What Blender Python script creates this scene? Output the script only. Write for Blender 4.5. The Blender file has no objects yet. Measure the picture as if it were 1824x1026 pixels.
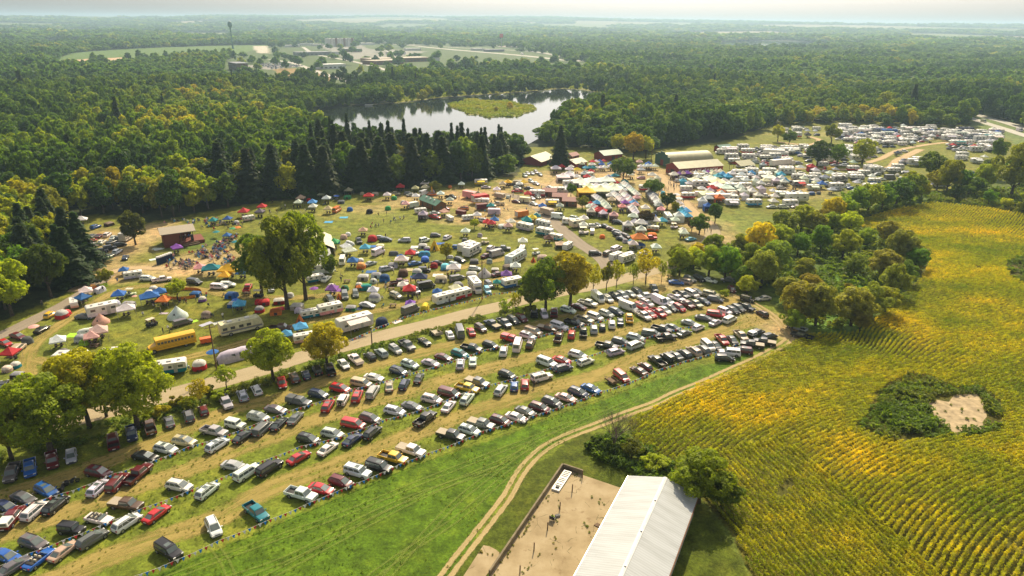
import bpy, bmesh, math, random
import numpy as np
from mathutils import Vector, Matrix
R = math.radians
SC = bpy.context.scene
COL = SC.collection
random.seed(7)
NR = np.random.RandomState(11)

# ---------------------------------------------------------------- camera, sky, sun
FPX, HC, PITCH, ROLL = 1216.0, 68.0, R(21.3), R(0.5)
cam_data = bpy.data.cameras.new("camera")
cam_data.sensor_width = 36.0
cam_data.lens = 36.0 * FPX / 1824.0
cam_data.clip_start = 0.5
cam_data.clip_end = 60000
cam = bpy.data.objects.new("camera", cam_data)
COL.objects.link(cam)
cam.matrix_world = Matrix.Translation((0, 0, HC)) @ Matrix.Rotation(math.pi / 2 - PITCH, 4, 'X') @ Matrix.Rotation(ROLL, 4, 'Z')
SC.camera = cam
SUN_AZ, SUN_EL = R(79), R(43)          # where the sun stands: measured from +X, and above the horizon
w = bpy.data.worlds.new("World"); SC.world = w; w.use_nodes = True
nt = w.node_tree; bg = nt.nodes['Background']
sky = nt.nodes.new('ShaderNodeTexSky'); sky.sky_type = 'NISHITA'; sky.sun_disc = False
sky.sun_elevation = SUN_EL; sky.sun_rotation = math.pi / 2 - SUN_AZ
sky.air_density = 1.0; sky.dust_density = 4.0; sky.ozone_density = 1.0; sky.altitude = 250
hs = nt.nodes.new('ShaderNodeHueSaturation'); hs.inputs['Saturation'].default_value = .3
nt.links.new(sky.outputs[0], hs.inputs['Color']); wm = nt.nodes.new('ShaderNodeVectorMath'); wm.operation = 'MULTIPLY'; wm.inputs[1].default_value = (1.05, .99, .94); nt.links.new(hs.outputs[0], wm.inputs[0]); nt.links.new(wm.outputs[0], bg.inputs[0]); bg.inputs[1].default_value = 0.12
sd = bpy.data.lights.new("sun", 'SUN'); sd.energy = 4.9; sd.angle = R(0.6); sd.color = (1.0, 0.84, 0.57)
sun = bpy.data.objects.new("sun", sd); COL.objects.link(sun)
dirv = Vector((math.cos(SUN_AZ) * math.cos(SUN_EL), math.sin(SUN_AZ) * math.cos(SUN_EL), math.sin(SUN_EL)))
sun.rotation_euler = dirv.to_track_quat('Z', 'Y').to_euler()
SC.view_settings.view_transform = 'Standard'
SC.view_settings.look = 'None'
SC.view_settings.exposure = 0.33
SC.cycles.use_denoising = True
SC.cycles.max_bounces = 6; SC.cycles.diffuse_bounces = 3; SC.cycles.glossy_bounces = 2
SC.cycles.transmission_bounces = 2; SC.cycles.transparent_max_bounces = 24; SC.cycles.volume_bounces = 0
SC.cycles.sample_clamp_indirect = 4

# ---------------------------------------------------------------- picture <-> ground
def G(px, py, z=0.0):
    x = px - 912; y = 513 - py
    xr = x * math.cos(ROLL) - y * math.sin(ROLL); yr = x * math.sin(ROLL) + y * math.cos(ROLL)
    vx, vy, vz = xr, FPX * math.cos(PITCH) + yr * math.sin(PITCH), -FPX * math.sin(PITCH) + yr * math.cos(PITCH)
    t = (z - HC) / vz
    return vx * t, vy * t
def P(X, Y, Z=0.0):
    X = np.asarray(X, float); Y = np.asarray(Y, float); Z = Z - HC
    d = Y * math.cos(PITCH) - Z * math.sin(PITCH)
    u = Y * math.sin(PITCH) + Z * math.cos(PITCH)
    xr, yr = X / d * FPX, u / d * FPX
    x = xr * math.cos(-ROLL) - yr * math.sin(-ROLL); y = xr * math.sin(-ROLL) + yr * math.cos(-ROLL)
    return x + 912, 513 - y
def HEAD(px, py, th, z=0.0):
    a = G(px - 2 * math.cos(R(th)), py + 2 * math.sin(R(th)), z); b = G(px + 2 * math.cos(R(th)), py - 2 * math.sin(R(th)), z)
    return math.atan2(b[1] - a[1], b[0] - a[0])
def inpoly(x, y, poly):
    x = np.asarray(x); y = np.asarray(y); c = np.zeros(x.shape, bool)
    n = len(poly); j = n - 1
    for i in range(n):
        xi, yi = poly[i]; xj, yj = poly[j]
        if yi != yj:
            c ^= ((yi > y) != (yj > y)) & (x < (xj - xi) * (y - yi) / (yj - yi) + xi)
        j = i
    return c
def hgt(X, Y):
    X = np.asarray(X, float); Y = np.asarray(Y, float)
    r = np.hypot(X, Y); az = np.arctan2(X, Y)
    t = np.clip((r - 3600) / 6400, 0, 1); t = t * t * (3 - 2 * t)
    b = 7 * np.sin(X / 900 + 1) * np.sin(Y / 1300) + 4 * np.sin(X / 310 + Y / 700)
    return t * (64 + 50 * np.exp(-((az + .1) / 0.42) ** 2)) + np.clip((r - 3200) / 1500, 0, 1) * b

# ---------------------------------------------------------------- materials
MATS = {}
def mat(name, col=(.5, .5, .5), rough=.7, metal=0.0, objcol=False, noise=0, nscale=5.0, alpha=None, emit=0, coat=0, spec=.4, bump=0.0):
    if name in MATS: return MATS[name]
    m = bpy.data.materials.new(name); m.use_nodes = True; t = m.node_tree; b = t.nodes['Principled BSDF']
    b.inputs['Roughness'].default_value = rough; b.inputs['Metallic'].default_value = metal
    b.inputs['Specular IOR Level'].default_value = spec
    b.inputs['Coat Weight'].default_value = coat
    src = None
    if objcol:
        oi = t.nodes.new('ShaderNodeObjectInfo'); src = oi.outputs['Color']
    if noise:
        tc = t.nodes.new('ShaderNodeTexCoord'); nz = t.nodes.new('ShaderNodeTexNoise'); nz.inputs['Scale'].default_value = nscale
        nz.inputs['Detail'].default_value = 5
        t.links.new(tc.outputs['Object'], nz.inputs['Vector'])
        mr = t.nodes.new('ShaderNodeMapRange'); mr.inputs['From Min'].default_value = .3; mr.inputs['From Max'].default_value = .7
        mr.inputs['To Min'].default_value = 1 - noise; mr.inputs['To Max'].default_value = 1 + noise * .4
        t.links.new(nz.outputs['Fac'], mr.inputs['Value'])
        mx = t.nodes.new('ShaderNodeVectorMath'); mx.operation = 'SCALE'
        if src: t.links.new(src, mx.inputs[0])
        else: mx.inputs[0].default_value = col[:3]
        t.links.new(mr.outputs[0], mx.inputs['Scale']); src = mx.outputs[0]
        if bump:
            bp = t.nodes.new('ShaderNodeBump'); bp.inputs['Strength'].default_value = bump; bp.inputs['Distance'].default_value = .1
            t.links.new(nz.outputs['Fac'], bp.inputs['Height']); t.links.new(bp.outputs[0], b.inputs['Normal'])
    if src: t.links.new(src, b.inputs['Base Color'])
    else: b.inputs['Base Color'].default_value = (*col[:3], 1)
    MATS[name] = m
    return m
M_PAINT = mat('car_paint', objcol=True, rough=.28, coat=.6, noise=.12, nscale=1.3)
M_GLASS = mat('sky_toned_glass', (.12, .15, .145), rough=.08, spec=.8, noise=.2, nscale=1.0)  # opaque tinted glass, base colour lightened to imitate reflected sky
M_TYRE = mat('tyre_rubber', (.018, .018, .018), rough=.85, noise=.3)
M_RIM = mat('wheel_rim', (.4, .4, .42), rough=.35, metal=.7, noise=.1)
M_DARK = mat('dark_trim', (.025, .025, .027), rough=.6, noise=.2)
M_HEAD = mat('headlight_lens', (.75, .75, .72), rough=.15, noise=.1)
M_TAIL = mat('tail_light_lens', (.35, .012, .012), rough=.2, noise=.1)
M_FAB = mat('fabric', objcol=True, rough=.85, noise=.25, nscale=1.6, bump=.2)
M_FAB2 = mat('grey_fabric', (.42, .42, .42), rough=.85, noise=.25, nscale=2)
M_WHITE = mat('white_panel', (.74, .73, .69), rough=.45, noise=.16, nscale=.9)
M_CREAM = mat('cream_panel', (.62, .56, .42), rough=.5, noise=.2, nscale=.9)
M_STEEL = mat('steel_tube', (.45, .45, .45), rough=.4, metal=.5, noise=.1)
M_WOOD = mat('weathered_wood', (.17, .11, .065), rough=.85, noise=.4, nscale=3)
M_BARK = mat('bark', (.085, .065, .045), rough=.95, noise=.5, nscale=4, bump=.5)
M_OBJ = mat('painted_wall', objcol=True, rough=.7, noise=.22, nscale=.8)
M_METAL = mat('chrome', (.5, .5, .5), rough=.2, metal=.9, noise=.1)

def leaf_material(name, src, c=None):
    """src: 'obj' object colour; 'rand' colour ramp by instance; 'noise' world noise ramp (c = list of colours)"""
    m = bpy.data.materials.new(name); m.use_nodes = True; t = m.node_tree; N = t.nodes; L = t.links
    b = N['Principled BSDF']; b.inputs['Roughness'].default_value = .65; b.inputs['Specular IOR Level'].default_value = .22
    geo = N.new('ShaderNodeNewGeometry')
    if src == 'obj':
        oi = N.new('ShaderNodeObjectInfo'); base = oi.outputs['Color']
    else:
        rp = N.new('ShaderNodeValToRGB'); e = rp.color_ramp.elements
        while len(e) < len(c): e.new(.5)
        for k, (p, cc) in enumerate(c): e[k].position = p; e[k].color = (*cc, 1)
        if src == 'rand':
            oi = N.new('ShaderNodeObjectInfo'); nz = N.new('ShaderNodeTexNoise'); nz.inputs['Scale'].default_value = .006; nz.inputs['Detail'].default_value = 3
            L.new(geo.outputs['Position'], nz.inputs['Vector'])
            ad = N.new('ShaderNodeMath'); ad.operation = 'MULTIPLY_ADD'; ad.inputs[1].default_value = .62; L.new(oi.outputs['Random'], ad.inputs[0])
            mu = N.new('ShaderNodeMath'); mu.operation = 'MULTIPLY_ADD'; mu.inputs[1].default_value = 2.1; mu.inputs[2].default_value = -.93
            L.new(nz.outputs['Fac'], mu.inputs[0]); L.new(mu.outputs[0], ad.inputs[2]); L.new(ad.outputs[0], rp.inputs[0])
        else:
            n1 = N.new('ShaderNodeTexNoise'); n1.inputs['Scale'].default_value = .04; n1.inputs['Detail'].default_value = 7; n1.inputs['Roughness'].default_value = .68
            n2 = N.new('ShaderNodeTexNoise'); n2.inputs['Scale'].default_value = 1.1; n2.inputs['Detail'].default_value = 3
            mp = N.new('ShaderNodeMapping'); mp.inputs['Rotation'].default_value = (0, 0, R(-25)); mp.inputs['Scale'].default_value = (.8, 1.15, 1)
            L.new(geo.outputs['Position'], mp.inputs['Vector']); L.new(mp.outputs[0], n1.inputs['Vector']); L.new(geo.outputs['Position'], n2.inputs['Vector'])
            m2 = N.new('ShaderNodeMath'); m2.operation = 'MULTIPLY_ADD'; m2.inputs[1].default_value = .5; m2.inputs[2].default_value = -.25
            m1 = N.new('ShaderNodeMath'); m1.operation = 'MULTIPLY_ADD'; m1.inputs[1].default_value = 1.7; m1.inputs[2].default_value = -.37
            ad = N.new('ShaderNodeMath'); L.new(n2.outputs['Fac'], m2.inputs[0]); L.new(n1.outputs['Fac'], m1.inputs[0])
            L.new(m1.outputs[0], ad.inputs[0]); L.new(m2.outputs[0], ad.inputs[1]); L.new(ad.outputs[0], rp.inputs[0])
        base = rp.outputs[0]
    tc = N.new('ShaderNodeTexCoord'); nn = N.new('ShaderNodeTexNoise'); nn.inputs['Scale'].default_value = .9; nn.inputs['Detail'].default_value = 3
    L.new(geo.outputs['Position'], nn.inputs['Vector'])
    mr = N.new('ShaderNodeMapRange'); mr.inputs['From Min'].default_value = .3; mr.inputs['From Max'].default_value = .7; mr.inputs['To Min'].default_value = .6; mr.inputs['To Max'].default_value = 1.4
    L.new(nn.outputs['Fac'], mr.inputs['Value'])
    vm = N.new('ShaderNodeVectorMath'); vm.operation = 'SCALE'; L.new(base, vm.inputs[0]); L.new(mr.outputs[0], vm.inputs['Scale'])
    L.new(vm.outputs[0], b.inputs['Base Color'])
    tr = N.new('ShaderNodeBsdfTranslucent'); hv = N.new('ShaderNodeVectorMath'); hv.operation = 'MULTIPLY'; hv.inputs[1].default_value = (1.8, 1.75, .4)
    L.new(vm.outputs[0], hv.inputs[0]); L.new(hv.outputs[0], tr.inputs['Color'])
    ms = N.new('ShaderNodeMixShader'); ms.inputs[0].default_value = .45
    L.new(b.outputs[0], ms.inputs[1]); L.new(tr.outputs[0], ms.inputs[2]); L.new(ms.outputs[0], N['Material Output'].inputs['Surface'])
    return m
M_LEAF = leaf_material('foliage', 'obj')
GREENS = [(0, (.038, .092, .024)), (.3, (.068, .148, .028)), (.6, (.108, .20, .03)), (.8, (.16, .25, .032)), (.97, (.28, .31, .034))]
M_LEAFN = leaf_material('near_forest_foliage', 'rand', [(0, (.040, .088, .016)), (.3, (.080, .155, .018)), (.58, (.135, .215, .02)), (.8, (.23, .295, .022)), (.97, (.42, .37, .025))])
M_LEAFR = leaf_material('forest_foliage', 'rand', GREENS)
M_CROP = leaf_material('crop_foliage', 'noise', [(0, (.10, .175, .012)), (.25, (.21, .275, .014)), (.5, (.40, .39, .016)), (.76, (.70, .54, .018)), (.97, (.60, .36, .02))])
M_GRASS = leaf_material('grass_blades', 'noise', [(0, (.07, .13, .010)), (.4, (.11, .175, .012)), (.7, (.20, .22, .02)), (1, (.32, .27, .05))])
M_REED = leaf_material('reeds', 'noise', [(0, (.13, .20, .03)), (.45, (.22, .27, .035)), (1, (.42, .34, .05))])
M_WEED = leaf_material('weed_foliage', 'noise', [(0, (.065, .13, .018)), (.4, (.13, .20, .028)), (.7, (.18, .19, .03)), (1, (.28, .2, .05))])

# ---------------------------------------------------------------- mesh builder
class MB:
    def __init__(s): s.v = []; s.f = []; s.m = []; s.mats = []
    def mi(s, m):
        if m not in s.mats: s.mats.append(m)
        return s.mats.index(m)
    def add(s, vs, fs, m):
        o = len(s.v); s.v += [tuple(v) for v in vs]; k = s.mi(m)
        for f in fs: s.f.append(tuple(i + o for i in f)); s.m.append(k)
    def box(s, x0, x1, y0, y1, z0, z1, m, rz=0, c=(0, 0)):
        vs = [(x, y, z) for z in (z0, z1) for x, y in ((x0, y0), (x1, y0), (x1, y1), (x0, y1))]
        if rz:
            ca, sa = math.cos(rz), math.sin(rz); vs = [(c[0] + (x - c[0]) * ca - (y - c[1]) * sa, c[1] + (x - c[0]) * sa + (y - c[1]) * ca, z) for x, y, z in vs]
        s.add(vs, [(3, 2, 1, 0), (4, 5, 6, 7), (0, 1, 5, 4), (1, 2, 6, 5), (2, 3, 7, 6), (3, 0, 4, 7)], m)
    def tube(s, p, q, r0, r1, m, n=6, cap=True):
        p = Vector(p); q = Vector(q); d = (q - p).normalized(); a = d.orthogonal().normalized(); b = d.cross(a)
        vs = [];
        for c, r in ((p, r0), (q, r1)):
            for k in range(n):
                t = 2 * math.pi * k / n; vs.append(c + a * r * math.cos(t) + b * r * math.sin(t))
        fs = [(k, (k + 1) % n, n + (k + 1) % n, n + k) for k in range(n)]
        if cap: fs += [tuple(range(n))[::-1], tuple(range(n, 2 * n))]
        s.add(vs, fs, m)
    def loft(s, secs, m, cap=True):
        n = len(secs[0]); vs = [v for sec in secs for v in sec]; fs = []
        for i in range(len(secs) - 1):
            for k in range(n): fs.append((i * n + k, i * n + (k + 1) % n, (i + 1) * n + (k + 1) % n, (i + 1) * n + k))
        if cap: fs += [tuple(range(n))[::-1], tuple(range((len(secs) - 1) * n, len(secs) * n))]
        s.add(vs, fs, m)
    def quad(s, a, b, c, d, m): s.add([a, b, c, d], [(0, 1, 2, 3)], m)
    def merge(s, o):
        k = len(s.v); s.v += o.v; mp = [s.mi(m) for m in o.mats]
        s.f += [tuple(i + k for i in f) for f in o.f]; s.m += [mp[i] for i in o.m]
    def mesh(s, name, bevel=0, smooth=None):
        me = bpy.data.meshes.new(name); me.from_pydata(s.v, [], s.f)
        for m in s.mats: me.materials.append(m)
        me.polygons.foreach_set('material_index', s.m)
        bm = bmesh.new(); bm.from_mesh(me)
        bmesh.ops.recalc_face_normals(bm, faces=bm.faces)
        if bevel:
            es = [e for e in bm.edges if len(e.link_faces) == 2 and e.calc_face_angle(0) > .5]
            bmesh.ops.bevel(bm, geom=es, offset=bevel, segments=2, profile=.6, affect='EDGES', clamp_overlap=True)
        bm.to_mesh(me); bm.free()
        if smooth:
            me.polygons.foreach_set('use_smooth', [True] * len(me.polygons)); me.set_sharp_from_angle(angle=R(smooth))
        me.update(); return me
def link(name, data, parent=None, loc=(0, 0, 0), rz=0, color=None):
    o = bpy.data.objects.new(name, data); COL.objects.link(o)
    o.location = loc; o.rotation_euler = (0, 0, rz)
    if parent is not None: o.parent = parent
    if color is not None: o.color = (*color[:3], 1)
    return o
def tag(o, label=None, cat=None, group=None, kind=None):
    if label: o['label'] = label
    if cat: o['category'] = cat
    if group: o['group'] = group
    if kind: o['kind'] = kind
    return o
def leafmesh(name, pts, nrm, size, m, rs, asp=1.0):
    """many small leaf-clump faces"""
    n = len(pts); nrm = nrm / (np.linalg.norm(nrm, axis=1, keepdims=True) + 1e-9)
    t = np.cross(nrm, rs.normal(size=(n, 3))); t /= (np.linalg.norm(t, axis=1, keepdims=True) + 1e-9); b = np.cross(nrm, t)
    sz = (size * rs.uniform(.55, 1.35, (n, 1)))
    v = np.empty((n, 4, 3)); bend = nrm * sz * .22
    v[:, 0] = pts - t * sz * asp; v[:, 1] = pts - b * sz * .6 + bend; v[:, 2] = pts + t * sz * asp; v[:, 3] = pts + b * sz * .6 + bend
    me = bpy.data.meshes.new(name); me.vertices.add(4 * n); me.vertices.foreach_set('co', v.reshape(-1))
    me.loops.add(4 * n); me.loops.foreach_set('vertex_index', np.arange(4 * n)); me.polygons.add(n)
    me.polygons.foreach_set('loop_start', np.arange(0, 4 * n, 4)); me.polygons.foreach_set('loop_total', np.full(n, 4))
    me.materials.append(m); me.update(calc_edges=True); return me

# ---------------------------------------------------------------- scatter of countless things as ONE object
def scatter(name, label, cat, pts, rot, scl, protos, idx=None):
    """one object whose geometry nodes set a prototype mesh on every point"""
    me = bpy.data.meshes.new(name); n = len(pts); me.vertices.add(n); me.vertices.foreach_set('co', np.asarray(pts, float).reshape(-1))
    a = me.attributes.new('rot', 'FLOAT_VECTOR', 'POINT'); a.data.foreach_set('vector', np.asarray(rot, float).reshape(-1))
    a = me.attributes.new('scl', 'FLOAT_VECTOR', 'POINT'); a.data.foreach_set('vector', np.asarray(scl, float).reshape(-1))
    a = me.attributes.new('idx', 'INT', 'POINT'); a.data.foreach_set('value', (NR.randint(0, len(protos), n) if idx is None else idx).astype(np.int32))
    o = link(name, me)
    g = bpy.data.node_groups.new(name + '_scatter', 'GeometryNodeTree')
    g.interface.new_socket('Geometry', in_out='INPUT', socket_type='NodeSocketGeometry'); g.interface.new_socket('Geometry', in_out='OUTPUT', socket_type='NodeSocketGeometry')
    N = g.nodes; L = g.links; gi = N.new('NodeGroupInput'); go = N.new('NodeGroupOutput')
    ip = N.new('GeometryNodeInstanceOnPoints')
    js = N.new('GeometryNodeJoinGeometry')
    for p in reversed(protos):      # the join lists its inputs last first
        oi = N.new('GeometryNodeObjectInfo'); oi.inputs['Object'].default_value = p; oi.inputs['As Instance'].default_value = True
        L.new(oi.outputs['Geometry'], js.inputs[0])
    def attr(nm, ty):
        x = N.new('GeometryNodeInputNamedAttribute'); x.data_type = ty; x.inputs['Name'].default_value = nm; return x.outputs['Attribute']
    L.new(gi.outputs[0], ip.inputs['Points']); L.new(js.outputs[0], ip.inputs['Instance'])
    ip.inputs['Pick Instance'].default_value = True
    L.new(attr('idx', 'INT'), ip.inputs['Instance Index'])
    L.new(attr('rot', 'FLOAT_VECTOR'), ip.inputs['Rotation']); L.new(attr('scl', 'FLOAT_VECTOR'), ip.inputs['Scale'])
    L.new(ip.outputs[0], go.inputs[0])
    md = o.modifiers.new('scatter', 'NODES'); md.node_group = g
    return tag(o, label, cat, kind='stuff')
def proto(name, me): return bpy.data.objects.new(name, me)      # a mesh the scatters draw on; not in the scene itself
# ================================================================ GROUND
def px(poly): return poly
CAMP = [(-600, 640), (0, 574), (80, 540), (150, 508), (172, 470), (120, 452), (105, 405), (150, 383), (235, 385), (262, 398), (430, 365), (560, 350), (700, 338), (830, 325), (925, 312), (940, 262), (1060, 262), (1160, 268), (1300, 250), (1390, 215), (1480, 215), (1720, 222), (1800, 232), (1850, 300), (1640, 350), (1330, 425), (1180, 470), (930, 530), (700, 575), (300, 690), (0, 790), (-600, 1000)]
MEADOW = [(-900, 1300), (-900, 1000), (0, 790), (300, 690), (700, 575), (930, 530), (1180, 480), (1330, 510), (1420, 575), (1405, 640), (1250, 700), (1090, 770), (1000, 800), (920, 900), (800, 1060), (760, 1300)]
GREENF = [(100, 1060), (300, 1012), (480, 940), (740, 830), (1010, 735), (1250, 650), (1340, 628), (1240, 690), (1060, 760), (940, 820), (860, 930), (780, 1060), (700, 1400), (-300, 1400)]
YARDG = [(780, 1400), (800, 1030), (900, 900), (945, 835), (1030, 775), (1090, 770), (1110, 800), (1180, 835), (1240, 880), (1300, 960), (1345, 1040), (1500, 1400)]
CROPP = [(1118, 752), (1200, 708), (1300, 664), (1400, 618), (1440, 598), (1530, 592), (1590, 540), (1640, 500), (1660, 455), (1600, 420), (1510, 400), (1600, 372), (1660, 362), (1760, 372), (1824, 385), (2600, 520), (3400, 1500), (1480, 1400), (1345, 1040), (1310, 960), (1250, 885), (1190, 835), (1130, 790)]
WEEDP = [(1525, 760), (1550, 735), (1555, 705), (1590, 680), (1625, 668), (1665, 676), (1700, 692), (1752, 694), (1778, 716), (1788, 752), (1772, 774), (1735, 780), (1690, 778), (1650, 784), (1600, 790), (1560, 780)]
SOILP = [(1646, 722), (1668, 712), (1690, 716), (1700, 703), (1740, 702), (1752, 718), (1758, 742), (1750, 752), (1754, 766), (1722, 767), (1700, 771), (1682, 758), (1664, 744)]
WEEDP2 = [(1790, 470), (1830, 455), (1900, 470), (1920, 510), (1860, 520), (1800, 500)]
THICK = [(1185, 505), (1250, 470), (1330, 505), (1400, 525), (1420, 580), (1500, 588), (1570, 545), (1630, 500), (1655, 452), (1600, 420), (1510, 398), (1600, 372), (1670, 360), (1760, 370), (1824, 385), (2300, 480), (2300, 330), (1824, 335), (1640, 345), (1480, 388), (1400, 415), (1330, 432), (1200, 462)]
LAKE = [(535, 203), (555, 225), (600, 262), (700, 274), (850, 276), (925, 266), (945, 256), (962, 246), (988, 230), (1032, 207), (1084, 186), (1088, 173), (1040, 162), (990, 160), (950, 165), (900, 168), (800, 176), (700, 186), (620, 191)]
MARSH = [(700, 184), (800, 172), (900, 166), (1000, 158), (1040, 160), (1096, 170), (1130, 170), (1120, 150), (1000, 150), (850, 160), (700, 176)]
ISLE = [(798, 186), (822, 182), (838, 177), (872, 181), (905, 180), (928, 187), (950, 189), (956, 197), (936, 202), (922, 209), (890, 208), (872, 211), (850, 205), (836, 206), (824, 198), (806, 193)]
FARGREEN = [(90, 116), (105, 103), (130, 94), (210, 88), (300, 84), (400, 81), (480, 80), (487, 96), (420, 99), (300, 102), (225, 109), (120, 119)]
DEV = [(395, 112), (430, 96), (480, 80), (560, 74), (760, 76), (900, 80), (990, 92), (1050, 112), (1040, 122), (960, 120), (870, 118), (790, 124), (700, 128), (660, 138), (620, 150), (570, 146), (480, 145), (430, 132), (398, 128)]
BROWNF = [(488, 122), (560, 122), (590, 134), (590, 150), (500, 150)]
HWY = [(1725, 200), (1824, 230), (2400, 380), (2400, 420), (1824, 262), (1725, 222)]
LAKE2 = [(1262, 77), (1310, 73), (1400, 72), (1450, 75), (1490, 80), (1440, 85), (1300, 84)]
HWYF = [(690, 74), (800, 80), (900, 87), (1045, 103), (1045, 116), (940, 110), (800, 97), (690, 88)]
CLEARS = [LAKE, MARSH, ISLE, FARGREEN, DEV, HWY, LAKE2]
BACKB = [(-4000, 700), (0, 574), (80, 540), (150, 508), (172, 470), (120, 452), (105, 405), (150, 383), (235, 385), (262, 398), (430, 365), (560, 350), (700, 338), (830, 325), (925, 312), (940, 290), (962, 266), (1060, 266), (1160, 276), (1180, 262), (1300, 248), (1390, 225), (1480, 220), (1720, 228), (1740, 205), (1824, 240), (2600, 460), (2600, 20), (-4000, 20)]
FLD = []   # far farmland patches, in world metres: (x, y, half width, half depth, colour)
rf = random.Random(5)
for k in range(46):
    a = rf.uniform(-.62, .62); r = rf.choice([2700, 3300, 4200, 5200, 6400, 7600, 8800]) * rf.uniform(.9, 1.1)
    FLD.append((r * math.sin(a), r * math.cos(a), rf.uniform(120, 420) * r / 4500, rf.uniform(60, 170) * r / 3500 * (2.4 if r > 3900 else 1), rf.choice([(.22, .2, .09), (.3, .26, .14), (.12, .16, .05), (.16, .19, .06)])))
def in_fld(X, Y):
    c = np.zeros(X.shape, bool)
    for (fx, fy, a, b, cc) in FLD: c |= (np.abs(X - fx) < a) & (np.abs(Y - fy) < b)
    return c
NA, NRG = 620, 900
rad = np.exp(np.linspace(math.log(18.0), math.log(12500.0), NRG)); ang = np.linspace(R(-62), R(62), NA)
RR, AA = np.meshgrid(rad, ang, indexing='ij'); GX = RR * np.sin(AA); GY = RR * np.cos(AA); GZ = hgt(GX, GY)
wob = lambda X, Y, s, k: s * (np.sin(X / k + 1.3 * np.sin(Y / k * .7)) + .6 * np.sin(Y / k * 1.7 + 2 * np.sin(X / k * .9)) + .4 * np.sin((X + Y) / k * 3.1))
sw = np.clip(RR / 260, .35, 3)
PX_, PY_ = P(GX + wob(GX, GY, .5, 4) * sw, GY + wob(GY, GX, .5, 5) * sw)
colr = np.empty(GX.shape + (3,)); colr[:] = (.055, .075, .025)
def paint(poly, c, blend=1.0):
    m = inpoly(PX_, PY_, poly); colr[m] = colr[m] * (1 - blend) + np.array(c) * blend
def spot(x, y, rx, ry, c, amt=1.0, hard=1.0):
    """a worn or wet patch with its own soft outline, centred at a picture point, radii in metres"""
    X, Y = G(x, y); d = np.sqrt(((GX - X) / rx) ** 2 + ((GY - Y) / ry) ** 2) + wob(GX, GY, .13, 3.1)
    k = np.clip((1.15 - d) * 1.6 * hard, 0, 1)[..., None] * amt; colr[:] = colr * (1 - k) + np.array(c) * k
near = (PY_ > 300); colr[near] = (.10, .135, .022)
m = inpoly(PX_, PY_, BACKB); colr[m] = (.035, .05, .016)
GRASS_CAMP = (.155, .17, .020); TAN = (.40, .30, .135)
paint(CAMP, GRASS_CAMP); paint(MEADOW, (.15, .19, .020)); paint(YARDG, (.075, .10, .009)); paint(GREENF, (.082, .150, .008))
paint(THICK, (.08, .13, .02)); paint(CROPP, (.09, .09, .013)); paint(MARSH, (.22, .22, .05)); paint(LAKE, (.03, .045, .02))
paint(FARGREEN, (.10, .17, .035)); paint(DEV, (.08, .12, .035)); paint(BROWNF, (.27, .19, .07)); paint(HWY, (.13, .18, .05))
paint([(90, 118), (110, 108), (170, 104), (225, 102), (230, 108), (180, 116), (100, 124)], (.5, .36, .22))
for pl, c in (([(600, 88), (700, 88), (760, 92), (700, 104), (610, 106)], (.26, .26, .22)), ([(430, 118), (500, 112), (540, 118), (480, 124)], (.28, .27, .24)), ([(560, 80), (640, 78), (660, 88), (590, 92)], (.25, .25, .21)), ([(880, 76), (940, 76), (950, 84), (890, 84)], (.4, .36, .3)), ([(450, 82), (478, 82), (480, 95), (460, 95)], (.5, .46, .36))): paint(pl, c)
for (fx, fy, a, b, c) in FLD:
    m = (np.abs(GX - fx) < a) & (np.abs(GY - fy) < b); colr[m] = c
# worn ground of the festival
DIRT = [(660, 372, 10, 8, .6), (725, 358, 14, 12, .75), (800, 352, 18, 12, .85), (860, 352, 22, 20, .9), (900, 372, 22, 14, .9), (880, 392, 20, 9, .7), (820, 392, 14, 7, .5), (930, 395, 14, 7, .55),
        (985, 322, 22, 18, .8), (950, 330, 20, 12, .6), (1060, 312, 30, 14, .85), (1120, 308, 26, 18, .9), (1160, 312, 20, 20, 1), (1190, 322, 14, 20, 1), (1200, 345, 10, 16, 1), (1215, 368, 9, 14, 1), (1240, 390, 9, 14, .9), (1262, 405, 12, 12, .9), (1268, 425, 10, 14, .9), (1140, 335, 12, 20, .6), (1130, 360, 14, 14, .4),
        (300, 480, 22, 6, .75), (250, 478, 16, 6, .7), (350, 470, 16, 9, .8), (372, 458, 13, 7, .6), (402, 442, 9, 10, .45), (340, 485, 12, 6, .6), (240, 420, 14, 14, .95), (215, 450, 14, 10, .8), (180, 430, 20, 18, .4), (150, 462, 10, 10, .8), (262, 412, 9, 12, .8), (300, 402, 6, 4, .4), (190, 487, 11, 5, .9), (175, 500, 10, 4, .8),
        (1300, 345, 16, 12, .5), (1420, 335, 14, 8, .7), (1345, 320, 30, 8, .5), (1500, 240, 60, 12, .3), (1640, 245, 60, 14, .3), (1180, 500, 9, 9, .85), (1210, 515, 10, 5, .5), (1300, 545, 9, 9, .45), (1375, 575, 7, 9, .7), (1395, 592, 6, 6, .9), (1400, 345, 30, 12, .35), (620, 380, 20, 10, .25), (560, 470, 12, 12, .3)]
for (x, y, rx, ry, am) in DIRT: spot(x, y, rx, ry, TAN, am)
for (x, y, rx, ry, am, c) in ((345, 432, 12, 9, .85, (.10, .16, .02)), (275, 455, 9, 6, .6, (.12, .16, .02)), (640, 400, 40, 26, .35, (.15, .2, .03)), (100, 600, 14, 30, .3, (.14, .2, .03)), (1340, 400, 20, 20, .5, (.14, .2, .03)), (1550, 250, 30, 14, .5, (.15, .2, .03)), (1420, 240, 20, 14, .5, (.15, .2, .03)), (640, 470, 14, 20, .45, (.26, .27, .05)), (1480, 560, 12, 18, .9, (.14, .26, .03)), (1500, 505, 12, 12, .9, (.13, .27, .03))): spot(x, y, rx, ry, c, am)
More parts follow.
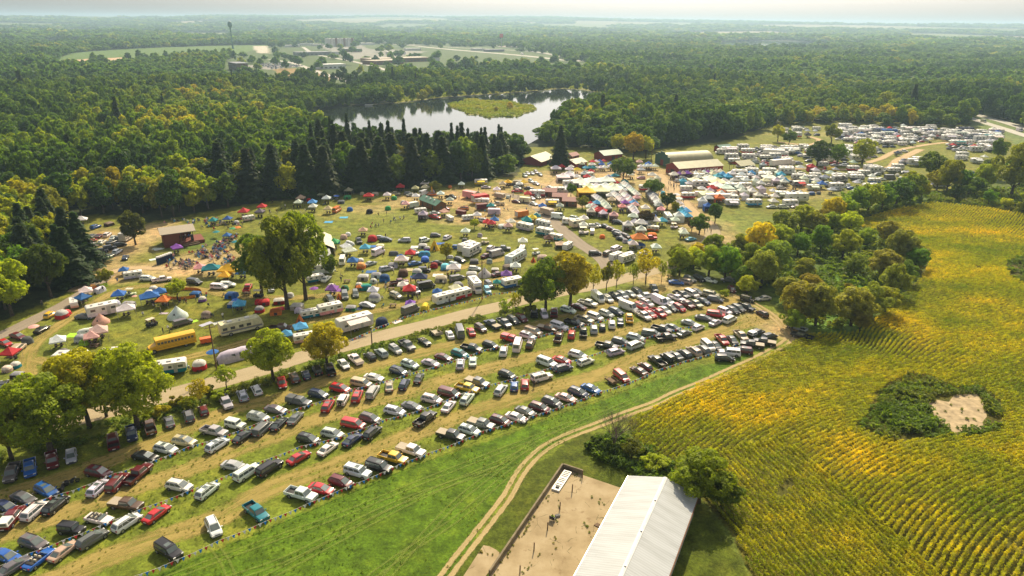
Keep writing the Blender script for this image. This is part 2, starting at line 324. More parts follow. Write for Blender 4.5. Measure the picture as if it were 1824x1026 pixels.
gm = bpy.data.meshes.new('ground'); V = np.stack([GX, GY, GZ], -1).reshape(-1, 3); gm.vertices.add(len(V)); gm.vertices.foreach_set('co', V.reshape(-1))
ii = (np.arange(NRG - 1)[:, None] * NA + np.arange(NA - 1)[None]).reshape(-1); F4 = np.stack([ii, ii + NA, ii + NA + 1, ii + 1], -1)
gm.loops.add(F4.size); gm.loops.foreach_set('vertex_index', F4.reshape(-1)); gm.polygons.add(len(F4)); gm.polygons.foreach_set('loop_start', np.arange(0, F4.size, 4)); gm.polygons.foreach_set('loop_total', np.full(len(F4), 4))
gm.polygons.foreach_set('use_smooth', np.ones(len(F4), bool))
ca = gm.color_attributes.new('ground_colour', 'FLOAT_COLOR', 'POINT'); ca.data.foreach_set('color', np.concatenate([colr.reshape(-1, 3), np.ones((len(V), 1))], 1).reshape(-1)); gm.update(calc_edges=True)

def ground_nodes(t, base, amt=1.0):
    """grass grain, clumps and dry patches over a base colour; returns (colour socket, height socket)"""
    N = t.nodes; L = t.links; geo = N.new('ShaderNodeNewGeometry'); pos = geo.outputs['Position']
    def nz(sc, d=4, rgh=.6):
        n = N.new('ShaderNodeTexNoise'); n.inputs['Scale'].default_value = sc; n.inputs['Detail'].default_value = d; n.inputs['Roughness'].default_value = rgh
        L.new(pos, n.inputs['Vector']); return n.outputs['Fac']
    def mr(s, a, b, c, d):
        m = N.new('ShaderNodeMapRange'); m.inputs['From Min'].default_value = a; m.inputs['From Max'].default_value = b; m.inputs['To Min'].default_value = c; m.inputs['To Max'].default_value = d; L.new(s, m.inputs['Value']); return m.outputs[0]
    def mul(a, b):
        m = N.new('ShaderNodeMath'); m.operation = 'MULTIPLY'; L.new(a, m.inputs[0]); L.new(b, m.inputs[1]); return m.outputs[0]
    fine = nz(2.2, 6, .8); mid = nz(.42, 4, .65); big = nz(.045, 4)
    f = mul(mul(mr(fine, .3, .7, 1 - .6 * amt, 1 + .6 * amt), mr(mid, .32, .68, 1 - .45 * amt, 1 + .38 * amt)), mr(big, .3, .7, .84, 1.14))
    dry = N.new('ShaderNodeMix'); dry.data_type = 'RGBA'; dry.blend_type = 'MIX'
    L.new(mul(mr(nz(.11, 6, .7), .48, .68, 0, .55), mr(mid, .35, .6, .2, 1)), dry.inputs['Factor'])
    L.new(base, dry.inputs[6]); hm = N.new('ShaderNodeVectorMath'); hm.operation = 'MULTIPLY'; hm.inputs[1].default_value = (1.75, 1.22, 1.4); L.new(base, hm.inputs[0]); L.new(hm.outputs[0], dry.inputs[7])
    vm = N.new('ShaderNodeVectorMath'); vm.operation = 'SCALE'; L.new(dry.outputs[2], vm.inputs[0]); L.new(f, vm.inputs['Scale'])
    return vm.outputs[0], fine
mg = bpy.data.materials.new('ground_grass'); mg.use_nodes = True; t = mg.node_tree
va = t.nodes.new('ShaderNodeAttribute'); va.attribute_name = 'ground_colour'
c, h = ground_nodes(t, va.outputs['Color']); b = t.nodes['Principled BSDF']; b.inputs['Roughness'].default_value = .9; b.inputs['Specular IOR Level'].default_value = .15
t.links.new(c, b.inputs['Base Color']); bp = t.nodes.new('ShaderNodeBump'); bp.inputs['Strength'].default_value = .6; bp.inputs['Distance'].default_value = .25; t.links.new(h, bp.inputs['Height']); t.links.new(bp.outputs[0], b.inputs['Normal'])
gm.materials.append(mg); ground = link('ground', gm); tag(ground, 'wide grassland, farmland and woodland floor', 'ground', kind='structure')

# ---------------------------------------------------------------- ribbons: road, lanes, tracks
def smooth_path(pts, step=1.2):
    p = [Vector((*G(*q), 0)) if len(q) == 2 else Vector((q[0], q[1], 0)) for q in pts]; out = []
    for i in range(len(p) - 1):
        p0 = p[max(i - 1, 0)]; p1 = p[i]; p2 = p[i + 1]; p3 = p[min(i + 2, len(p) - 1)]; n = max(2, int((p2 - p1).length / step))
        for k in range(n):
            u = k / n; out.append(.5 * ((2 * p1) + (-p0 + p2) * u + (2 * p0 - 5 * p1 + 4 * p2 - p3) * u * u + (-p0 + 3 * p1 - 3 * p2 + p3) * u ** 3))
    out.append(p[-1]); return out
def strip_mat(name, kind, c1, c2, ruts=None):
    m = bpy.data.materials.new(name); m.use_nodes = True; t = m.node_tree; N = t.nodes; L = t.links; b = N['Principled BSDF']; b.inputs['Roughness'].default_value = .92; b.inputs['Specular IOR Level'].default_value = .12
    rgb = N.new('ShaderNodeRGB'); rgb.outputs[0].default_value = (*c1, 1); rg2 = N.new('ShaderNodeRGB'); rg2.outputs[0].default_value = (*c2, 1)
    uv = N.new('ShaderNodeUVMap'); sx = N.new('ShaderNodeSeparateXYZ'); L.new(uv.outputs[0], sx.inputs[0])
    geo = N.new('ShaderNodeNewGeometry')
    def nz(sc, d=4, st=(1, 1, 1), src=None):
        n = N.new('ShaderNodeTexNoise'); n.inputs['Scale'].default_value = sc; n.inputs['Detail'].default_value = d; n.inputs['Roughness'].default_value = .68
        mp = N.new('ShaderNodeMapping'); mp.inputs['Scale'].default_value = st; L.new(src or geo.outputs['Position'], mp.inputs['Vector']); L.new(mp.outputs[0], n.inputs['Vector']); return n.outputs['Fac']
    def M(op, a, b=None, c=None):
        m = N.new('ShaderNodeMath'); m.operation = op
        for i, q in enumerate((a, b, c)):
            if q is None: continue
            if isinstance(q, (int, float)): m.inputs[i].default_value = q
            else: L.new(q, m.inputs[i])
        return m.outputs[0]
    u = M('ABSOLUTE', M('MULTIPLY_ADD', sx.outputs[0], 2.0, -1.0))      # 0 middle .. 1 edge
    nn = nz(.9, 6); n2 = nz(.16, 3); streak = nz(1.0, 5, (5.0, .09, 1), uv.outputs[0])
    edge = M('SUBTRACT', M('SUBTRACT', 1.0, u), M('MULTIPLY', M('SUBTRACT', nn, .42), .9 if kind != 'road' else .12))
    al = M('MULTIPLY', edge, 3.2 if kind != 'road' else 14.0)
    if kind == 'lane':
        ad = M('ADD', M('MULTIPLY', M('SUBTRACT', streak, .5), 2.4), M('MULTIPLY', M('SUBTRACT', n2, .42), 1.3)); al = M('MULTIPLY', M('MINIMUM', al, 1.0), M('MINIMUM', M('MAXIMUM', M('ADD', ad, .5), .08), .85))
    if kind == 'ruts':      # two wheel ruts with grass between
        d = M('ABSOLUTE', M('SUBTRACT', u, .5)); al = M('MULTIPLY', M('SUBTRACT', M('ADD', .36, M('MULTIPLY', M('SUBTRACT', .5, nn), .45)), d), 6.5); al = M('MINIMUM', al, .82)
    if kind == 'faint':
        d = M('ABSOLUTE', M('SUBTRACT', u, .55)); al = M('MULTIPLY', M('SUBTRACT', M('ADD', .2, M('MULTIPLY', M('SUBTRACT', .5, nn), .5)), d), 4.0); al = M('MINIMUM', al, .27)
    al = M('MINIMUM', M('MAXIMUM', al, 0), 1)
    mx = N.new('ShaderNodeMix'); mx.data_type = 'RGBA'; L.new(M('MULTIPLY', M('SUBTRACT', streak, .35), 2.2), mx.inputs['Factor']); L.new(rgb.outputs[0], mx.inputs[6]); L.new(rg2.outputs[0], mx.inputs[7])
    fine = nz(4.5, 4); sc = N.new('ShaderNodeVectorMath'); sc.operation = 'SCALE'; L.new(mx.outputs[2], sc.inputs[0]); L.new(M('MULTIPLY_ADD', fine, 1.1, .45), sc.inputs['Scale']); L.new(sc.outputs[0], b.inputs['Base Color'])
    tr = N.new('ShaderNodeBsdfTransparent'); ms = N.new('ShaderNodeMixShader'); L.new(al, ms.inputs[0]); L.new(tr.outputs[0], ms.inputs[1]); L.new(b.outputs[0], ms.inputs[2]); L.new(ms.outputs[0], N['Material Output'].inputs['Surface'])
    return m
M_ROAD = strip_mat('gravel_road', 'road', (.41, .335, .215), (.32, .26, .155))
M_LANE = strip_mat('dry_lane', 'lane', (.46, .34, .115), (.30, .245, .07))
M_TRACK = strip_mat('dirt_ruts', 'ruts', (.50, .385, .19), (.36, .275, .12))
M_DIRTR = strip_mat('dirt_road', 'ruts2', (.50, .37, .21), (.38, .28, .15))
M_GRAV = strip_mat('grey_gravel', 'road', (.30, .25, .19), (.22, .185, .14))
M_FAINT = strip_mat('faint_ruts', 'faint', (.26, .30, .07), (.22, .27, .05))
M_FARR = strip_mat('far_road', 'road', (.5, .48, .42), (.4, .38, .34))
ZL = [0.0]; PATHS = []
def ribbon(name, pts, width, m, label, step=1.2, world=False):
    p = smooth_path(pts, step); ZL[0] += .004
    if name in ('road', 'camp_road', 'vendor_lane', 'field_lane'): PATHS.extend([(q.x, q.y) for q in p[::3]])
    z = .012 + ZL[0]; vs = []; fs = []; uv = []; s = 0
    wl = width if isinstance(width, (list, tuple)) else (width, width)
    for i, q in enumerate(p):
        d = (p[min(i + 1, len(p) - 1)] - p[max(i - 1, 0)]).normalized(); n = Vector((-d.y, d.x, 0)); wv = wl[0] + (wl[1] - wl[0]) * i / max(1, len(p) - 1)
        if i: s += (q - p[i - 1]).length
        for k in (-1, 0, 1):
            v = q + n * wv * .5 * k; vs.append((v.x, v.y, z)); uv.append(((k + 1) / 2, s / 1.0))
    for i in range(len(p) - 1):
        for k in (0, 1): a = i * 3 + k; fs.append((a, a + 1, a + 4, a + 3))
    me = bpy.data.meshes.new(name); me.from_pydata(vs, [], fs); ul = me.uv_layers.new(name='UVMap')
    for l in me.loops: ul.data[l.index].uv = uv[l.vertex_index]
    me.materials.append(m); me.update(); o = link(name, me); return tag(o, label, name.replace('_', ' '), kind='structure')
ROADP = [(-420, 860), (-150, 812), (0, 776), (150, 742), (288, 707), (365, 686), (419, 672), (474, 656), (537, 636), (611, 617), (700, 593), (766, 577), (832, 559), (897, 544), (930, 535), (1000, 520), (1060, 509), (1101, 499), (1140, 488), (1190, 474), (1240, 450), (1268, 425), (1264, 400), (1240, 385), (1212, 360), (1196, 335)]
ribbon('road', ROADP, (5.9, 5.6), M_ROAD, 'pale gravel road running between the parking meadow and the campground')
ribbon('camp_road', [(1094, 494), (1078, 466), (1055, 448), (1035, 436), (1015, 420), (995, 403), (975, 385), (955, 368), (925, 352), (890, 345)], (5.5, 5), M_GRAV, 'grey gravel drive climbing through the campground')
LANES = [[(-60, 905), (0, 886), (60, 868), (120, 848), (200, 818), (265, 792), (304, 775), (362, 752), (423, 727), (499, 709), (549, 689), (600, 668), (642, 658), (700, 641), (766, 624), (832, 608), (889, 596), (941, 583), (985, 572), (1050, 554), (1076, 544), (1127, 533), (1160, 524), (1180, 512)],
         [(-60, 975), (0, 954), (76, 929), (151, 901), (227, 873), (303, 848), (378, 820), (435, 796), (499, 775), (537, 757), (600, 736), (657, 716), (728, 699), (779, 681), (855, 660), (931, 640), (1000, 625), (1051, 609), (1102, 592), (1162, 575), (1203, 561), (1253, 549), (1291, 536), (1320, 528)],
         [(20, 1060), (126, 1022), (176, 999), (252, 969), (328, 945), (404, 915), (452, 886), (503, 861), (578, 837), (627, 817), (690, 792), (741, 772), (804, 747), (855, 729), (893, 717), (943, 699), (1013, 681), (1077, 665), (1152, 630), (1215, 610), (1279, 592), (1329, 574), (1370, 560)]]
for i, l in enumerate(LANES): ribbon('parking_lane', l, (5.4, 6.0) if i else (5.6, 5.6), M_LANE, ['dry tan lane between the roadside row and the far bunting line', 'dry tan lane between the far and the middle bunting lines', 'dry tan lane between the middle and the nearest bunting lines'][i])
ribbon('meadow_track', [(1300, 524), (1340, 540), (1375, 562), (1398, 585), (1405, 605), (1355, 635), (1304, 658), (1253, 681), (1203, 701), (1166, 719), (1115, 737), (1064, 757), (1013, 776), (975, 795), (950, 815), (927, 843), (903, 885), (878, 918), (841, 965), (810, 1004), (780, 1045), (740, 1100)], (2.8, 2.5), M_TRACK, 'two rut dirt track curving along the crop field past the barn yard')
ribbon('camp_track', [(70, 700), (52, 670), (48, 645), (60, 615), (100, 583), (160, 545), (215, 517), (300, 508), (430, 528), (560, 528), (700, 505), (850, 470), (930, 455)], (4.0, 4.4), M_LANE, 'worn grass loop through the tents')
ribbon('camp_track', [(60, 640), (200, 660), (400, 620), (560, 570), (700, 548), (860, 505), (920, 492)], (3.4, 4), M_LANE, 'worn grass strip behind the roadside campers')
ribbon('vendor_lane', [(925, 325), (975, 330), (1010, 345), (1035, 370)], 5, M_DIRTR, 'sandy lane down past the red roofed cabins')
ribbon('vendor_lane', [(955, 372), (975, 345), (1000, 318), (1040, 308), (1110, 308)], 6, M_DIRTR, 'sandy lane climbing to the market')
ribbon('vendor_lane', [(1170, 310), (1195, 330), (1210, 352), (1232, 378), (1262, 402)], 8, M_DIRTR, 'broad sandy lane through the market stalls')
ribbon('vendor_lane', [(1262, 312), (1340, 306), (1420, 300), (1500, 302), (1580, 300), (1600, 285), (1640, 266)], 6, M_DIRTR, 'sandy lane behind the market leading to the far camping field')
ribbon('field_lane', [(1545, 290), (1570, 282), (1600, 268), (1650, 258), (1720, 250)], 4.5, M_DIRTR, 'pale dirt lane crossing the far camping field')
ribbon('field_lane', [(1385, 253), (1440, 258), (1460, 250), (1440, 243)], 5, M_DIRTR, 'short dirt lane at the edge of the wood')
ribbon('stage_path', [(130, 520), (185, 490), (230, 478), (300, 478), (350, 472), (392, 452)], (5, 3), M_DIRTR, 'trampled dirt path past the stage')
ribbon('wood_road', [(-120, 640), (0, 598), (60, 570), (120, 540), (170, 508), (190, 490)], 4.5, M_GRAV, 'gravel lane along the edge of the left wood')
for q in ([(620, 1060), (700, 1000), (820, 920), (900, 850), (985, 790), (1080, 745)], [(250, 1050), (420, 985), (600, 920), (760, 855), (900, 800), (1030, 750)], [(420, 1060), (560, 985), (740, 890), (900, 820), (1010, 765), (1150, 705)], [(300, 1060), (500, 1000), (700, 900), (900, 830)], [(660, 1060), (760, 950), (830, 880), (950, 790)], [(370, 960), (400, 1000), (420, 1050)], [(1180, 700), (1220, 660), (1290, 640)]):
    ribbon('wheel_marks', q, 1.9, M_FAINT, 'pale wheel marks in the green meadow')
ribbon('highway', [(1700, 193), (1745, 206), (1790, 218), (1830, 230), (2000, 275), (2300, 350)], 9, M_FARR, 'far carriageway of the highway at the right edge', 6)
ribbon('highway', [(1700, 200), (1745, 216), (1790, 230), (1830, 243), (2000, 292), (2300, 372)], 8, M_FARR, 'near carriageway of the highway at the right edge', 6)
ribbon('highway', [(560, 74), (680, 77), (790, 87), (860, 93), (930, 99), (1030, 110)], 22, M_FARR, 'distant highway beyond the lake', 20)
ribbon('highway', [(690, 76), (800, 84), (880, 88), (950, 92), (1000, 101), (1035, 109)], 14, M_FARR, 'distant highway ramp beyond the lake', 20)
ribbon('service_road', [(480, 106), (520, 112), (555, 124), (590, 136), (640, 150)], 11, M_FARR, 'pale road climbing from the far wood to the business park', 15)
ribbon('service_road', [(700, 128), (640, 112), (600, 104), (560, 96), (540, 84)], 10, M_FARR, 'pale road beside the distant warehouses', 15)
ribbon('service_road', [(90, 120), (150, 112), (225, 108), (400, 104)], 14, M_FARR, 'pale road below the far green field', 15)

# ---------------------------------------------------------------- water
def sheet(name, poly, z, m, label, cat, kind='structure'):
    p = [G(*q) for q in poly]; me = bpy.data.meshes.new(name); bm = bmesh.new(); vs = [bm.verts.new((x, y, z)) for x, y in p]; f = bm.faces.new(vs)
    bmesh.ops.triangulate(bm, faces=[f]); bmesh.ops.recalc_face_normals(bm, faces=bm.faces); bm.to_mesh(me); bm.free()
    if me.polygons[0].normal.z < 0: me.flip_normals()
    me.materials.append(m); o = link(name, me); return tag(o, label, cat, kind=kind)
mw = bpy.data.materials.new('lake_water'); mw.use_nodes = True; t = mw.node_tree; b = t.nodes['Principled BSDF']; b.inputs['Base Color'].default_value = (.018, .026, .02, 1); b.inputs['Roughness'].default_value = .05; b.inputs['Specular IOR Level'].default_value = .9; b.inputs['IOR'].default_value = 1.33
geo = t.nodes.new('ShaderNodeNewGeometry'); nz = t.nodes.new('ShaderNodeTexNoise'); nz.inputs['Scale'].default_value = .35; nz.inputs['Detail'].default_value = 3; t.links.new(geo.outputs['Position'], nz.inputs['Vector'])
bp = t.nodes.new('ShaderNodeBump'); bp.inputs['Strength'].default_value = .10; bp.inputs['Distance'].default_value = .3; t.links.new(nz.outputs['Fac'], bp.inputs['Height']); t.links.new(bp.outputs[0], b.inputs['Normal'])
sheet('lake', LAKE, .35, mw, 'still lake beyond the pines reflecting the pale sky', 'lake')
sheet('lake', LAKE2, .35, mw, 'distant bright lake near the horizon', 'lake')
# ================================================================ ISLAND, MARSH, CROP
mi = mat('marsh_grass', (.26, .25, .04), rough=.9, noise=.5, nscale=.2)
sheet('marsh_island', ISLE, .45, mi, 'low reed island in the lake', 'island')
def rnd_in(poly, spacing, jitter=.5, seed=1):
    """jittered grid of world points inside a polygon given in picture points"""
    w = np.array([G(*q) for q in poly]); rs = np.random.RandomState(seed)
    xs = np.arange(w[:, 0].min(), w[:, 0].max(), spacing); ys = np.arange(w[:, 1].min(), w[:, 1].max(), spacing)
    X, Y = np.meshgrid(xs, ys); X = X + rs.uniform(-jitter, jitter, X.shape) * spacing; Y = Y + rs.uniform(-jitter, jitter, Y.shape) * spacing
    X = X.ravel(); Y = Y.ravel(); m = inpoly(X, Y, [tuple(q) for q in w]); return X[m], Y[m]
def tuft(name, seed, n, w, h, sz, m, l=0.0):
    rs = np.random.RandomState(seed); z = h * rs.uniform(.12, 1, n) ** .75
    p = np.stack([rs.uniform(-.5, .5, n) * (l or w), rs.normal(0, .26, n) * w * (1.25 - z / h * .7), z], -1)
    nr = rs.normal(size=(n, 3)); nr[:, 2] += 1.1; return leafmesh(name, p, nr, sz, m, rs, 1.25)
crop_p = [proto('crop_row_piece', tuft('crop_row_piece', 20 + k, 84, .52, 1.0, .12, M_CROP, 1.35)) for k in range(4)]
# rows follow two directions: a headland strip along the barn side, then long rows that bend round the wet hollow
cw = [G(*q) for q in CROPP]; A0 = np.array(G(1118, 752)); A1 = np.array(G(1345, 1040)); hd = (A1 - A0) / np.linalg.norm(A1 - A0); hn = np.array([-hd[1], hd[0]])
if hn[0] < 0: hn = -hn
B0 = np.array(G(1300, 960)); B1 = np.array(G(1824, 700)); md = (B1 - B0) / np.linalg.norm(B1 - B0); mn = np.array([-md[1], md[0]])
def crop_points():
    s = np.arange(-80, 420, 1.25); tt = np.arange(-200, 330, .92); S, T = np.meshgrid(s, tt)
    rs = np.random.RandomState(3)
    c0 = np.array(G(1560, 600))
    X = B0[0] + md[0] * S + mn[0] * T; Y = B0[1] + md[1] * S + mn[1] * T
    bend = 9 * np.sin(S / 46 + .6) + 4 * np.sin(S / 19 + T / 60)
    dd = np.exp(-(((X - c0[0]) / 26) ** 2 + ((Y - c0[1]) / 22) ** 2)); bend = bend + 8 * dd * np.sin(S / 12)
    X = X + mn[0] * bend; Y = Y + mn[1] * bend
    dbdx = np.gradient(bend, 1.25, axis=1); ANG = math.atan2(md[1], md[0]) + np.arctan(dbdx)
    X = X.ravel(); Y = Y.ravel(); ANG = ANG.ravel()
    H0 = np.array(G(1235, 815)); s0 = float(np.dot(H0 - A0, hd)); off = (X - A0[0]) * hn[0] + (Y - A0[1]) * hn[1]; al_ = (X - A0[0]) * hd[0] + (Y - A0[1]) * hd[1]; m = (off > 24) | (al_ < s0)
    X, Y, ANG = X[m], Y[m], ANG[m]
    s = np.arange(s0, 160, 1.25); tt = np.arange(.4, 24, .92); S, T = np.meshgrid(s, tt)
    X2 = (A0[0] + hd[0] * S + hn[0] * (T + .8 * np.sin(S / 17))).ravel(); Y2 = (A0[1] + hd[1] * S + hn[1] * (T + .8 * np.sin(S / 17))).ravel()
    X = np.concatenate([X, X2]); Y = np.concatenate([Y, Y2]); ANG = np.concatenate([ANG, np.full(X2.shape, math.atan2(hd[1], hd[0]))])
    m = inpoly(X, Y, cw) & (Y > 40) & (X < 330) & (Y < 340)
    for pl in (WEEDP, SOILP, WEEDP2): m &= ~inpoly(X, Y, [G(*q) for q in pl])
    gap = np.sin(X / 7.3 + 2 * np.sin(Y / 11)) * np.sin(Y / 6.1 + 2 * np.sin(X / 13)) > .985; m &= ~gap
    X, Y, ANG = X[m], Y[m], ANG[m]; X += rs.normal(0, .05, X.shape); Y += rs.normal(0, .05, Y.shape)
    k = 1 + .22 * np.sin(X / 14 + np.sin(Y / 9)) * np.sin(Y / 17) ; sc = np.stack([np.full(X.shape, 1.0), rs.uniform(.85, 1.15, X.shape), k * rs.uniform(.8, 1.15, X.shape)], -1)
    far = np.hypot(X, Y)
    return np.stack([X, Y, np.zeros_like(X)], -1), np.stack([np.zeros_like(X), np.zeros_like(X), ANG + rs.choice([0, math.pi], X.shape)], -1), sc
cp, cr, cs_ = crop_points()
scatter('crop', 'yellowing green crop in curving rows filling the right of the view', 'crop', cp, cr, cs_, crop_p)
grass_p = [proto('grass_tuft', tuft('grass_tuft', 60 + k, 26, .8, .55, .13, M_GRASS)) for k in range(3)]
weed_p = [proto('weed_clump', tuft('weed_clump', 40 + k, 70, 1.5, 1.0, .22, M_WEED)) for k in range(3)]
mdk = mat('soil_crust', (.44, .34, .2), rough=.95, noise=.45, nscale=.8, bump=.6)
sheet('bare_hollow', SOILP, .02, mdk, 'cracked pale bare soil in the hollow of the crop field', 'soil')
def weeds(name, label, poly, sp, smin, smax, seed, avoid=(), protos=None):
    X, Y = rnd_in(poly, sp, .5, seed); kk = np.sin(X / 2.3 + seed + np.sin(Y / 1.7)) * np.sin(Y / 2.1) > -.45; X, Y = X[kk], Y[kk]; rs = np.random.RandomState(seed)
    for a in avoid:
        k = ~inpoly(X, Y, [G(*q) for q in a]); X, Y = X[k], Y[k]
    n = len(X); s = rs.uniform(smin, smax, (n, 1)) * np.ones((1, 3)); return scatter(name, label, 'weeds', np.stack([X, Y, np.zeros(n)], -1), np.stack([np.zeros(n), np.zeros(n), rs.uniform(0, 6.28, n)], -1), s, protos or weed_p)
weeds('weeds', 'green weeds ringing the bare hollow in the crop field', WEEDP, 1.2, .5, 1.2, 3, (SOILP,))
weeds('weeds', 'tall dark weeds left of the bare soil in the hollow', [(1560, 735), (1580, 700), (1640, 690), (1680, 735), (1665, 765), (1600, 772)], .85, .8, 1.5, 13, (SOILP,))
weeds('weeds', 'scattered weeds on the bare soil of the hollow', SOILP, 2.6, .15, .5, 14)
weeds('weeds', 'weeds in the second hollow at the right edge of the crop field', WEEDP2, 1.4, .7, 1.3, 4)
weeds('weeds', 'rank weeds and undergrowth beneath the thicket', THICK, 2.1, .8, 2.0, 5)
reed_p = [proto('reed_clump', tuft('reed_clump', 44 + k, 60, 1.6, 1.0, .24, M_REED)) for k in range(3)]
weeds('reeds', 'yellow reeds covering the lake island', ISLE, 2.2, .9, 1.8, 6, protos=reed_p)
weeds('reeds', 'pale reeds and marsh grass along the far lake shore', MARSH, 3.6, 1.0, 2.2, 7, protos=reed_p)
weeds('weeds', 'ragged weeds between barn yard and crop', [(1040, 790), (1100, 770), (1130, 790), (1190, 832), (1240, 884), (1170, 868), (1110, 835), (1060, 815)], .9, .6, 1.5, 8)
weeds('weeds', 'rough verge of tall weeds along the gravel road', [(0, 798), (150, 764), (288, 727), (420, 689), (540, 652), (700, 608), (830, 571), (930, 546), (932, 556), (832, 582), (702, 618), (612, 641), (480, 688), (300, 742), (150, 792), (0, 832)], 1.0, .4, .95, 9)

X_, Y_ = rnd_in([(0, 860), (300, 760), (900, 600), (1180, 520), (1340, 560), (1395, 600), (1240, 690), (1060, 760), (940, 820), (860, 930), (780, 1060), (0, 1060)], 1.25, .5, 12); n_ = len(X_); kk = np.sin(X_ / 5.1 + 2 * np.sin(Y_ / 7)) * np.sin(Y_ / 4.3 + np.sin(X_ / 9)) > -.15; X_, Y_ = X_[kk], Y_[kk]; n_ = len(X_)
scatter('grass', 'short rough grass tufts over the parking meadow', 'grass', np.stack([X_, Y_, np.zeros(n_)], -1), np.stack([np.zeros(n_), np.zeros(n_), NR.uniform(0, 6.28, n_)], -1), NR.uniform(.18, .5, (n_, 1)) * np.ones((1, 3)), grass_p)
# ================================================================ TREES
def crown_broad(name, seed, Rr, z0, z1, nb, nl, size, m, tall=.5, flat=1.0, open_=.0):
    """uneven crown: overlapping leaf masses round limb ends, leaves only near their outsides"""
    rs = np.random.RandomState(seed); zc = (z0 + z1) / 2; hz = (z1 - z0) / 2; cs = []
    for k in range(nb):
        while True:
            q = rs.uniform(-1, 1, 3)
            if .15 < np.linalg.norm(q) < 1: break
        q = q / max(.6, np.linalg.norm(q)) * .78 if rs.rand() < .75 else q * .6
        r = rs.uniform(.16, .34) * Rr * (.72 if k % 4 == 0 else 1) * (1 - .25 * max(0, q[2])); wid = 1 - .35 * max(0, q[2]) - .15 * max(0, -q[2])
        cs.append((q[0] * Rr * (.82 + .26 * (k % 4 == 0)) * wid, q[1] * Rr * (.82 + .26 * (k % 4 == 0)) * wid, zc + q[2] * hz * .86, r))
    C = np.array(cs); out = []; nr = []; w = C[:, 3] ** 2; w = w / w.sum(); cnt = 0
    for _ in range(40):
        n = nl; b = rs.choice(len(C), n, p=w); d = rs.normal(size=(n, 3)); d[:, 2] = d[:, 2] * flat + .25; d /= np.linalg.norm(d, axis=1, keepdims=True)
        rr = C[b, 3:4] * rs.uniform(.72, 1.1, (n, 1)); p = C[b, :3] + d * rr
        dist = np.linalg.norm(p[:, None, :] - C[None, :, :3], axis=2) / C[None, :, 3]; dist[np.arange(n), b] = 9
        keep = dist.min(1) > .78; hole = np.sin(p[:, 0] * 1.9 + seed) * np.sin(p[:, 1] * 1.7) * np.sin(p[:, 2] * 1.5) < .42 - open_
        keep &= hole; out.append(p[keep]); nr.append(d[keep]); cnt += keep.sum()
        if cnt > nl: break
    p = np.concatenate(out)[:nl]; d = np.concatenate(nr)[:nl]; d = d + rs.normal(0, .55, d.shape)
    return leafmesh(name, p, d, size, m, rs), C
def crown_pine(name, seed, Rr, z0, z1, nl, size, m):
    rs = np.random.RandomState(seed); t = 1 - np.sqrt(rs.uniform(0, 1, nl)); t = rs.uniform(0, 1, nl) ** 1.35; a = rs.uniform(0, 6.283, nl); tiers = 10
    tt = (np.floor(t * tiers) + rs.uniform(0, .75, nl)) / tiers; lobe = 1 + .22 * np.sin(a * 5 + np.floor(t * tiers) * 2.1) + .1 * np.sin(a * 3 + seed)
    f = (tt * tiers) % 1; r = Rr * (1 - tt) * lobe * (1 - .45 * f) * rs.uniform(.6, 1.05, nl); p = np.stack([r * np.cos(a), r * np.sin(a), z0 + (z1 - z0) * tt], -1)
    d = np.stack([np.cos(a) * .8, np.sin(a) * .8, np.full(nl, .9)], -1) + rs.normal(0, .35, (nl, 3)); return leafmesh(name, p, d, size, m, rs, 1.3)
def trunk_mesh(name, seed, h, r, C=None, lean=0.0, bare=False):
    b = MB(); rs = random.Random(seed); pts = [Vector((0, 0, -.2))]
    for k in range(1, 5): pts.append(Vector((lean * k + rs.uniform(-.12, .12) * k, rs.uniform(-.12, .12) * k, h * k / 4)))
    for i in range(4): b.tube(pts[i], pts[i + 1], r * (1.25 if i == 0 else 1 - .2 * i), r * (.8 - .2 * (i)) + .03, M_BARK, 8)
    if C is not None:
        for c in sorted(C.tolist(), key=lambda c: -c[3])[:9]:
            s = pts[rs.choice([1, 2, 3])]; e = Vector(c[:3]); mid = s.lerp(e, .5) + Vector((0, 0, -.25)); b.tube(s, mid, r * .42, r * .25, M_BARK, 5); b.tube(mid, e, r * .25, r * .07, M_BARK, 5)
    return b.mesh(name, smooth=60)
def bare_tree(name, seed):
    b = MB(); rs = random.Random(seed)
    def grow(p, d, l, r, dep):
        q = p + d * l; b.tube(p, q, r, r * .6, M_TWIG, 5 if dep < 3 else 3, cap=False)
        if dep >= 6: return
        for k in range(3 if dep < 5 else 2):
            nd = (d + Vector((rs.uniform(-.62, .62), rs.uniform(-.62, .62), rs.uniform(-.1, .45)))).normalized(); grow(q, nd, l * rs.uniform(.62, .85), r * .58, dep + 1)
    for k in range(3): grow(Vector((0, 0, -.2)), Vector((rs.uniform(-.3, .3), rs.uniform(-.3, .3), 1)).normalized(), 2.3, .16, 0)
    return b.mesh(name)
M_TWIG = mat('grey_twigs', (.24, .19, .15), rough=.95, noise=.3)
BR = []        # broadleaf: (crown, trunk) at 12 m tall, 4.8 m radius
for k in range(5):
    c, C = crown_broad('crown', 100 + k, 5.1, 2.4, 12.2, 32 + k, 4300, .33, M_LEAF, open_=.1 * (k % 2)); BR.append((c, trunk_mesh('trunk', k, 8.5, .3, C)))
BIG = []
for k in range(3):
    c, C = crown_broad('crown', 130 + k, 5.2, 2.0, 12.2, 46 + k, 13000, .205, M_LEAF, open_=.15); BIG.append((c, trunk_mesh('trunk', 60 + k, 8.5, .3, C)))
MIDB = []
for k in range(4):
    c, C = crown_broad('crown', 150 + k, 4.8, 1.6, 12.2, 26 + k, 2000, .48, M_LEAF); MIDB.append((c, trunk_mesh('trunk', 90 + k, 8, .3)))
